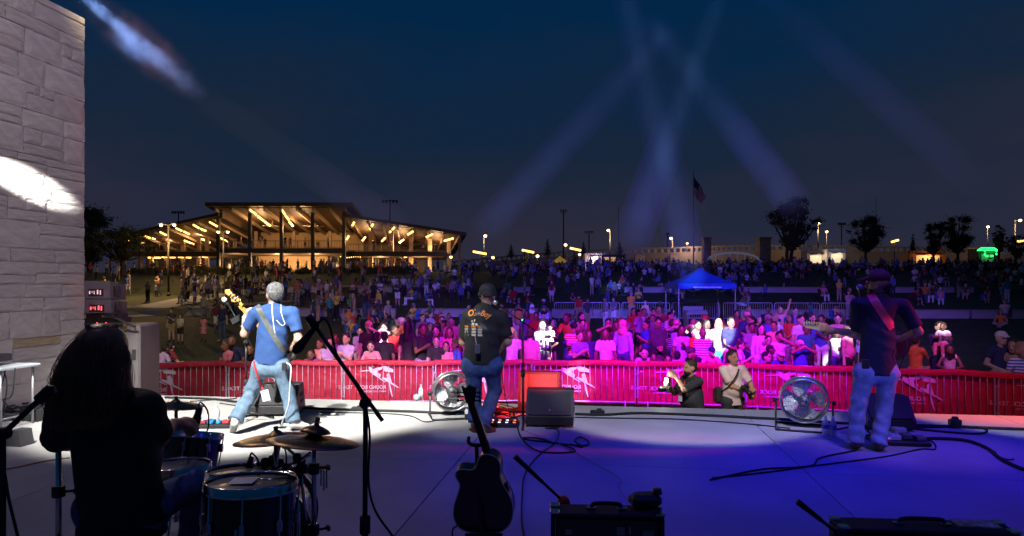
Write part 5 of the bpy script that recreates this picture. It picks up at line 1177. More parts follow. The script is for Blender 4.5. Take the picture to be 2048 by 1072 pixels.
t = empty('drink_can', PG(935, 846), 0, 'white and black drink can behind the guitar headstock', 'can'); b = MB(); b.lathe([(0, 0), (.026, 0), (.033, .01), (.033, .145), (.027, .16), (0, .158)], 16); b.build('body', whiteb, t); b = MB(); b.lathe([(.0335, .04), (.0335, .11)], 16); b.build('label', blkp, t)
t = empty('plastic_cup', PG(410, 848), 0, 'small clear plastic cup beside the water bottle of the bassist', 'cup'); b = MB(); b.lathe([(0, .002), (.028, .002), (.038, .10), (.036, .10), (.026, .006)], 16); b.build('body', bott, t)
b = MB(); b.lathe([(0, -.045), (.03, -.03), (.05, 0), (.04, .035), (0, .05)], 10, M=Matrix.Scale(1.15, 4)); b.build('sponge_ball', mat('grey_cloth', (.32, .35, .38), .9, var=.3, vscale=20, bump=.8), loc=PG(837, 802)+Vector((-.02, 0, .045)), label='crumpled grey cloth ball beside the bottle at the stage edge', cat='cloth')
def pedalboard(label, px, py, w, d, rz, pedals):
    p = PG(px, py); t = empty('pedalboard', p, rz, label, 'pedalboard', 'pedalboards'); b = MB(); b.box((0, 0, .025), (w, d, .045), bev=.008); b.build('board', blkm, t)
    for (x, y, ww, dd, hh, c, led_) in pedals:
        b = MB(); b.box((x, y, .05+hh/2), (ww, dd, hh), bev=.006); o = b.build('pedal', mat('pedal_%02d%02d%02d' % tuple(int(k*99) for k in c), c, .4), t)
        b = MB(); b.lathe([(0, .012), (.008, .012), (.008, 0)], 8, M=Matrix.Translation((x, y-dd*.3, .05+hh))); b.build('switch', chrome, o)
        if led_: b = MB(); b.box((x, y-dd/2-.001, .05+hh*.6), (ww*.5, .004, .008)); b.build('lamp', led_, o)
wl = mat('pedal_led_white', (1, 1, 1), .4, var=0, emit=(.9, .95, 1), estr=2.5); rl = mat('pedal_led_red', (1, .2, .1), .4, var=0, emit=(1, .15, .05), estr=3)
pedalboard('black pedalboard with tiny lit buttons at the feet of the singer', 1000, 852, .44, .22, R(-4), [(-.17+.085*i, .04, .06, .07, .03, (.03, .03, .035), wl if i % 2 else rl) for i in range(5)]+[(-.17+.085*i, -.06, .06, .07, .02, (.03, .03, .035), rl if i in (1, 4) else wl) for i in range(5)])
pedalboard('pedalboard crowded with effect pedals beside the guitarist in the cap', 1795, 886, .52, .32, R(-10), [(-.18, .05, .10, .12, .04, (.35, .3, .4), None), (-.05, -.06, .09, .12, .05, (.4, .35, .5), None), (.08, .02, .10, .14, .05, (.06, .05, .08), None), (.19, -.05, .09, .12, .04, (.1, .08, .12), None), (-.16, -.1, .12, .08, .04, (.5, .45, .6), rl), (.05, .1, .12, .1, .09, (.3, .28, .4), None)])
pedalboard('small pedalboard with red and blue pedals left of the bassist', 432, 855, .40, .16, R(3), [(-.13, 0, .06, .1, .035, (.3, .02, .03), None), (-.05, 0, .07, .1, .04, (.02, .2, .5), None), (.04, .0, .05, .1, .03, (.02, .25, .55), None), (.12, .0, .08, .1, .035, (.35, .03, .04), None)])
cab = rubber; tn = mat('tan_cable', (.5, .4, .33), .6); oc = mat('orange_cable', (.35, .12, .04), .6)
cable('stage_cable', [(330, 797), (420, 800), (470, 806), (520, 812), (600, 818), (700, 822), (830, 826), (910, 830)], .016, cab, 'thick black cable along the front edge left of the white fan')
cable('stage_cable', [(380, 804), (440, 800), (470, 798), (476, 790), (492, 788), (500, 803), (480, 812), (440, 808)], .007, cab, 'thin looping cable on the floor left of the bassist')
cable('stage_cable', [(640, 826), (760, 828), (820, 833), (850, 845), (880, 840), (900, 838)], .006, cab, 'thin cable running to the coil beside the white fan')
cable('stage_cable', [(1150, 831), (1210, 832), (1280, 829), (1400, 833), (1500, 838), (1560, 841), (1700, 850), (1810, 853), (1900, 856), (2060, 862)], .016, cab, 'thick black cable along the stage front between the two fans')
cable('stage_cable', [(1150, 836), (1260, 838), (1360, 840), (1480, 848), (1580, 858)], .007, cab, 'thin cable just below the thick one left of the shaded fan')
cable('stage_cable', [(1078, 849), (1095, 855), (1120, 856), (1118, 850), (1098, 850), (1092, 858), (1116, 861), (1112, 885), (1075, 915), (1050, 950), (1044, 1000), (1044, 1050), (1052, 1090)], .007, cab, 'black cable wandering from the centre monitor to the bottom edge')
cable('stage_cable', [(1033, 850), (1045, 880), (1080, 905), (1150, 905), (1120, 890), (1060, 882), (1045, 878), (1075, 878), (1110, 888), (1170, 893), (1176, 884), (1160, 876), (1150, 884), (1165, 896), (1140, 890)], .008, cab, 'looped black cable on the floor right of the acoustic guitar')
cable('stage_cable', [(1040, 858), (1090, 878), (1140, 900), (1190, 928), (1240, 958), (1237, 975), (1258, 1005), (1262, 1012)], .004, tn, 'thin tan cord snaking towards the centre amplifier')
cable('stage_cable', [(1420, 962), (1475, 950), (1530, 940), (1620, 934), (1640, 918), (1700, 905), (1712, 903)], .008, cab, 'black cable in the blue light left of the guitarist boots')
cable('stage_cable', [(1425, 958), (1520, 948), (1640, 932), (1770, 915), (1840, 900), (1870, 900), (1865, 885), (1835, 880)], .007, cab, 'long black cable passing in front of the guitarist boots')
cable('stage_cable', [(1800, 884), (1860, 880), (1930, 884), (1975, 900), (2000, 920), (2040, 940), (2090, 955)], .016, cab, 'thick black cable curving off at the right edge')
cable('stage_cable', [(1780, 855), (1850, 862), (1930, 869), (1968, 868), (1970, 860), (1930, 855), (1880, 856), (1830, 858), (1800, 866)], .011, cab, 'flat loop of black cable right of the guitarist in the cap')
cable('stage_cable', [(1990, 905), (1996, 914), (2015, 921), (2028, 920)], .007, cab, 'short loose cable end by the curving thick cable')
cable('stage_cable', [(-10, 944), (40, 935), (100, 922), (140, 917)], .006, oc, 'thin orange cord crossing the floor left of the drummer')
for k in range(6):
    q = [PG(975+rnd.uniform(-5, 70), 824+rnd.uniform(-4, 16))+Vector((0, 0, rnd.uniform(.01, .09))) for _ in range(8)]; MB().tube(spline(q, 6), .007, 5).build('cable_tangle', rubber, label='red lit cable in the tangle behind the singer pedalboard', cat='cable', group='cable tangle behind the singer pedalboard')
b = MB(); b.box((0, 0, .05), (.12, .08, .1), bev=.01); b.box((0, 0, .11), (.06, .05, .04), bev=.008); b.build('junction_box', blkp, loc=PG(1910, 856), rz=R(-5), label='small black junction box on the cable loop at the right', cat='box')
for px, py, lab in ((1195, 829, 'right of the centre monitor'), (717, 822, 'left of the white fan')): b = MB(); b.box((0, 0, .03), (.18, .08, .05), bev=.012); b.box((.02, 0, .06), (.06, .06, .03), bev=.008); b.build('cable_joiner', rubber, loc=PG(px, py), rz=R(-6), label='black plug block on the thick cable '+lab, cat='plug')

# ================================================================ the band
def cloth(name, col, var=.12, fold=.5, rough=.85, sc=9):
    return mat(name, col, rough, var=var, vscale=14, bump=fold, bscale=sc)
skinm = mat('skin', (.52, .30, .22), .5, var=.08, vscale=10); skin2 = mat('skin_tan', (.42, .23, .15), .5, var=.08)
denim = cloth('faded_denim', (.115, .185, .265), .35, .9, .85, 11); denim2 = cloth('blue_denim', (.045, .09, .24), .4, .9, .85, 11); denim3 = cloth('pale_denim', (.30, .36, .48), .3, .9, .85, 11)
eyem = mat('dark_eye', (.03, .02, .02), .4); greyh = mat('grey_hair', (.13, .13, .13), .7, var=.8, vscale=45, bump=.9, bscale=70); dkhair = mat('dark_hair', (.02, .014, .01), .6, var=.4, vscale=40, bump=.6, bscale=80)
white_sh = mat('white_shoe', (.62, .58, .55), .6); boots = mat('brown_boots', (.09, .04, .025), .5)
class Fig:
    """places joints from photo pixels with a depth offset, relative to a ground anchor"""
    def __init__(s, px, D): s.D = D; s.o = Vector(((px-1024)/F*D, D, 0))
    def __call__(s, px, py, dy=0.): v = P(px, py, s.D+dy)-s.o; return A(v.x, v.y, v.z)
def hero(name, fig, prims, mats, h, label):
    me = sdf_mesh(name, prims, h, mats, .0105); o = put(name, me, loc=fig.o, label=label, cat='person'); return o
def bvh_of(objs):
    v = []; f = []
    for o in objs:
        n = len(v); off = o.location if o.parent is None else o.parent.location+o.location
        v += [p.co+off for p in o.data.vertices]; f += [tuple(i+n for i in p.vertices) for p in o.data.polygons]
    return BVHTree.FromPolygons(v, f)
def on_body(bv, px, py, lift=.006, D=7.5):
    o = Vector((0, 0, HC)); d = (P(px, py, 1)-o).normalized(); h = bv.ray_cast(o, d)
    return (h[0]-d*lift) if h[0] is not None else P(px, py, D)
def drape(name, bv, pts, wpx, m, parent, D, lift=.006, n=6):
    q = spline([Vector((a, b, 0)) for a, b in pts], n); top = []; 
    for i, p in enumerate(q):
        d = (q[min(i+1, len(q)-1)]-q[max(i-1, 0)]).normalized(); s = Vector((-d.y, d.x, 0))*wpx/2
        top.append([on_body(bv, p.x+s.x*k, p.y+s.y*k, lift, D) for k in (-1, -.3, .3, 1)])
    v = [p for r in top for p in r]; back = [p+Vector((0, .004, 0)) for p in v]; N = len(v); b = MB()
    f = [(i*4+k, i*4+k+1, i*4+k+5, i*4+k+4) for i in range(len(q)-1) for k in range(3)]
    b.add(v, f, 0, True); o = b.build(name, m, parent)
    if parent: o.location = -parent.location
    return o

# --- bassist in the blue tee
fg = Fig(543, 7.5); J = dict(pel=fg(541, 716), nk=fg(549, 608), hd=fg(549, 588), shl=fg(512, 625), shr=fg(586, 626), ell=fg(489, 668, .06), hal=fg(490, 636, .20), elr=fg(597, 678, -.02), har=fg(578, 708, .16),
    hil=fg(524, 734), hir=fg(560, 734), knl=fg(502, 786, .06), anl=fg(471, 840, -.16), knr=fg(576, 786, .04), anr=fg(587, 842, .02), tol=fg(465, 862, -.05), tor=fg(614, 853, .10))
pr = human(J, 1, .55, 'straight', 1.05, 'none', .75, hands=dict(l=(A(.35, .1, .9), A(.8, .3, -.1), -1, .75), r=(A(-.5, .3, -.2), A(-.3, -.2, -.9), 1, .6)), hem=.03, shirt=.014, cuff=.02)
blue = cloth('royal_blue_tee', (.023, .068, .215), .12, .55)
bas = hero('person', fg, pr, [skinm, blue, denim, white_sh, greyh, eyem], .0095, 'bassist in a blue tee and faded jeans seen from behind, legs apart')
hb = head_prims(J['hd'], 1, .75, 'short'); me = sdf_mesh('hair', [(*p[:-1], 0) for p in hb if p[-1] == HAIR]+[('e', J['hd']+A(.02, -.03, .03), A(.088, .09, .085), 0), ('e', J['hd']+A(.045, -.02, .07), A(.05, .06, .04), 0), ('e', J['hd']+A(-.03, .03, .075), A(.055, .06, .04), 0)], .009, [greyh]); put('hair', me, bas)
bv = bvh_of([bas])
strapm = mat('strap_leather', (.10, .11, .10), .35, var=.3, vscale=20); wire = mat('white_wire', (.75, .78, .8), .4); redl = mat('red_lanyard', (.55, .03, .03), .6)
bass = empty('bass_guitar', P(560, 700, 7.78), 0, 'bass guitar with amber maple headstock held by the bassist in blue', 'guitar'); maple = mat('amber_maple', (.60, .30, .06), .35, var=.15, vscale=12, coat=.3)
Lb = lambda px, py, D: P(px, py, D)-bass.location
b = MB(); n0, n1 = Lb(548, 682, 7.78), Lb(479, 611, 7.66); d = (n1-n0).normalized(); sd = Vector((d.z, 0, -d.x)).normalized(); th = Vector((0, .022, 0))
for (a, c, w0, w1) in ((n0, n1, .032, .022),): b.add([a-sd*w0, a+sd*w0, c+sd*w1, c-sd*w1, a-sd*w0+th, a+sd*w0+th, c+sd*w1+th, c-sd*w1+th], [(0, 1, 2, 3), (7, 6, 5, 4), (0, 4, 5, 1), (1, 5, 6, 2), (2, 6, 7, 3), (3, 7, 4, 0)])
b.build('neck', maple, bass)
hp = [(483, 614), (474, 603), (468, 604), (462, 602), (463, 597), (459, 594), (456, 591), (451, 587), (449, 582), (452, 578.5), (458, 578), (461, 582), (462, 586), (468, 588), (470, 593), (475, 596), (478, 594), (479, 600), (486, 609)]
b = MB(); bp_ = [Lb(x, y, 7.65) for x, y in hp]; n = len(bp_); b.add(bp_+[p+Vector((0, .018, 0)) for p in bp_], [tuple(range(n)), tuple(range(2*n-1, n-1, -1))]+[(i, i+n, (i+1) % n+n, (i+1) % n) for i in range(n)]); hs_ = b.build('headstock', maple, bass)
for x, y in ((459, 589), (465, 594), (470, 598), (476, 604)):
    q = Lb(x, y, 7.64); b = MB(); b.lathe([(0, -.006), (.013, -.006), (.013, .006), (0, .006)], 10, M=Matrix.Translation(q) @ Matrix.Rotation(math.pi/2, 4, 'X')); e = Lb(x+6, y-6, 7.64); b.tube([q, e], .004, 6); b.box(e, (.018, .006, .018), rot=Matrix.Rotation(.8, 3, 'Y')); b.build('tuner', chrome, hs_)
bo = [(540, 676), (556, 664), (560, 680), (574, 690), (588, 684), (592, 700), (588, 716), (574, 728), (556, 728), (545, 716), (546, 700)]
b = MB(); q = spline([Vector((x, y, 0)) for x, y in bo+[bo[0]]], 4)[:-1]; bp_ = [Lb(p.x, p.y, 7.8) for p in q]; n = len(bp_); b.add(bp_+[p+Vector((0, .045, 0)) for p in bp_], [tuple(range(n)), tuple(range(2*n-1, n-1, -1))]+[(i, i+n, (i+1) % n+n, (i+1) % n) for i in range(n)]); b.build('body', mat('bass_body', (.5, .5, .48), .3, coat=.5), bass)
st_ = drape('strap', bv, [(514, 610), (527, 636), (545, 668), (562, 694), (576, 706), (585, 714)], 11, strapm, bass, 7.5)
drape('ear_wire', bv, [(544, 603), (545, 630), (548, 655), (551, 674)], 1.6, wire, bas, 7.5); drape('ear_wire', bv, [(562, 603), (562, 622), (567, 640), (570, 646), (566, 651), (560, 648), (553, 640)], 1.6, wire, bas, 7.5)
drape('lanyard', bv, [(507, 722), (513, 745), (521, 768), (526, 780)], 3.6, redl, bas, 7.38, .012)
b = MB(); b.box(P(531, 791, 7.36)-bas.location, (.085, .004, .12), rot=Matrix.Rotation(R(-14), 3, 'Y')); b.build('badge', mat('badge_card', (.62, .52, .62), .5), bas)
b = MB(); b.box(P(569, 733, 7.36)-bas.location, (.05, .03, .085), bev=.006); b.build('belt_pack', blkp, bas); b = MB(); b.tube(spline([P(573, 725, 7.36)-bas.location, P(582, 735, 7.33)-bas.location, P(580, 770, 7.33)-bas.location, P(577, 810, 7.36)-bas.location, P(566, 840, 7.42)-bas.location, P(563, 852, 7.45)-bas.location], 6), .007, 6); b.build('instrument_cable', wire, bas)

# --- singer with the tour shirt
fg = Fig(963, 7.45); J = dict(pel=fg(963, 712), nk=fg(968, 612, .0), hd=fg(975, 590, .02), shl=fg(936, 632), shr=fg(1003, 634), ell=fg(926, 684, .14), hal=fg(950, 700, .34), elr=fg(1016, 684, .05), har=fg(990, 708, .27),
    hil=fg(946, 730), hir=fg(982, 730), knl=fg(950, 792, .10), anl=fg(950, 842, -.02), knr=fg(990, 780, .10), anr=fg(966, 848, -.06), tol=fg(950, 852, .16), tor=fg(986, 862, .05))
pr = human(J, 1, .6, 'straight', 1.2, 'none', -.35, hands=dict(r=(A(-.7, .5, .1), A(0, .2, -1), 1, .6)), hem=.05, shirt=.016)
btee = cloth('black_tee', (.022, .022, .023), .2, .6); sing = hero('person', fg, pr, [mat('skin_pink', (.55, .30, .24), .5), btee, denim2, boots, dkhair, eyem], .0095, 'singer in a black tour shirt, backwards cap and jeans seen from behind')
camo = mat('camo_cap', (.030, .027, .026), .8, var=.8, vscale=22); hd = J['hd']
me = sdf_mesh('cap', [('e', hd+A(0, -.005, .05), A(.091, .107, .082), 0), ('c', hd+A(-.075, -.03, .005), hd+A(.075, -.03, .005), .03, .03, 1, 0), ('c', hd+A(-.03, -.095, .0), hd+A(.04, -.095, .0), .022, .022, .7, 0)], .008, [camo]); put('cap', me, sing)
bv = bvh_of([sing]); prt = mat('orange_print', (.85, .30, .03), .7); prw = mat('cream_print', (.75, .70, .55), .7)
def print_text(txt, px, py, hpx, ang, m, name='shirt_lettering', bold=.03, shear=.3, D=7.45, sx=1.):
    vv, ff = text_verts(txt, 1, bold, shear); b = MB(); v = []
    for p in vv:
        x = p.x*hpx*sx; y = -p.y*hpx; v.append(on_body(bv, px+x*math.cos(ang)-y*math.sin(ang), py+x*math.sin(ang)+y*math.cos(ang), .004, D))
    b.add(v, ff); o = b.build(name, m, sing); o.location = -sing.location
print_text('Ole', 935, 632, 17, R(-4), prt, sx=.85); print_text('Boy', 959, 630, 16, R(18), prt, sx=.85)
def mark(px, py, w, h, m, ang=0.):
    b = MB(); q = [(-w/2, -h/2), (w/2, -h/2), (w/2, h/2), (-w/2, h/2)]; b.add([on_body(bv, px+x*math.cos(ang)-y*math.sin(ang), py+x*math.sin(ang)+y*math.cos(ang), .004, 7.45) for x, y in q], [(0, 1, 2, 3)]); o = b.build('shirt_print', m, sing); o.location = -sing.location
for x, y, w, h in ((946, 648, 5, 5), (953, 649, 5, 4), (949, 641, 2, 5), (944, 642, 2, 3)): mark(x, y, w, h, prw, .4)
for r_ in range(4):
    for c_ in range(3):
        for k in range(2): mark(935+c_*12.5+rnd.uniform(-.5, .5)-(2 if c_ == 0 else 0), 652+r_*5.6+k*2.2+(.5 if c_ == 2 else 0), 9-2*(c_ == 0)-2*k*rnd.random(), 1.5, prt if r_ == 0 else prw, R(2))
drape('strap', bv, [(957, 612), (957, 630), (966, 652), (976, 668), (986, 690)], 9, mat('black_strap', (.03, .03, .032), .4), sing, 7.45)
b = MB(); b.box(P(955, 698, 7.22)-sing.location, (.055, .03, .1), bev=.006); b.build('belt_pack', mat('pack_violet', (.12, .10, .16), .4), sing); drape('pack_wire', bv, [(950, 672), (952, 684), (954, 692)], 1.4, mat('grey_wire', (.3, .3, .3), .5), sing, 7.4)
ag = empty('singer_guitar', P(1004, 705, 7.75), 0, 'pale edged acoustic guitar peeking out beside the singer', 'guitar'); b = MB(); L_ = lambda px, py, D: P(px, py, D)-ag.location
go = [(950, 720), (960, 690), (980, 680), (992, 690), (1003, 676), (1012, 690), (1012, 715), (1004, 732), (985, 736), (965, 732)]
q = spline([Vector((x, y, 0)) for x, y in go+[go[0]]], 4)[:-1]; bp_ = [L_(p.x, p.y, 7.74) for p in q]; n = len(bp_); b.add(bp_+[p+Vector((0, .1, 0)) for p in bp_], [tuple(range(n)), tuple(range(2*n-1, n-1, -1))]+[(i, i+n, (i+1) % n+n, (i+1) % n) for i in range(n)]); b.build('body', mat('spruce', (.5, .32, .14), .35, coat=.4), ag)
b = MB(); b.tube([L_(985, 705, 7.8), L_(905, 680, 7.95)], .024, 8); b.build('neck', neckm, ag)
MB().tube(spline([P(1006, 735, 7.7), P(1003, 750, 7.7), P(1010, 790, 7.7), P(1020, 830, 7.7), P(1024, 848, 7.75)], 6), .005, 5).build('guitar_cable', rubber, label='black cable hanging from the singer guitar to the pedalboard', cat='cable')

# --- guitarist in the dark shirt and cap
fg = Fig(1752, 6.66); J = dict(pel=fg(1754, 728), nk=fg(1760, 590), hd=fg(1757, 566, .02), shl=fg(1716, 610), shr=fg(1806, 612), ell=fg(1716, 667, .16), hal=fg(1667, 661, .38), elr=fg(1836, 663, -.04), har=fg(1800, 678, .24),
    hil=fg(1730, 746), hir=fg(1774, 746), knl=fg(1715, 818, .03), anl=fg(1712, 880), knr=fg(1768, 820, .03), anr=fg(1757, 884, -.05), tol=fg(1706, 890, .18), tor=fg(1762, 894, .16))
pr = human(J, 1, .66, 'straight', 1.03, 'none', .95, hands=dict(l=(A(-.85, .1, .25), A(.2, .9, -.1), -1, .55), r=(A(-.8, .4, .1), A(0, .2, -1), 1, .6)), hem=.07, shirt=.017)
navy = cloth('navy_shirt', (.016, .018, .036), .15, .7); gui = hero('person', fg, pr, [skin2, navy, denim3, boots, dkhair, eyem], .0095, 'guitarist in a dark shirt, cap, glasses and pale jeans seen from behind')
hd = J['hd']; yw = .95; cd = lambda x, y, z: hd+A(x*math.cos(yw)-y*math.sin(yw), x*math.sin(yw)+y*math.cos(yw), z)
me = sdf_mesh('cap', [('e', cd(0, -.005, .055), A(.098, .104, .085), 0), ('c', cd(-.04, .085, .04), cd(-.025, .17, .028), .017, .011, 1, 0), ('c', cd(.04, .085, .04), cd(.025, .17, .028), .017, .011, 1, 0), ('c', cd(0, .09, .045), cd(0, .175, .03), .017, .011, 1, 0)], .008, [mat('dark_red_cap', (.085, .022, .03), .8, var=.3, vscale=20)]); put('cap', me, gui)
me = sdf_mesh('beard', [('e', cd(0, .035, -.08), A(.062, .064, .05), 0), ('e', cd(.0, -.045, -.03), A(.078, .06, .05), 0)], .008, [dkhair]); put('beard', me, gui)
b = MB()
for s in (-1, 1): b.tube([Vector(cd(s*.034+.024*math.cos(a*.524), .099, .008+.018*math.sin(a*.524))) for a in range(12)], .0028, 5, closed=True); b.tube([Vector(cd(s*.06, .097, .012)), Vector(cd(s*.083, .0, .008))], .003, 5)
b.tube([Vector(cd(-.01, .102, .012)), Vector(cd(.01, .102, .012))], .003, 5); b.build('glasses', mat('glasses_frame', (.55, .5, .45), .3, .7), gui)
bv = bvh_of([gui]); eg = empty('electric_guitar', P(1740, 690, 7.0), 0, 'electric guitar with pale headstock held by the guitarist in the cap', 'guitar'); L_ = lambda px, py, D: P(px, py, D)-eg.location
drape('strap', bv, [(1741, 586), (1752, 606), (1768, 630), (1786, 657)], 17, mat('red_strap', (.62, .05, .09), .5, var=.2, vscale=25), eg, 6.66)
palem = mat('pale_maple', (.55, .45, .30), .35, coat=.3)
hp = [(1644, 664), (1630, 659), (1614, 656), (1607, 652), (1607, 645), (1612, 642), (1640, 644), (1650, 652), (1652, 660)]
b = MB(); bp_ = [L_(x, y, 7.06) for x, y in hp]; n = len(bp_); b.add(bp_+[p+Vector((0, .016, 0)) for p in bp_], [tuple(range(n)), tuple(range(2*n-1, n-1, -1))]+[(i, i+n, (i+1) % n+n, (i+1) % n) for i in range(n)]); o = b.build('headstock', palem, eg)
for i in range(6): q = L_(1611+i*5, 648, 7.05); b = MB(); b.lathe([(0, -.005), (.009, -.005), (.009, .005), (0, .005)], 8, M=Matrix.Translation(q) @ Matrix.Rotation(math.pi/2, 4, 'X')); e = L_(1611+i*5, 641, 7.05); b.tube([q, e], .003, 5); b.box(e, (.012, .005, .012)); b.build('tuner', chrome, o)
b = MB(); b.tube([L_(1645, 656, 7.07), L_(1760, 686, 7.0)], [.02, .027], 8); b.build('neck', palem, eg)
go = [(1735, 680), (1758, 664), (1772, 676), (1798, 668), (1818, 656), (1828, 664), (1822, 690), (1812, 712), (1786, 722), (1756, 716), (1742, 702)]
b = MB(); q = spline([Vector((x, y, 0)) for x, y in go+[go[0]]], 4)[:-1]; bp_ = [L_(p.x, p.y, 6.98) for p in q]; n = len(bp_); b.add(bp_+[p+Vector((0, .045, 0)) for p in bp_], [tuple(range(n)), tuple(range(2*n-1, n-1, -1))]+[(i, i+n, (i+1) % n+n, (i+1) % n) for i in range(n)]); b.build('body', mat('guitar_dark', (.05, .03, .03), .25, coat=.6), eg)
b = MB(); b.box(P(1731, 728, 6.40)-gui.location, (.07, .03, .09), bev=.006); b.build('belt_pack', blkp, gui)
MB().tube(spline([P(1814, 676, 6.6), P(1812, 700, 6.55), P(1800, 735, 6.6), P(1790, 780, 6.7), P(1778, 840, 6.9), P(1775, 870, 7.0)], 6), .005, 5).build('guitar_cable', rubber, label='thin cable hanging from the guitarist waist to the pedals', cat='cable')

# --- drummer
fg = Fig(235, 3.0); J = dict(pel=fg(242, 995), nk=fg(212, 775, .05), hd=fg(210, 706, .06), shl=fg(130, 808, .03), shr=fg(290, 812, .03), ell=fg(112, 885, .20), hal=fg(190, 890, .48), elr=fg(318, 876, .16), har=fg(345, 850, .45),
    hil=fg(205, 1020, .02), hir=fg(285, 1020, .02), knl=fg(190, 1005, .46), anl=fg(200, 1160, .50), knr=fg(392, 968, .44), anr=fg(372, 1150, .50))
J['anl'][2] = .08; J['anr'][2] = .08
pr = human(J, 1, .75, 'long', 1.08, 'none', .1, hands=dict(l=(A(.5, .8, 0), A(.2, .2, -1), -1, .8), r=(A(.4, .9, 0), A(0, .2, -1), 1, .8)), hem=.1, shirt=.022)
drm = hero('person', fg, pr, [skin2, cloth('dark_tee', (.014, .014, .016), .2, .6), denim2, boots, dkhair, eyem], .011, 'drummer with long brown hair in a black tee, seen from behind')
hairm = mat('long_brown_hair', (.19, .105, .06), .40, var=.4, vscale=30)
hd = J['hd']; base_h = [('e', hd+A(0, -.02, .03), A(.098, .115, .105), 0), ('c', hd+A(0, -.05, 0), hd+A(.01, -.09, -.22), .10, .115, .7, 0), ('c', hd+A(-.06, -.03, -.05), hd+A(-.10, -.06, -.20), .06, .05, .8, 0), ('c', hd+A(.06, -.03, -.05), hd+A(.105, -.06, -.18), .06, .05, .8, 0)]
me = sdf_mesh('hair', base_h, .012, [hairm], kz=(.05,)*8); hr = put('hair', me, drm)
rr = random.Random(5); b = MB()
for i in range(1500):
    a = rr.uniform(-2.1, 2.1)-math.pi/2; e = rr.random(); p0 = Vector(hd)+Vector((math.cos(a)*.088*(1-.4*e), -.02+math.sin(a)*.11*(1-.4*e), .03+.10*e)); spread = rr.uniform(.07, .125)*(1+.35*(rr.random() < .10)); L = rr.uniform(.17, .31)
    p2 = Vector(hd)+Vector((math.cos(a)*spread*1.05, -.05-.35*L+math.sin(a)*spread*.75, -L)); p1 = p0.lerp(p2, .45)+Vector((math.cos(a)*.03, math.sin(a)*.03, .035)); w = rr.uniform(.003, .013); ph = rr.uniform(0, 6)
    q = spline([p0, p1, p1.lerp(p2, .55)+Vector((rr.uniform(-.02, .02), -.01, 0)), p2], 5); q = [p+Vector((math.sin(k*.9+ph)*w, math.cos(k*.9+ph)*w, 0))*(k/len(q)) for k, p in enumerate(q)]
    b.tube(q, [.0015]*(len(q)-1)+[.0006], 3, cap=False)
o = b.build('hair_strands', hairm, hr); o['kind'] = 'stuff'
b = MB(); b.tube([P(350, 850, 3.5)-drm.location, P(372, 842, 3.85)-drm.location], .008, 6); o = b.build('drumstick', mat('hickory', (.4, .26, .12), .5), drm); 

# ================================================================ people in the crowd
def attr_mat(name, prop, rough, bump=.4, bs=14, stripe=False):
    m = bpy.data.materials.new(name); m.use_nodes = True; t = m.node_tree; b = t.nodes['Principled BSDF']; b.inputs['Roughness'].default_value = rough
    a = t.nodes.new('ShaderNodeAttribute'); a.attribute_type = 'OBJECT'; a.attribute_name = prop
    co = t.nodes.new('ShaderNodeTexCoord'); n = t.nodes.new('ShaderNodeTexNoise'); n.inputs['Scale'].default_value = 9; n.inputs['Detail'].default_value = 4; t.links.new(co.outputs['Object'], n.inputs['Vector'])
    mr = t.nodes.new('ShaderNodeMapRange'); mr.inputs[3].default_value = .72; mr.inputs[4].default_value = 1.28; t.links.new(n.outputs['Fac'], mr.inputs[0])
    hs = t.nodes.new('ShaderNodeHueSaturation'); t.links.new(a.outputs['Color'], hs.inputs['Color']); t.links.new(mr.outputs[0], hs.inputs['Value'])
    src = hs.outputs[0]
    if stripe:
        a2 = t.nodes.new('ShaderNodeAttribute'); a2.attribute_type = 'OBJECT'; a2.attribute_name = 'second_color'; a3 = t.nodes.new('ShaderNodeAttribute'); a3.attribute_type = 'OBJECT'; a3.attribute_name = 'stripes'
        w = t.nodes.new('ShaderNodeTexWave'); w.bands_direction = 'Z'; w.inputs['Scale'].default_value = 5.5; t.links.new(co.outputs['Object'], w.inputs['Vector'])
        g = t.nodes.new('ShaderNodeMath'); g.operation = 'GREATER_THAN'; g.inputs[1].default_value = .5; t.links.new(w.outputs['Fac'], g.inputs[0]); mu = t.nodes.new('ShaderNodeMath'); mu.operation = 'MULTIPLY'; t.links.new(g.outputs[0], mu.inputs[0]); t.links.new(a3.outputs['Fac'], mu.inputs[1])
        mx = t.nodes.new('ShaderNodeMix'); mx.data_type = 'RGBA'; t.links.new(mu.outputs[0], mx.inputs[0]); t.links.new(src, mx.inputs[6]); t.links.new(a2.outputs['Color'], mx.inputs[7]); src = mx.outputs[2]
    t.links.new(src, b.inputs['Base Color'])
    n2 = t.nodes.new('ShaderNodeTexNoise'); n2.inputs['Scale'].default_value = bs; t.links.new(co.outputs['Object'], n2.inputs['Vector']); bp = t.nodes.new('ShaderNodeBump'); bp.inputs['Strength'].default_value = bump; bp.inputs['Distance'].default_value = .03; t.links.new(n2.outputs['Fac'], bp.inputs['Height']); t.links.new(bp.outputs[0], b.inputs['Normal'])
    return m
CM = [attr_mat('crowd_skin', 'skin_color', .5, .05), attr_mat('crowd_top', 'top_color', .85, .7, 12, True), attr_mat('crowd_bottom', 'bottom_color', .85, .7, 12), attr_mat('crowd_shoes', 'shoe_color', .6, .1), attr_mat('crowd_hair', 'hair_color', .6, .8, 40), eyem]
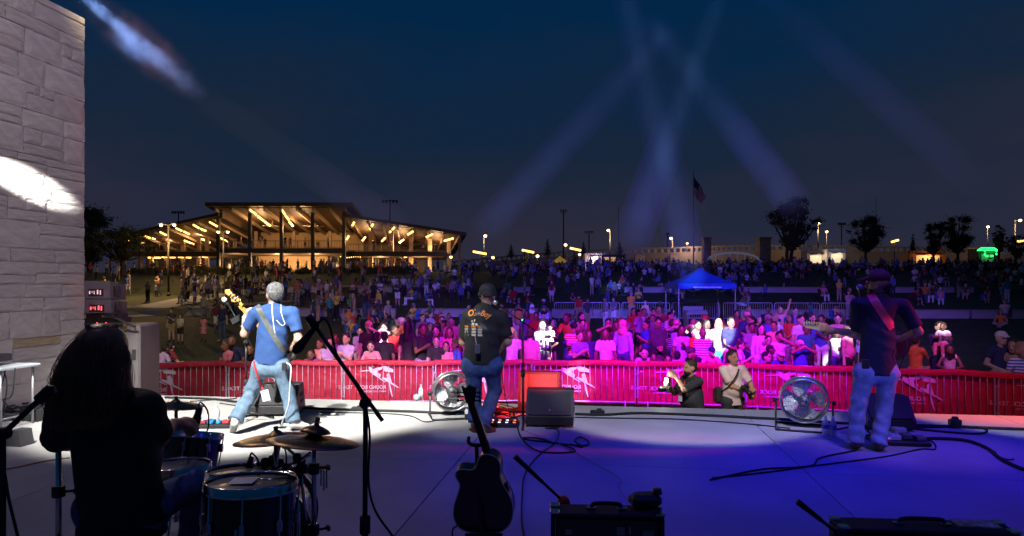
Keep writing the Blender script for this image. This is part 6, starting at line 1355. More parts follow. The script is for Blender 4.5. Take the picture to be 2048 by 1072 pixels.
def stand(hl=(-.25, -.04, .80), hr=(.25, -.04, .80), lean=0., pl=(-.5, .7, -.3), pR=(.5, .7, -.3), kneel=0., stride=0., hdx=0.):
    J = dict(pel=A(0, 0, .95), nk=A(0, -lean*.6, 1.47-lean*.2), hd=A(hdx, -.02-lean*.9, 1.622-lean*.28), hil=A(-.09, 0, .90), hir=A(.09, 0, .90), knl=A(-.10, -.02-stride*.5, .50), knr=A(.10, -.02+stride*.3, .50), anl=A(-.11, .01-stride, .085), anr=A(.11, .01+stride, .085))
    J['shl'] = J['nk']+A(-.182, .0, -.055); J['shr'] = J['nk']+A(.182, .0, -.055)
    J['ell'], J['hal'] = ik(J['shl'], hl, .29, .25, pl); J['elr'], J['har'] = ik(J['shr'], hr, .29, .25, pR); return J
def sit(hl=(-.14, -.38, .56), hr=(.14, -.38, .56), low=0., legs='chair'):
    z = .46-low
    J = dict(pel=A(0, 0, z+.04), nk=A(0, .04, z+.56), hd=A(0, .0, z+.715), hil=A(-.09, 0, z), hir=A(.09, 0, z))
    if legs == 'chair': J.update(knl=A(-.12, -.42, z+.03), knr=A(.12, -.42, z+.03), anl=A(-.13, -.44, .085), anr=A(.13, -.44, .085))
    else: J.update(knl=A(-.30, -.27, z+.12), knr=A(.30, -.27, z+.12), anl=A(.08, -.36, .07), anr=A(-.08, -.42, .07))
    J['shl'] = J['nk']+A(-.182, 0, -.055); J['shr'] = J['nk']+A(.182, 0, -.055)
    J['ell'], J['hal'] = ik(J['shl'], A(*hl)-A(0, 0, low), .29, .25, (-.6, .5, -.3)); J['elr'], J['har'] = ik(J['shr'], A(*hr)-A(0, 0, low), .29, .25, (.6, .5, -.3)); return J
POSE = {
 'side': stand(), 'clasp': stand((-.03, -.22, 1.0), (.03, -.23, 1.02)), 'fold': stand((.10, -.19, 1.18), (-.10, -.21, 1.22)), 'phone': stand((-.07, -.26, 1.55), (.07, -.26, 1.55), pl=(-.9, .0, -.4), pR=(.9, 0, -.4)),
 'face': stand((-.25, -.04, .8), (.06, -.17, 1.56), pR=(.8, 0, -.6)), 'clap': stand((-.05, -.27, 1.26), (.05, -.27, 1.26)), 'hold': stand((.04, -.24, 1.16), (.02, -.25, 1.30)), 'lean': stand((-.17, -.42, 1.08), (.17, -.42, 1.08), .22),
 'chest': stand((-.22, -.05, .82), (.0, -.22, 1.27)), 'wave': stand((-.25, -.04, .8), (.34, -.08, 1.92), pR=(.9, .3, 0)), 'up': stand((-.22, -.06, 1.98), (.22, -.06, 1.98), pl=(-.9, .3, 0), pR=(.9, .3, 0)), 'walk': stand((-.26, .12, .84), (.26, -.2, .86), stride=.2), 'hip': stand((-.16, .02, 1.0), (.25, -.03, .8), pl=(-1, .2, 0)),
 'sit': sit(), 'sitclap': sit((-.04, -.26, .80), (.04, -.26, .80)), 'ground': sit(low=.33, legs='cross', hl=(-.2, -.25, .62), hr=(.2, -.25, .62)), 'carried': sit((-.12, -.2, .75), (.12, -.2, .78), low=.0), }
PROT = {}
def proto(pose, hair='short', legs='long', sleeve=.5, g=1., kid=False, h=.016, beard=False):
    k = (pose, hair, legs, sleeve, g, kid, h, beard)
    if k not in PROT:
        Jq = {a: np.array(v, float) for a, v in POSE[pose].items()}; fs_ = .84 if hair in ('long', 'bun', 'scarf') else .93
        for a in ('shl', 'shr'): Jq[a][0] *= fs_; Jq[a][2] -= .012
        PROT[k] = sdf_mesh('person_body', human(Jq, -1, sleeve, legs, g*(.93 if fs_ < .9 else 1), hair, 0., beard, hs=1.32 if kid else 1.04, hem=.04), h, CM)
    return PROT[k]
SKC = [(.55, .34, .25), (.48, .28, .19), (.36, .20, .13), (.20, .11, .07), (.60, .40, .31)]
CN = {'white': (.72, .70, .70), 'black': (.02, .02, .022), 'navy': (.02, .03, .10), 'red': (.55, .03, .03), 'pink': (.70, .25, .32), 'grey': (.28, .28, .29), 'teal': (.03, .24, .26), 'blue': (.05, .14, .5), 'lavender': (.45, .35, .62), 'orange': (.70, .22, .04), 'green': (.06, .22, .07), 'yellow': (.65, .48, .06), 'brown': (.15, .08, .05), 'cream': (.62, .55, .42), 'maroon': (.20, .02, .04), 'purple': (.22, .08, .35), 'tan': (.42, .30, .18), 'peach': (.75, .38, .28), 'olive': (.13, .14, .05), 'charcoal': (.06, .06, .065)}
HC_ = {'black': (.012, .010, .009), 'brown': (.05, .028, .016), 'blond': (.30, .20, .09), 'grey': (.25, .24, .23)}
cr = random.Random(21)
def person(loc, height, rz, top, bottom, hairc, label, pose='side', hair='short', legs='long', sleeve=.5, g=1., kid=False, h=.016, group=None, skin=None, stripes=None, beard=False, cat='person', base=1.75):
    me = proto(pose, hair, legs, sleeve, g, kid, h, beard); o = put('person', me, loc=loc, rz=rz, label=label, cat=cat, group=group)
    s = height/base; w = s*cr.uniform(.95, 1.06); o.scale = (w, w, s)
    o['skin_color'] = list(skin or cr.choice(SKC)); o['top_color'] = list(CN.get(top, (.3, .3, .3))); o['bottom_color'] = list(CN.get(bottom, (.05, .07, .15))); o['hair_color'] = list(HC_.get(hairc) or CN[hairc]); o['shoe_color'] = [.3*cr.random()+.03]*3
    o['second_color'] = list(CN[stripes]) if stripes else [0., 0., 0.]; o['stripes'] = 1.0 if stripes else 0.0
    return o

# ================================================================ barrier with banners in front of the crowd
galv = mat('galvanised_tube', (.55, .56, .60), .42, .25, var=.15, vscale=5)
GB = -1.2
joins = [(-35, 735), (222, 727), (455, 724), (686, 722), (869, 721.5), (1066, 720.5), (1273, 723), (1490, 728), (1735, 735), (1993, 745), (2260, 757)]
jp = [P(x, y, F*(HC-(GB+1.1))/(y-HY)) for x, y in joins]
barm = MB().tube([(0, 0, .2), (0, 0, 1.04)], .0068, 6).mesh('bar', galv)
def banner_mat():
    m = bpy.data.materials.new('red_banner_mesh'); m.use_nodes = True; t = m.node_tree; b = t.nodes['Principled BSDF']; o = t.nodes['Material Output']
    b.inputs['Base Color'].default_value = (.57, .026, .065, 1); b.inputs['Roughness'].default_value = .55
    tr = t.nodes.new('ShaderNodeBsdfTranslucent'); tr.inputs['Color'].default_value = (.6, .03, .07, 1); tp = t.nodes.new('ShaderNodeBsdfTransparent')
    m1 = t.nodes.new('ShaderNodeMixShader'); m1.inputs[0].default_value = .28; t.links.new(b.outputs[0], m1.inputs[1]); t.links.new(tr.outputs[0], m1.inputs[2])
    m2 = t.nodes.new('ShaderNodeMixShader'); m2.inputs[0].default_value = .09; t.links.new(m1.outputs[0], m2.inputs[1]); t.links.new(tp.outputs[0], m2.inputs[2]); t.links.new(m2.outputs[0], o.inputs['Surface'])
    co = t.nodes.new('ShaderNodeTexCoord'); n = t.nodes.new('ShaderNodeTexNoise'); n.inputs['Scale'].default_value = 3.5; t.links.new(co.outputs['Object'], n.inputs['Vector']); bp = t.nodes.new('ShaderNodeBump'); bp.inputs['Strength'].default_value = .9; bp.inputs['Distance'].default_value = .09; t.links.new(n.outputs['Fac'], bp.inputs['Height']); t.links.new(bp.outputs[0], b.inputs['Normal'])
    return m
redb = banner_mat(); printm = mat('banner_print', (.74, .70, .78), .6, var=.06)
ordn = ['far left', 'first', 'second', 'third', 'fourth', 'fifth', 'sixth', 'seventh', 'eighth', 'last']
# emblem traced in its own plane: x to the right, y up, 1 unit = 1 m
def em(x, y): return ((x-230)/783., 1.11-(y-75)/783.)
star = []
for k in range(10):
    rr_ = 92 if k % 2 == 0 else 38; a = math.pi/2+k*math.pi/5; star.append((936+rr_*math.cos(a), 318-rr_*math.sin(a)*.98))
strokes = [
 [(485, 268), (640, 252), (690, 250), (680, 266), (560, 272)],
 [(680, 178), (735, 205), (760, 235), (830, 205), (925, 190), (918, 236), (836, 268), (862, 300), (882, 395), (845, 380), (760, 325), (715, 290), (690, 255)],
 [(905, 135), (985, 140), (1012, 190), (1118, 235), (1122, 288), (1040, 282), (960, 270), (930, 214), (915, 180)],
 [(838, 288), (878, 300), (896, 330), (886, 392), (850, 360)],
 [(1000, 330), (1035, 300), (1060, 350), (1072, 440), (1090, 475), (1050, 480), (1010, 455), (915, 395), (930, 368), (985, 390), (1012, 385)],
 [(885, 390), (990, 462), (975, 468), (870, 402)],
 [(1085, 470), (1150, 505), (1225, 565), (1205, 566), (1130, 525), (1070, 490)],
 [(1040, 470), (1060, 475), (1085, 600), (1110, 725), (1098, 728), (1062, 610)],
 [(1040, 290), (1062, 340), (1095, 470), (1078, 470), (1050, 380)]]
ltv, ltf = text_verts('ROUND ROCK', 1, .022); ltv2, ltf2 = text_verts('TEXAS', 1); ltv3, ltf3 = text_verts('PARKS AND RECREATION', 1, .012)
def flat_text(b, vv, ff, x0, y0, hpx, width):
    mx = max(p.x for p in vv); sc = width/mx; v = []
    for p in vv: x, y = em(x0-p.x*sc, y0-p.y*hpx*1.0); v.append((x, .0, y))
    b.add(v, ff)
for i in range(len(jp)-1):
    a, c = jp[i], jp[i+1]; d = c-a; d.z = 0; Ln = d.length; rz = math.atan2(d.y, d.x); base = Vector((a.x, a.y, GB))
    t = empty('crowd_barrier', base, rz, 'steel crowd barrier along the stage front, %s panel from the left' % ordn[i], 'barrier', 'steel barriers at the stage front'); L = Ln-.06
    b = MB(); q = spline([(.03, 0, .18), (.03, 0, .9), (.07, 0, 1.04), (.16, 0, 1.085)], 4)+spline([(L-.1, 0, 1.085), (L-.01, 0, 1.04), (L+.03, 0, .9), (L+.03, 0, .18)], 4); b.tube(q, .019, 8, closed=True); b.build('frame', galv, t)
    n = int(round(L/.125))
    for k in range(1, n): put('bar', barm, t, loc=(.03+L*k/n, 0, 0))
    for x in (.25, L-.2): b = MB(); b.tube([(x, -.3, .03), (x, -.02, .2), (x, .02, .2), (x, .3, .03)], .016, 6); b.build('foot', galv, t)
    for zz in (.82, .3): b = MB(); b.tube([(-.02, -.01, zz), (.05, -.01, zz)], .014, 6); b.build('hook', galv, t)
    # banner tied along the audience side, folded over the top rail
    bt = empty('banner', base, rz, 'red mesh banner with mirrored white lettering, %s from the left' % ordn[i], 'banner', 'red banners on the barrier')
    b = MB(); v = []; f = []; N = 26
    for k in range(N+1):
        x = .005+(Ln-.01)*k/N; wv = .015*math.sin(x*5.1+i*1.3)+.009*math.sin(x*13+i+math.sin(x*3))
        sagt = 1.115+.016*math.sin(x*2.7+i*2)+.006*math.sin(x*8+i)
        for (yy, zz) in ((-.034, sagt-.115), (-.036, sagt-.03), (-.02, sagt), (.02, sagt), (.05+wv*.4, sagt-.06), (.062+wv, .75+.01*math.sin(x*9)), (.062-wv*.4, .45), (.062+wv, .12)): v.append((x, yy, zz))
    for k in range(N):
        for j in range(7): f.append((k*8+j, (k+1)*8+j, (k+1)*8+j+1, k*8+j+1))
    b.add(v, f, 0, True); b.build('cloth', redb, bt)
    # print shows through from the front, hence mirrored; sits just before the cloth
    cx = 0.; cz = 0.; k_ = Ln/2.08
    b = MB()
    for s in strokes:
        pts = [em(*p) for p in s]; m_ = len(pts); b.add([(x*k_, .026, z) for x, z in pts], [tuple(range(m_))])
    b.build('emblem', printm, bt)
    b = MB(); pts = [em(*p) for p in star]; b.add([(x*k_, .022, z) for x, z in pts], [(0, 1, 2, 3, 4, 5, 6, 7, 8, 9)]); b.build('star', mat('star_red', (.55, .022, .055), .55), bt)
    for vv_, ff_, x0_, y0_, h_, w_ in ((ltv, ltf, 990, 582, 92, 560), (ltv2, ltf2, 400, 582, 92, 255), (ltv3, ltf3, 990, 642, 42, 500)): b = MB(); flat_text(b, vv_, ff_, x0_, y0_, h_, w_); b.v = [(p[0]*k_, .026, p[2]) for p in b.v]; b.build('lettering', printm, bt)

# second row of barricades up the lawn
pan = {}
def barricade(px0, px1, deff, label):
    def at(px): D = deff/(1+.07*(px-1024)/F); return Vector(((px-1024)/F*D, D, 0))
    a, c = at(px0), at(px1); d = c-a; L = d.length-.05; a.z = zt(a.x, a.y); t = empty('steel_barricade', a, math.atan2(d.y, d.x), label, 'barricade', 'steel barricades up the lawn'); b = MB()
    q = spline([(.03, 0, .18), (.03, 0, .95), (.08, 0, 1.08), (.16, 0, 1.1)], 3)+spline([(L-.1, 0, 1.1), (L-.02, 0, 1.08), (L+.03, 0, .95), (L+.03, 0, .18)], 3); b.tube(q, .022, 6, closed=True); b.build('frame', galv, t)
    b = MB(); n = int(L/.13)
    for k in range(1, n): b.tube([(L*k/n, 0, .18), (L*k/n, 0, 1.09)], .0095, 4, cap=False)
    o = b.build('bars', galv, t); o['kind'] = 'stuff'
    b = MB()
    for x in (.3, L-.3): b.tube([(x, -.3, .02), (x, 0, .2), (x, .3, .02)], .018, 5)
    b.build('feet', galv, t)
for i, (x0, x1) in enumerate(((1108, 1161), (1163, 1240), (1243, 1340), (1343, 1440), (1446, 1545), (1548, 1640), (1642, 1735))):
    barricade(x0, x1, 41.6, 'galvanised barricade up the lawn, '+('leftmost of the row', 'second of the row from the left', 'just left of the blue tent', 'in front of the blue tent', 'just right of the blue tent', 'second right of the blue tent', 'rightmost, by the guitarist shoulder')[i])

# ================================================================ photographers in the pit
def pit(fig_px, D, J, rz, label, mats, **k):
    x = (fig_px-1024)/F*D; o = put('person', sdf_mesh('person', human(J, -1, **k), .011, mats), loc=(x, D, GB), rz=rz, label=label, cat='person'); return o
Jb = stand((-.10, -.36, 1.30), (.04, -.34, 1.47), .06, pl=(-.6, .3, -.9), pR=(.7, .2, -.7)); bshirt = cloth('dark_button_shirt', (.022, .024, .032), .2, .7)
o1 = pit(1388, 10.5, Jb, R(-72), 'bearded photographer in a dark shirt lifting a camera with its light on', [skin2, bshirt, mat('pit_trousers', (.03, .03, .035), .8), rubber, dkhair, eyem], sleeve=.78, g=1.22, hair='short', beard=True, shirt=.018, hem=.06, legs='straight', hands=dict(l=(A(.1, -.9, .3), A(.7, .1, .3), -1, .7, 1.), r=(A(-.2, -.8, .5), A(-.7, 0, .2), 1, .7, 1.)))
o1.scale = (1.0, 1.0, .965)
Jp = stand((.06, -.30, 1.10), (.20, -.26, 1.02), pl=(-.7, .4, -.5), pR=(.8, .4, -.3)); o2 = pit(1465, 11.3, Jp, R(18), 'smiling photographer in a pale short sleeved shirt with a camera at his waist', [skin2, cloth('pale_pink_shirt', (.70, .55, .52), .08, .6), mat('pit_trousers', (.03, .03, .035), .8), rubber, dkhair, eyem], sleeve=.62, g=1.1, hair='short', shirt=.015, hem=.08, legs='straight', hands=dict(l=(A(.5, -.8, -.1), A(.3, .1, .8), -1, .7, 1.), r=(A(-.6, -.6, -.3), A(-.3, .2, .8), 1, .7, 1.)))
def photo_camera(label, loc, rz, pitch, light=False):
    t = empty('photo_camera', loc, rz, label, 'camera', 'cameras of the photographers'); t.rotation_euler = (pitch, 0, rz); b = MB(); b.box((0, 0, 0), (.14, .065, .10), bev=.012); b.box((0, 0, .065), (.06, .05, .04), bev=.01); b.build('body', blkp, t)
    b = MB(); b.lathe([(.036, 0), (.038, .05), (.042, .06), (.042, .12), (.037, .125), (0, .12)], 18, M=Matrix.Translation((0, -.03, 0)) @ Matrix.Rotation(math.pi/2, 4, 'X')); b.build('lens', blkm, t)
    if light:
        b = MB(); b.box((0, 0, .125), (.07, .05, .09), bev=.01); o = b.build('flash_unit', blkp, t); b = MB(); b.box((0, -.035, .13), (.07, .03, .075), bev=.008); b.build('flash_lens', mat('flash_white', (1, 1, 1), .4, var=0, emit=(1, .97, .9), estr=14), o)
        lamp('camera_light', Vector(loc)+Vector((-.12, -.06, .13)), 9, (1, .95, .88), .03)
photo_camera('black camera with a glowing video light held by the bearded photographer', P(1337, 778, 10.35), R(-80), 0, True)
photo_camera('black camera with a long lens held by the smiling photographer', P(1489, 776, 11.0), R(28), R(35))
b = MB(); b.box((0, 0, 0), (.13, .2, .26), bev=.03); b.build('camera_bag', mat('bag_dark', (.03, .022, .02), .7), loc=P(1437, 790, 11.45), rz=.2, label='dark shoulder bag at the hip of the smiling photographer', cat='bag')
bvp = BVHTree.FromObject(o2, bpy.context.evaluated_depsgraph_get()) if False else None
b = MB(); b.box((0, 0, 0), (.06, .005, .09)); b.build('press_badge', mat('badge_card2', (.55, .5, .6), .5), loc=P(1360, 797, 10.3), label='white pass hanging before the bearded photographer', cat='badge'); 
MB().tube(spline([P(1370, 762, 10.32), P(1366, 778, 10.28), P(1361, 790, 10.29)], 4), .009, 6).build('red_lanyard', redl, label='red lanyard on the chest of the bearded photographer', cat='lanyard')
MB().tube(spline([P(1478, 738, 11.16), P(1470, 756, 11.08), P(1458, 772, 11.1), P(1443, 784, 11.3)], 5), .012, 6).build('bag_strap', mat('bag_dark', (.03, .022, .02), .7), label='dark bag strap across the pale shirt of the smiling photographer', cat='strap')

# ================================================================ front crowd, one by one
# px, head top y, distance, look
def fc(px, y, D, label, top, bottom='denim', hairc='black', pose='side', hair='short', turn=0, **k):
    bD = np.interp(px, [p[0] for p in joins], [p.y for p in jp])+(.52 if pose == 'lean' else .34)
    if D < 25: D = max(D, bD)
    x = (px-1024)/F*D; z0 = zt(x, D); H = HC-(y-HY)*D/F-z0
    if pose in ('sit', 'sitclap', 'ground', 'carried'): base = {'sit': 1.28, 'sitclap': 1.28, 'ground': .95, 'carried': 1.28}[pose]; 
    else: base = 1.75
    if pose == 'lean': base = 1.68
    H = min(max(H, .55 if base < 1.7 else .85), 1.95); kid = k.pop('kid', H < 1.38 and base > 1.6)
    return person((x, D, z0), H, R(turn)+math.atan2(-x, D)*.6*0, top, bottom, hairc, label, pose, hair, kid=kid, base=base, h=k.pop('h', .0155), group='people in the front rows', **k)
CN['denim'] = (.06, .10, .21)
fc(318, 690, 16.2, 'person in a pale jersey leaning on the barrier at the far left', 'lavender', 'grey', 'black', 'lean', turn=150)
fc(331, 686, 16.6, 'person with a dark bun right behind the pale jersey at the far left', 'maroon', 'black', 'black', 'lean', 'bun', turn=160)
fc(343, 617, 33, 'man in a dark tee and pale shorts on the lawn at the left', 'charcoal', 'tan', 'black', 'chest', legs='short')
fc(361, 628, 32.4, 'woman in a cream top and black shorts beside the man in pale shorts', 'cream', 'black', 'brown', 'clasp', 'long', legs='short')
fc(407, 630, 33, 'small girl in a pink top and tutu skirt on the open lawn', 'pink', 'pink', 'brown', 'side', 'bun', legs='skirt', sleeve=.4)
fc(445, 607, 33, 'man in a navy tee with white print and jeans left of the bassist', 'navy', 'denim', 'brown', 'side', turn=-10, g=1.15)
fc(471, 672, 15.9, 'bald bearded man in navy crouching behind the barrier with a toddler', 'navy', 'black', 'black', 'lean', 'none', beard=True, g=1.15)
fc(455, 680, 15.7, 'toddler in a pink tee held by the bald bearded man', 'pink', 'grey', 'brown', 'clasp', kid=True, turn=-40)
fc(505, 690, 17, 'purple lit person half hidden by the bassist stand', 'purple', 'denim', 'black', 'lean', 'long')
fc(640, 678, 16.1, 'boy in a peach tee at the barrier left of the girl in lavender', 'peach', 'denim', 'brown', 'hold', turn=-20)
fc(656, 675, 15.8, 'girl in lavender hugging the boy in the peach tee', 'lavender', 'denim', 'black', 'hold', 'long', turn=50)
fc(626, 700, 15.7, 'low leaning child in violet at the barrier under the drum mic', 'purple', 'denim', 'black', 'lean')
fc(672, 668, 16.8, 'woman in magenta peering over the girl in lavender', 'purple', 'black', 'brown', 'side', 'long')
fc(693, 667, 15.8, 'curly haired boy in a lavender tee holding a phone to his chest', 'lavender', 'grey', 'brown', 'chest', turn=-15)
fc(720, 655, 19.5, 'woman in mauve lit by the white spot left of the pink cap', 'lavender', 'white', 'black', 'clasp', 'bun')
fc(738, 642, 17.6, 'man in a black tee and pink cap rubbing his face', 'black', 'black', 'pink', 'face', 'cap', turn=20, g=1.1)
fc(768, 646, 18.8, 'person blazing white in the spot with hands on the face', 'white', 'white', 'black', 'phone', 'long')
fc(753, 664, 17.2, 'woman in a purple tee right of the man in the pink cap', 'purple', 'denim', 'black', 'side', 'long', turn=120)
fc(745, 682, 15.7, 'woman with glasses in a pink blouse and purple vest at the barrier', 'pink', 'purple', 'brown', 'lean', 'bun', g=1.1)
fc(769, 663, 16.4, 'child in black turned away, right of the woman with the vest', 'black', 'denim', 'black', 'side', turn=180)
fc(788, 652, 18.4, 'person in red sitting right of the white spot', 'red', 'black', 'brown', 'clasp', turn=60)
fc(816, 641, 16.6, 'long black haired woman in black with white letters, back turned', 'black', 'black', 'black', 'side', 'long', legs='dress', turn=160)
fc(845, 648, 16.4, 'boy in a black tee right of the woman with long black hair', 'black', 'grey', 'brown', 'clap', turn=30)
fc(872, 652, 17.4, 'woman in a lavender tee behind the boy in a black graphic tee', 'lavender', 'denim', 'black', 'side', 'long')
fc(884, 632, 21.5, 'boy in a bright red tee above the two women in lavender', 'red', 'black', 'brown', 'clasp')
fc(903, 634, 21, 'small child in pink right of the boy in red', 'pink', 'pink', 'brown', 'side', 'bun')
fc(899, 654, 16.9, 'young woman in pink with loose hair behind the girl with a headband', 'pink', 'denim', 'brown', 'side', 'long')
fc(873, 672, 15.8, 'boy in a black graphic tee at the barrier left of the girl with a headband', 'black', 'red', 'brown', 'side')
fc(892, 683, 15.7, 'girl with a headband in a pink tee at the barrier', 'pink', 'pink', 'brown', 'side', 'long')
fc(912, 679, 15.9, 'woman in a blue dress turned to the girl with a headband', 'blue', 'blue', 'brown', 'side', 'bun', turn=-60)
fc(845, 628, 25, 'woman in purple carrying a bag on the lawn above the front row', 'purple', 'denim', 'black', 'side', 'short', turn=30)
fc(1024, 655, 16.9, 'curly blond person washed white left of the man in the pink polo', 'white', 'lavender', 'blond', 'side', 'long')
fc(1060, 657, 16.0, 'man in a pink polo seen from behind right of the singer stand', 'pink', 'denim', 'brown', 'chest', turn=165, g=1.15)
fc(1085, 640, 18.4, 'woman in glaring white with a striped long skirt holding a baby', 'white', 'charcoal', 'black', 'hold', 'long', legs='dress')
bb = fc(1101, 651, 18.1, 'baby in white on the arm of the woman in the striped skirt', 'white', 'white', 'black', 'carried', kid=True, turn=-40); bb.location.z = HC-(651-HY)*18.1/F-.62; bb.scale = (.5, .5, .48)
fc(1053, 620, 24, 'curly haired woman behind the man in the pink polo', 'purple', 'denim', 'brown', 'side', 'long')
fc(1072, 624, 23.5, 'woman in red right of the curly haired woman', 'red', 'denim', 'brown', 'side', 'bun')
fc(1064, 593, 30.5, 'woman in a red dress and white scarf far behind the singer stand', 'red', 'red', 'white', 'clasp', 'scarf', legs='dress')
fc(1037, 595, 31, 'person in an orange tee holding both hands to the eyes', 'orange', 'navy', 'black', 'phone')
fc(1088, 594, 30, 'woman in a dark head scarf and lavender top', 'lavender', 'black', 'charcoal', 'clasp', 'scarf')
fc(1140, 622, 21, 'man in an orange tee leaning over the striped shirt man', 'orange', 'denim', 'brown', 'lean', turn=-30)
fc(1162, 618, 22, 'woman with dark curls in a pink tank top', 'pink', 'maroon', 'black', 'hip', 'long', sleeve=0, turn=40)
fc(1147, 645, 17.4, 'man in a red and white striped tee with a dark cap', 'red', 'denim', 'black', 'fold', 'cap', stripes='white')
fc(1159, 662, 16.3, 'boy in purple in front of the striped shirt man', 'purple', 'grey', 'brown', 'clap', turn=20)
fc(1177, 660, 16.6, 'broad woman in a dark navy tee at the barrier', 'navy', 'navy', 'brown', 'side', 'bun', g=1.3)
fc(1211, 657, 16.4, 'smiling woman in a white shirt open over lavender', 'white', 'purple', 'brown', 'side', 'long', turn=-15)
fc(1216, 637, 19.2, 'person in red with hands raised to the eyes', 'red', 'black', 'black', 'phone')
fc(1232, 642, 18.6, 'woman in a charcoal tee and black shorts with folded arms', 'charcoal', 'black', 'brown', 'fold', 'long', legs='short')
fc(1246, 640, 18, 'woman in a pink head scarf and pale blue jacket', 'lavender', 'denim', 'pink', 'side', 'scarf', sleeve=1., turn=-35)
fc(1267, 604, 26.5, 'woman in a red dress behind the man in the pale tee', 'red', 'black', 'brown', 'side', 'long', legs='skirt')
fc(1277, 604, 25, 'man in a pale tee and dark shorts walking on the lawn', 'lavender', 'black', 'black', 'walk', legs='short', turn=60)
fc(1288, 611, 26, 'woman in a white tee right of the man in dark shorts', 'white', 'denim', 'black', 'side', 'bun')
fc(1306, 617, 26, 'boy in grey raising a phone before the barricade', 'grey', 'grey', 'black', 'phone')
fc(1318, 606, 28, 'child in pink standing against the barricade', 'pink', 'pink', 'blond', 'side', 'long')
fc(1293, 641, 19.5, 'woman in a blue tee looking left with a cup', 'blue', 'navy', 'black', 'chest', 'bun', turn=-60)
fc(1316, 636, 18.8, 'heavy man in a dark tee with hands clasped', 'charcoal', 'black', 'black', 'clasp', g=1.3)
fc(1285, 697, 15.7, 'boy resting his chin on the barrier rail', 'lavender', 'grey', 'black', 'lean')
fc(1304, 707, 15.6, 'small face just above the rail right of the resting boy', 'pink', 'grey', 'black', 'lean', kid=True)
fc(1340, 624, 24, 'boy in white before the barricade left of the tent', 'white', 'grey', 'black', 'side', turn=40)
fc(1353, 640, 19.5, 'boy in a pink cap and lilac tee holding a phone', 'lavender', 'denim', 'pink', 'phone', 'cap', turn=-20)
fc(1363, 650, 17.3, 'girl in a long lavender tee with dark hair over one shoulder', 'lavender', 'lavender', 'black', 'chest', 'long', legs='short')
fc(1354, 704, 15.9, 'toddler boy in white at the rail below the girl in the long tee', 'white', 'white', 'black', 'side', turn=170, kid=True)
fc(1332, 711, 15.7, 'girl face peeking over the rail right of the stroller', 'purple', 'grey', 'black', 'lean', 'long', kid=True)
fc(1385, 655, 18.3, 'woman in orange beside the glaring white group', 'orange', 'denim', 'black', 'side', 'long', turn=30)
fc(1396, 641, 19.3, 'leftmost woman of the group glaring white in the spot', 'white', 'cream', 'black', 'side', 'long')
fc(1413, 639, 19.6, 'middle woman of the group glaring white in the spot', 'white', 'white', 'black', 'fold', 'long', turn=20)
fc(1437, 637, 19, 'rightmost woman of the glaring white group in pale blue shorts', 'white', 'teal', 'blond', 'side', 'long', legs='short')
fc(1405, 656, 17.0, 'man in a violet plaid shirt looking down', 'purple', 'denim', 'black', 'clasp', 'none', sleeve=1., stripes='white', g=1.15, skin=(.2, .11, .07))
fc(1391, 697, 15.8, 'boy in a black cap turned left behind the bearded photographer', 'black', 'black', 'charcoal', 'lean', 'cap', turn=-50)
fc(1419, 693, 15.7, 'grinning boy in a dark cap and pink tee at the rail', 'pink', 'grey', 'navy', 'lean', 'cap')
fc(1462, 628, 18.6, 'man with glasses in a navy tee, hands clasped, half in white light', 'navy', 'pink', 'black', 'clasp', legs='short', g=1.1)
fc(1455, 705, 16.2, 'woman face between the two photographers', 'purple', 'grey', 'brown', 'lean', 'long')
fc(1480, 682, 16.4, 'boy in a white shirt behind the smiling photographer', 'white', 'pink', 'brown', 'clap', turn=60)
fc(1473, 620, 24, 'woman with dark hair behind the man with glasses', 'maroon', 'black', 'black', 'side', 'long')
fc(1494, 611, 22.5, 'tall man in a navy tee and pink cap', 'navy', 'denim', 'pink', 'side', 'cap', g=1.15)
fc(1503, 646, 18.6, 'boy in a grey tee before the tall man in the pink cap', 'grey', 'navy', 'black', 'clasp')
fc(1513, 650, 19.2, 'small girl face beside the boy in grey', 'red', 'denim', 'black', 'side', 'long')
fc(1522, 648, 17.4, 'woman with a black fringe in a white hoodie', 'white', 'white', 'black', 'chest', 'long', sleeve=1.)
fc(1536, 628, 20.4, 'bearded man in a pale blue shirt and grey cap', 'blue', 'denim', 'grey', 'side', 'cap', beard=True, g=1.1)
fc(1548, 643, 19, 'woman in peach leaning on the bearded man', 'peach', 'denim', 'brown', 'clasp', 'bun', turn=-30)
fc(1536, 671, 16.8, 'boy in a cream tee in front of the white hoodie', 'cream', 'cream', 'black', 'clap')
fc(1558, 663, 16.4, 'boy with glasses in a printed white tee, one hand raised', 'white', 'grey', 'black', 'face')
fc(1524, 690, 16, 'boy in lavender turned right at the rail', 'lavender', 'grey', 'black', 'lean', turn=70)
fc(1520, 705, 15.7, 'child in violet ducking at the rail', 'purple', 'grey', 'black', 'lean', kid=True, turn=40)
fc(1555, 703, 15.7, 'boy in a white cap and blue tee low at the rail', 'blue', 'grey', 'white', 'lean', 'cap', kid=True)
ob = fc(1600, 680, 15.9, 'man in a white cap and blue lettered tee, hands at his eyes', 'blue', 'denim', 'white', 'phone', 'cap', g=1.15)
fc(1601, 629, 20, 'boy in a white tee right of the round chair back', 'white', 'red', 'black', 'side', turn=15)
fc(1612, 648, 18.2, 'child in a teal tee below the guitar headstock', 'teal', 'black', 'brown', 'side')
fc(1625, 626, 20.8, 'man in a dark tee and trousers behind the guitar headstock', 'charcoal', 'black', 'brown', 'clasp')
fc(1643, 626, 19.8, 'boy in a blue tee and white trousers', 'blue', 'white', 'black', 'chest', turn=-40)
fc(1676, 627, 20.5, 'woman in pink leaning near the guitarist elbow', 'pink', 'denim', 'black', 'side', 'bun', turn=-30)
fc(1672, 656, 18, 'woman in glaring white and blue jeans beside the guitarist', 'white', 'denim', 'black', 'fold', 'long', turn=30)
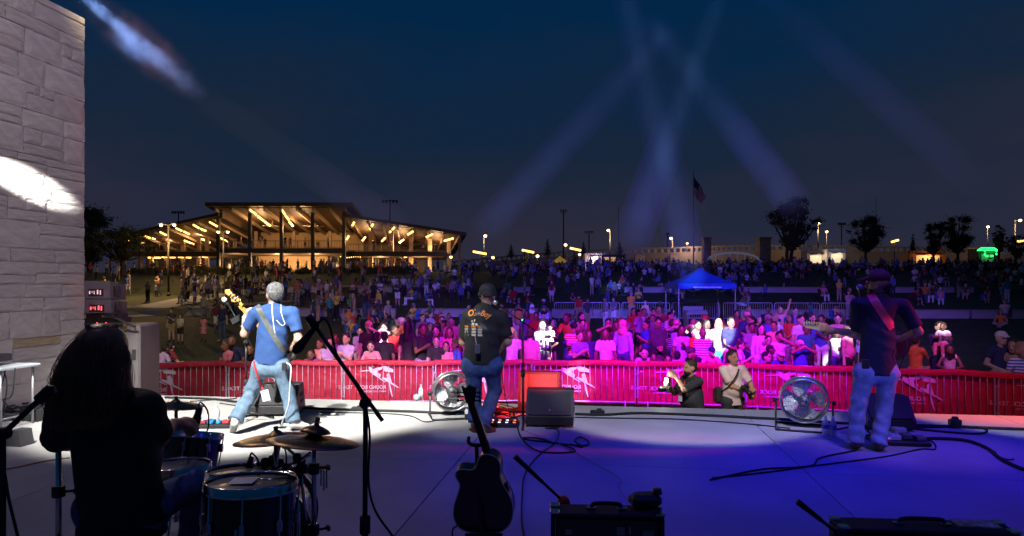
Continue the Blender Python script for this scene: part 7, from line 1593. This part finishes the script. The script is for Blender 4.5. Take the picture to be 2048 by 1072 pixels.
fc(1694, 652, 17.4, 'person in a vivid pink tee half hidden by the guitarist', 'pink', 'black', 'brown', 'side', turn=40, g=1.15)
fc(1590, 612, 27, 'man in purple far behind the boy in the white tee', 'purple', 'denim', 'black', 'side')
fc(1560, 610, 28, 'woman in pink pushing up the hair behind the crowd', 'pink', 'denim', 'blond', 'wave', 'long')
fc(1879, 637, 16.4, 'man in navy carrying a toddler at the right', 'navy', 'navy', 'black', 'hold', turn=-15)
bb = fc(1886, 645, 16.1, 'toddler in white carried by the man in navy', 'white', 'pink', 'brown', 'carried', kid=True, turn=-50); bb.location.z = HC-(645-HY)*16.1/F-.80; bb.scale = (.62, .62, .60)
fc(1899, 688, 15.8, 'woman in a white tank top with a dark strap at the right', 'white', 'denim', 'black', 'lean', 'long', sleeve=0, turn=-30)
fc(1832, 672, 18.5, 'person in orange crouching by the bright patch of grass', 'orange', 'tan', 'brown', 'sit', turn=120)
fc(2003, 665, 19.5, 'man in a pale cap sitting on the grass at the right', 'navy', 'tan', 'white', 'ground', 'cap')
fc(2028, 683, 19.2, 'child in tan lying beside the man in the pale cap', 'tan', 'blue', 'brown', 'ground', kid=True, turn=-60)
fc(2046, 690, 17.5, 'striped child cut by the right edge of the photo', 'white', 'grey', 'blond', 'ground', stripes='blue', kid=True)
# white block letters on the blue tee
# stroller and round chair
t = empty('stroller', (P(1318, 690, 16.6).x, 16.6, GB), R(20), 'dark hooded stroller behind the barrier', 'stroller'); dk = mat('stroller_cloth', (.05, .03, .05), .8)
me = sdf_mesh('hood', [('e', (0, 0, .85), (.27, .3, .27), 0), ('c', (0, -.1, .5), (0, .1, .75), .22, .24, 1, 0)], .03, [dk]); put('hood', me, t); b = MB()
for s in (-1, 1): b.tube([(s*.24, -.3, .12), (s*.22, .1, .6), (s*.22, .45, 1.0)], .014, 6); b.tube([(s*.24, .3, .12), (s*.22, .1, .6)], .014, 6)
b.tube([(-.22, .45, 1.0), (.22, .45, 1.0)], .016, 6); b.build('frame', blkm, t)
for s in (-1, 1):
    for y in (-.3, .3): b = MB(); b.lathe([(.05, -.02), (.12, -.02), (.12, .02), (.05, .02)], 14, M=Matrix.Translation((s*.25, y, .12)) @ Matrix.Rotation(math.pi/2, 4, 'Y')); b.build('wheel', rubber, t)

# ================================================================ people on the lawn behind
used = set()
def mid_zone(n, px0, px1, d0, d1, zone, poses, seed, chairs=.5, h=.021, warm=False):
    r = random.Random(seed); combos = [(a, b_) for a in CN if a not in ('denim', 'tan') for b_ in ('denim', 'black', 'tan', 'grey', 'white')]; r.shuffle(combos); placed = []
    for k in range(n):
        for _ in range(30):
            px = r.uniform(px0, px1); D = d0+(d1-d0)*r.random()**.8; x = (px-1024)/F*D
            if all((x-a)**2+(D-b_)**2 > .35 for a, b_ in placed): break
        dd = D+.07*x
        if 42.9 < dd < 45: D += 2.4 if r.random() < .5 else -2.2
        if 56.8 < dd < 59: D += 2.2
        x = (px-1024)/F*D; placed.append((x, D)); top, bot = combos[k]; pose = r.choice(poses); stp = r.choice(('white', 'black', 'grey', 'navy')) if r.random() < .2 else None; stp = None if stp == top else stp; kid = r.random() < .16
        H = r.uniform(1.05, 1.35) if kid else r.uniform(1.56, 1.86); hair = r.choice(('short', 'short', 'long', 'long', 'cap', 'bun')); hc = r.choice(('black', 'brown', 'brown', 'blond', 'grey')); turn = r.gauss(0, 45) if r.random() < .75 else r.uniform(0, 360)
        legs = r.choice(('long', 'long', 'short')); 
        if hair in ('long', 'bun') and r.random() < .2: legs = 'skirt'
        who = 'child' if kid else ('woman' if hair in ('long', 'bun') else 'man'); word = {'denim': 'jeans', 'black': 'black', 'tan': 'tan', 'grey': 'grey', 'white': 'white'}[bot]; gar = 'skirt' if legs == 'skirt' else ('shorts' if legs == 'short' else 'trousers'); bt = 'jeans' if word == 'jeans' and legs == 'long' else (('denim ' if word == 'jeans' else word+' ')+gar)
        act = {'sit': 'seated', 'sitclap': 'clapping seated', 'ground': 'on the grass', 'walk': 'walking', 'phone': 'filming'}.get(pose, 'standing')
        lab = '%s in %s and %s %s %s' % (who, ('striped ' if stp else '')+top, bt, act, zone); base = {'sit': 1.75, 'sitclap': 1.75, 'ground': 1.75}.get(pose, 1.75)
        z0 = zt(x, D); person((x, D, z0), H, R(turn), top, bot, hc if hair != 'cap' else r.choice(('navy', 'white', 'red', 'black')), lab, pose, hair, legs, .5, 1.0, False, h, 'spectators on the lawn', stripes=stp, base=1.75)
        if pose in ('sit', 'sitclap'): camp_chair((x, D, z0), R(turn), H/1.75, 'camp chair of the %s in %s and %s %s' % (who, top, bt, zone), r.choice(CHC))
CHC = ['blue', 'navy', 'black', 'red', 'green', 'grey']; chm = {}
def camp_chair(loc, rz, s, label, col):
    if col not in chm:
        c = mat('chair_'+col, CN[col], .85, bump=.4); b = MB(); sw = [(-.28, -.27, .44), (.28, -.27, .44), (.27, .18, .39), (-.27, .18, .39)]; b.add(sw+[Vector(p)+Vector((0, 0, -.02)) for p in sw], [(0, 1, 2, 3), (7, 6, 5, 4), (0, 4, 5, 1), (1, 5, 6, 2), (2, 6, 7, 3), (3, 7, 4, 0)]); s1 = b.mesh('seat', c)
        b = MB(); sw = [(-.27, .20, .40), (.27, .20, .40), (.27, .33, .95), (-.27, .33, .95)]; b.add(sw+[Vector(p)+Vector((0, .02, 0)) for p in sw], [(0, 1, 2, 3), (7, 6, 5, 4), (0, 4, 5, 1), (1, 5, 6, 2), (2, 6, 7, 3), (3, 7, 4, 0)]); s2 = b.mesh('backrest', c)
        b = MB()
        for q in (-1, 1): b.tube([(q*.29, -.28, .0), (-q*.29, -.27, .45)], .011, 5); b.tube([(q*.29, .3, 0), (-q*.29, .2, .42)], .011, 5); b.tube([(q*.29, -.28, .0), (q*.29, .25, .45)], .011, 5); b.tube([(q*.29, .3, 0), (q*.28, -.27, .45)], .011, 5); b.tube([(q*.29, .2, .3), (q*.28, .33, .96)], .011, 5); b.tube([(q*.30, -.27, .62), (q*.30, .26, .66)], .022, 5); b.tube([(q*.30, -.27, .44), (q*.30, -.27, .62)], .011, 5)
        chm[col] = (s1, s2, b.mesh('frame', mat('chair_frame', (.12, .12, .13), .5, .5)))
    t = empty('camp_chair', loc, rz, label, 'camp chair', 'folding camp chairs'); t.scale = (s, s, s)
    for nm, me in zip(('seat', 'backrest', 'frame'), chm[col]): put(nm, me, t)
STD = ['side', 'clasp', 'fold', 'side', 'walk', 'chest', 'hip', 'phone']; MIX = ['side', 'clasp', 'sit', 'sit', 'ground', 'fold', 'sitclap']; SIT = ['sit', 'sit', 'ground', 'sitclap', 'side']
mid_zone(8, 190, 320, 44, 60, 'by the left path', STD, 31)
mid_zone(19, 362, 480, 36, 56, 'left of the bassist', MIX+STD, 32)
mid_zone(7, 480, 600, 44, 60, 'behind the bassist', STD+MIX, 33)
mid_zone(24, 592, 765, 39, 50, 'right of the bassist', STD+['sit'], 34)
mid_zone(20, 690, 940, 27, 42, 'on lawn left of singer', SIT, 35)
mid_zone(11, 740, 960, 44.8, 58, 'on terrace left of singer', MIX, 36)
mid_zone(13, 990, 1110, 34, 56, 'right of the singer', MIX, 37)
mid_zone(11, 1090, 1370, 45, 58, 'on terrace left of tent', MIX+['side'], 38)
mid_zone(9, 1130, 1350, 34, 41, 'at barricades left of tent', STD+['sit'], 39)
mid_zone(14, 1480, 1720, 30, 56, 'right of the tent', MIX, 40)
mid_zone(17, 1815, 2048, 36, 56, 'right of the guitarist', SIT+['side', 'sit'], 41)
mid_zone(13, 800, 945, 18.6, 25, 'behind the front row left', STD+['clap', 'face'], 61, h=.0155)
mid_zone(16, 1000, 1330, 18.8, 26, 'behind the front row centre', STD+['clap', 'up'], 62, h=.0155)
mid_zone(18, 1330, 1720, 18.4, 26, 'behind the front row right', STD+['clap', 'face'], 63, h=.0155)
# people in the pavilion: the deck and the ground floor
def pav_people(n, px0, px1, y, D, zz, zone, seed):
    r = random.Random(seed); combos = [(a, b_) for a in CN if a != 'denim' for b_ in ('denim', 'black', 'tan')]; r.shuffle(combos)
    for k in range(n):
        px = px0+(px1-px0)*(k+r.random()*.7)/n; d = D+r.uniform(0, 2.4); x = (px-1024)/F*d; top, bot = combos[k]
        person((x, d, zz), r.uniform(1.55, 1.85), R(r.uniform(-90, 90)), top, bot, r.choice(('black', 'brown', 'blond')), 'small figure in %s and %s %s' % (top, {'denim': 'jeans', 'black': 'black', 'tan': 'tan'}[bot], zone), r.choice(('side', 'clasp', 'fold', 'hip')), r.choice(('short', 'long', 'bun')), h=.034, group='people in the pavilion')
pav_people(9, 455, 680, 477, 95.6, ZD+.05, 'at the rail of the pavilion upper deck', 51); pav_people(3, 745, 790, 487, 97.2, ZW+.05, 'on the right wing deck of the pavilion', 52); pav_people(2, 315, 345, 490, 97.5, ZW+.05, 'on the left wing deck of the pavilion', 55)
pav_people(8, 470, 665, 540, 92.5, GZ, 'below the high pavilion roof', 53); pav_people(8, 690, 905, 540, 93, GZ, 'below the right wing of the pavilion', 54); pav_people(4, 300, 420, 540, 92, GZ, 'below the left wing of the pavilion', 56)
# the far crowd along the crest reads as one mass
vs = []; fs = []; ms = []
lows = [sdf_mesh('far', human(POSE[p], -1, .5, l, 1., hr_, hem=.04), .05, CM, kz=(.05,)*8) for p, l, hr_ in (('side', 'long', 'short'), ('clasp', 'long', 'long'), ('sit', 'long', 'short'), ('fold', 'short', 'cap'), ('sit', 'long', 'long'))]
lv = [(np.array([v.co[:] for v in m.vertices]), [tuple(p.vertices) for p in m.polygons], [p.material_index for p in m.polygons]) for m in lows]
fcol = [mat('far_skin', (.35, .2, .14), .7), None, mat('far_dark', (.03, .03, .05), .9), mat('far_shoe', (.1, .1, .1), .9), mat('far_hair', (.02, .015, .012), .8), eyem, mat('far_white', (.55, .55, .58), .9), mat('far_blue', (.06, .12, .38), .9), mat('far_red', (.35, .04, .04), .9), mat('far_black', (.02, .02, .025), .9), mat('far_grey', (.2, .2, .22), .9)]
fcol[1] = fcol[10]; cnt = 0; fr = random.Random(77); nv = 0
for (n, px0, px1, d0, d1, wts) in ((70, 360, 960, 46, 62, (3, 3, 2, 2, 2)), (70, 1090, 2050, 47, 62, (2, 2, 3, 1, 3)), (24, 450, 930, 91.5, 94, (3, 3, 0, 3, 0)), (40, 500, 940, 60, 88, (3, 3, 1, 3, 1)), (170, 930, 1500, 60, 90, (3, 3, 3, 2, 3)), (190, 1480, 2060, 60, 92, (2, 2, 4, 2, 4)), (26, 180, 500, 62, 88, (3, 3, 1, 2, 1))):
    for _ in range(n):
        px = fr.uniform(px0, px1); D = d0+(d1-d0)*fr.random()**.6; x = (px-1024)/F*D; k = fr.choices(range(5), wts)[0]; V, Fc, Mi = lv[k]; s = fr.uniform(.85, 1.06); a = fr.gauss(0, .8); ca, sa = math.cos(a), math.sin(a)
        W_ = np.stack([(V[:, 0]*ca-V[:, 1]*sa)*s+x, (V[:, 0]*sa+V[:, 1]*ca)*s+D, V[:, 2]*s+zt(x, D)], 1); c = fr.choice((6, 6, 7, 7, 8, 9, 9, 10)); vs.append(W_); fs += [tuple(i+nv for i in f) for f in Fc]; ms += [c if m == 1 else m for m in Mi]; nv += len(V)
me = bpy.data.meshes.new('distant_crowd'); me.from_pydata(np.concatenate(vs).tolist(), [], fs); me.polygons.foreach_set('material_index', ms)
for m in fcol: me.materials.append(m)
put('distant_crowd', me, label='dense far crowd of people along the crest of the hill', cat='crowd', kind='stuff')

# ================================================================ smoke cut to the beams of the moving heads, denser where their light thins
def smoke_mat(name, dens, scale=0., contrast=0., col=(.9, .93, 1)):
    m = bpy.data.materials.new(name); m.use_nodes = True; t = m.node_tree; t.nodes.clear(); o = t.nodes.new('ShaderNodeOutputMaterial'); v = t.nodes.new('ShaderNodeVolumePrincipled'); v.inputs['Color'].default_value = (*col, 1); v.inputs['Density'].default_value = dens; v.inputs['Anisotropy'].default_value = .2; t.links.new(v.outputs[0], o.inputs['Volume'])
    if scale:
        co = t.nodes.new('ShaderNodeTexCoord'); n = t.nodes.new('ShaderNodeTexNoise'); n.inputs['Scale'].default_value = scale; n.inputs['Detail'].default_value = 5; n.inputs['Roughness'].default_value = .6; t.links.new(co.outputs['Object'], n.inputs['Vector']); mr = t.nodes.new('ShaderNodeMapRange'); mr.inputs[1].default_value = .5-contrast; mr.inputs[2].default_value = .5+contrast; mr.inputs[3].default_value = 0; mr.inputs[4].default_value = dens*2; t.links.new(n.outputs['Fac'], mr.inputs[0])
        mp_ = t.nodes.new('ShaderNodeMapping'); mp_.inputs['Location'].default_value = (-1, -1, -1); mp_.inputs['Scale'].default_value = (2, 2, 2); t.links.new(co.outputs['Generated'], mp_.inputs['Vector']); vm = t.nodes.new('ShaderNodeVectorMath'); vm.operation = 'MULTIPLY'; vm.inputs[1].default_value = (1, 1, .88); t.links.new(mp_.outputs[0], vm.inputs[0]); ln = t.nodes.new('ShaderNodeVectorMath'); ln.operation = 'LENGTH'; t.links.new(vm.outputs[0], ln.inputs[0])
        fd = t.nodes.new('ShaderNodeMapRange'); fd.interpolation_type = 'SMOOTHSTEP'; fd.inputs[1].default_value = .25; fd.inputs[2].default_value = .95; fd.inputs[3].default_value = 1; fd.inputs[4].default_value = 0; t.links.new(ln.outputs['Value'], fd.inputs[0]); mm = t.nodes.new('ShaderNodeMath'); mm.operation = 'MULTIPLY'; t.links.new(mr.outputs[0], mm.inputs[0]); t.links.new(fd.outputs[0], mm.inputs[1]); t.links.new(mm.outputs[0], v.inputs['Density'])
    return m
def beam(label, a, b_, r0, r1, watts, deg, m, col=(.20, .42, 1), src=None, blend=1., head='moving_head'):
    a, b_ = Vector(a), Vector(b_); d = (b_-a).normalized(); s = Vector(src) if src is not None else a-d*7.0
    spot(head, s, b_, watts, col, deg, blend, .05)
    M_ = Matrix.Translation(a) @ d.to_track_quat('Z', 'Y').to_matrix().to_4x4(); L = (b_-a).length; bm = MB()
    prof = [(0, 0), (r0*.9, .02)]+[(r0+(r1-r0)*k/10, L*k/10) for k in range(1, 10)]+[(r1*.9, L*.98), (0, L)]
    bm.lathe(prof, 20, smooth=True); o = bm.build('smoke', m, label=label, cat='smoke', kind='stuff'); o.matrix_world = M_
def far_smoke(name, dens):
    m = smoke_mat(name, dens); t = m.node_tree; v = [n for n in t.nodes if n.type == 'PRINCIPLED_VOLUME'][0]; co = t.nodes.new('ShaderNodeTexCoord'); sp_ = t.nodes.new('ShaderNodeSeparateXYZ'); t.links.new(co.outputs['Generated'], sp_.inputs[0])
    a = t.nodes.new('ShaderNodeMath'); a.operation = 'MULTIPLY_ADD'; a.inputs[1].default_value = 1.45; a.inputs[2].default_value = .8; t.links.new(sp_.outputs['Z'], a.inputs[0]); b = t.nodes.new('ShaderNodeMath'); b.operation = 'POWER'; b.inputs[1].default_value = 2; t.links.new(a.outputs[0], b.inputs[0])  # density grows along the beam to even out its falling brightness
    n = t.nodes.new('ShaderNodeTexNoise'); n.inputs['Scale'].default_value = .35; n.inputs['Detail'].default_value = 2; t.links.new(co.outputs['Object'], n.inputs['Vector']); mr = t.nodes.new('ShaderNodeMapRange'); mr.inputs[1].default_value = .3; mr.inputs[2].default_value = .7; mr.inputs[3].default_value = .5*dens; mr.inputs[4].default_value = 1.5*dens; t.links.new(n.outputs['Fac'], mr.inputs[0])
    c = t.nodes.new('ShaderNodeMath'); c.operation = 'MULTIPLY'; ef = t.nodes.new('ShaderNodeMapRange'); ef.interpolation_type = 'SMOOTHSTEP'; ef.inputs[1].default_value = .72; ef.inputs[2].default_value = 1.; ef.inputs[3].default_value = 1; ef.inputs[4].default_value = 0; t.links.new(sp_.outputs['Z'], ef.inputs[0]); e2 = t.nodes.new('ShaderNodeMath'); e2.operation = 'MULTIPLY'; t.links.new(ef.outputs[0], e2.inputs[0]); t.links.new(b.outputs[0], e2.inputs[1]); t.links.new(e2.outputs[0], c.inputs[0]); t.links.new(mr.outputs[0], c.inputs[1]); t.links.new(c.outputs[0], v.inputs['Density']); return m
thin = far_smoke('thin_smoke', .007)
wisp = smoke_mat('wisp_smoke', 1.0, 2.6, .17)
beam('bright wisp of smoke lit by a beam at the upper left', P(140, -25, 9.0), P(412, 198, 10.6), .34, .40, 4600, 8.5, wisp, (.26, .46, 1), src=P(20, -130, 8.4))
BM = [((1235, -90), (1385, 560), 11, 38, 'steep pale beam of smoke above the flagpole, leaning right'), ((1470, -90), (1255, 500), 11, 38, 'steep pale beam of smoke crossing towards the young conifer'),
      ((1300, 40), (1600, 420), 12, 42, 'slanting beam of smoke falling towards the two stemmed tree'), ((1340, 60), (960, 470), 12, 42, 'slanting beam of smoke falling left towards the bridge'),
      ((1480, -60), (1990, 400), 13, 44, 'faint wide beam of smoke at the upper right'), ((400, 190), (800, 460), 12, 40, 'faint beam of smoke falling to the pavilion roof')]
for i, (p0, p1, d0, d1, lab) in enumerate(BM):
    beam(lab, P(*p0, d0), P(*p1, d1), .27, 1.15, (100000, 88000, 58000, 55000, 17000, 12000)[i], (3.0, 3.0, 3.2, 3.2, 3.6, 3.6)[i], thin)
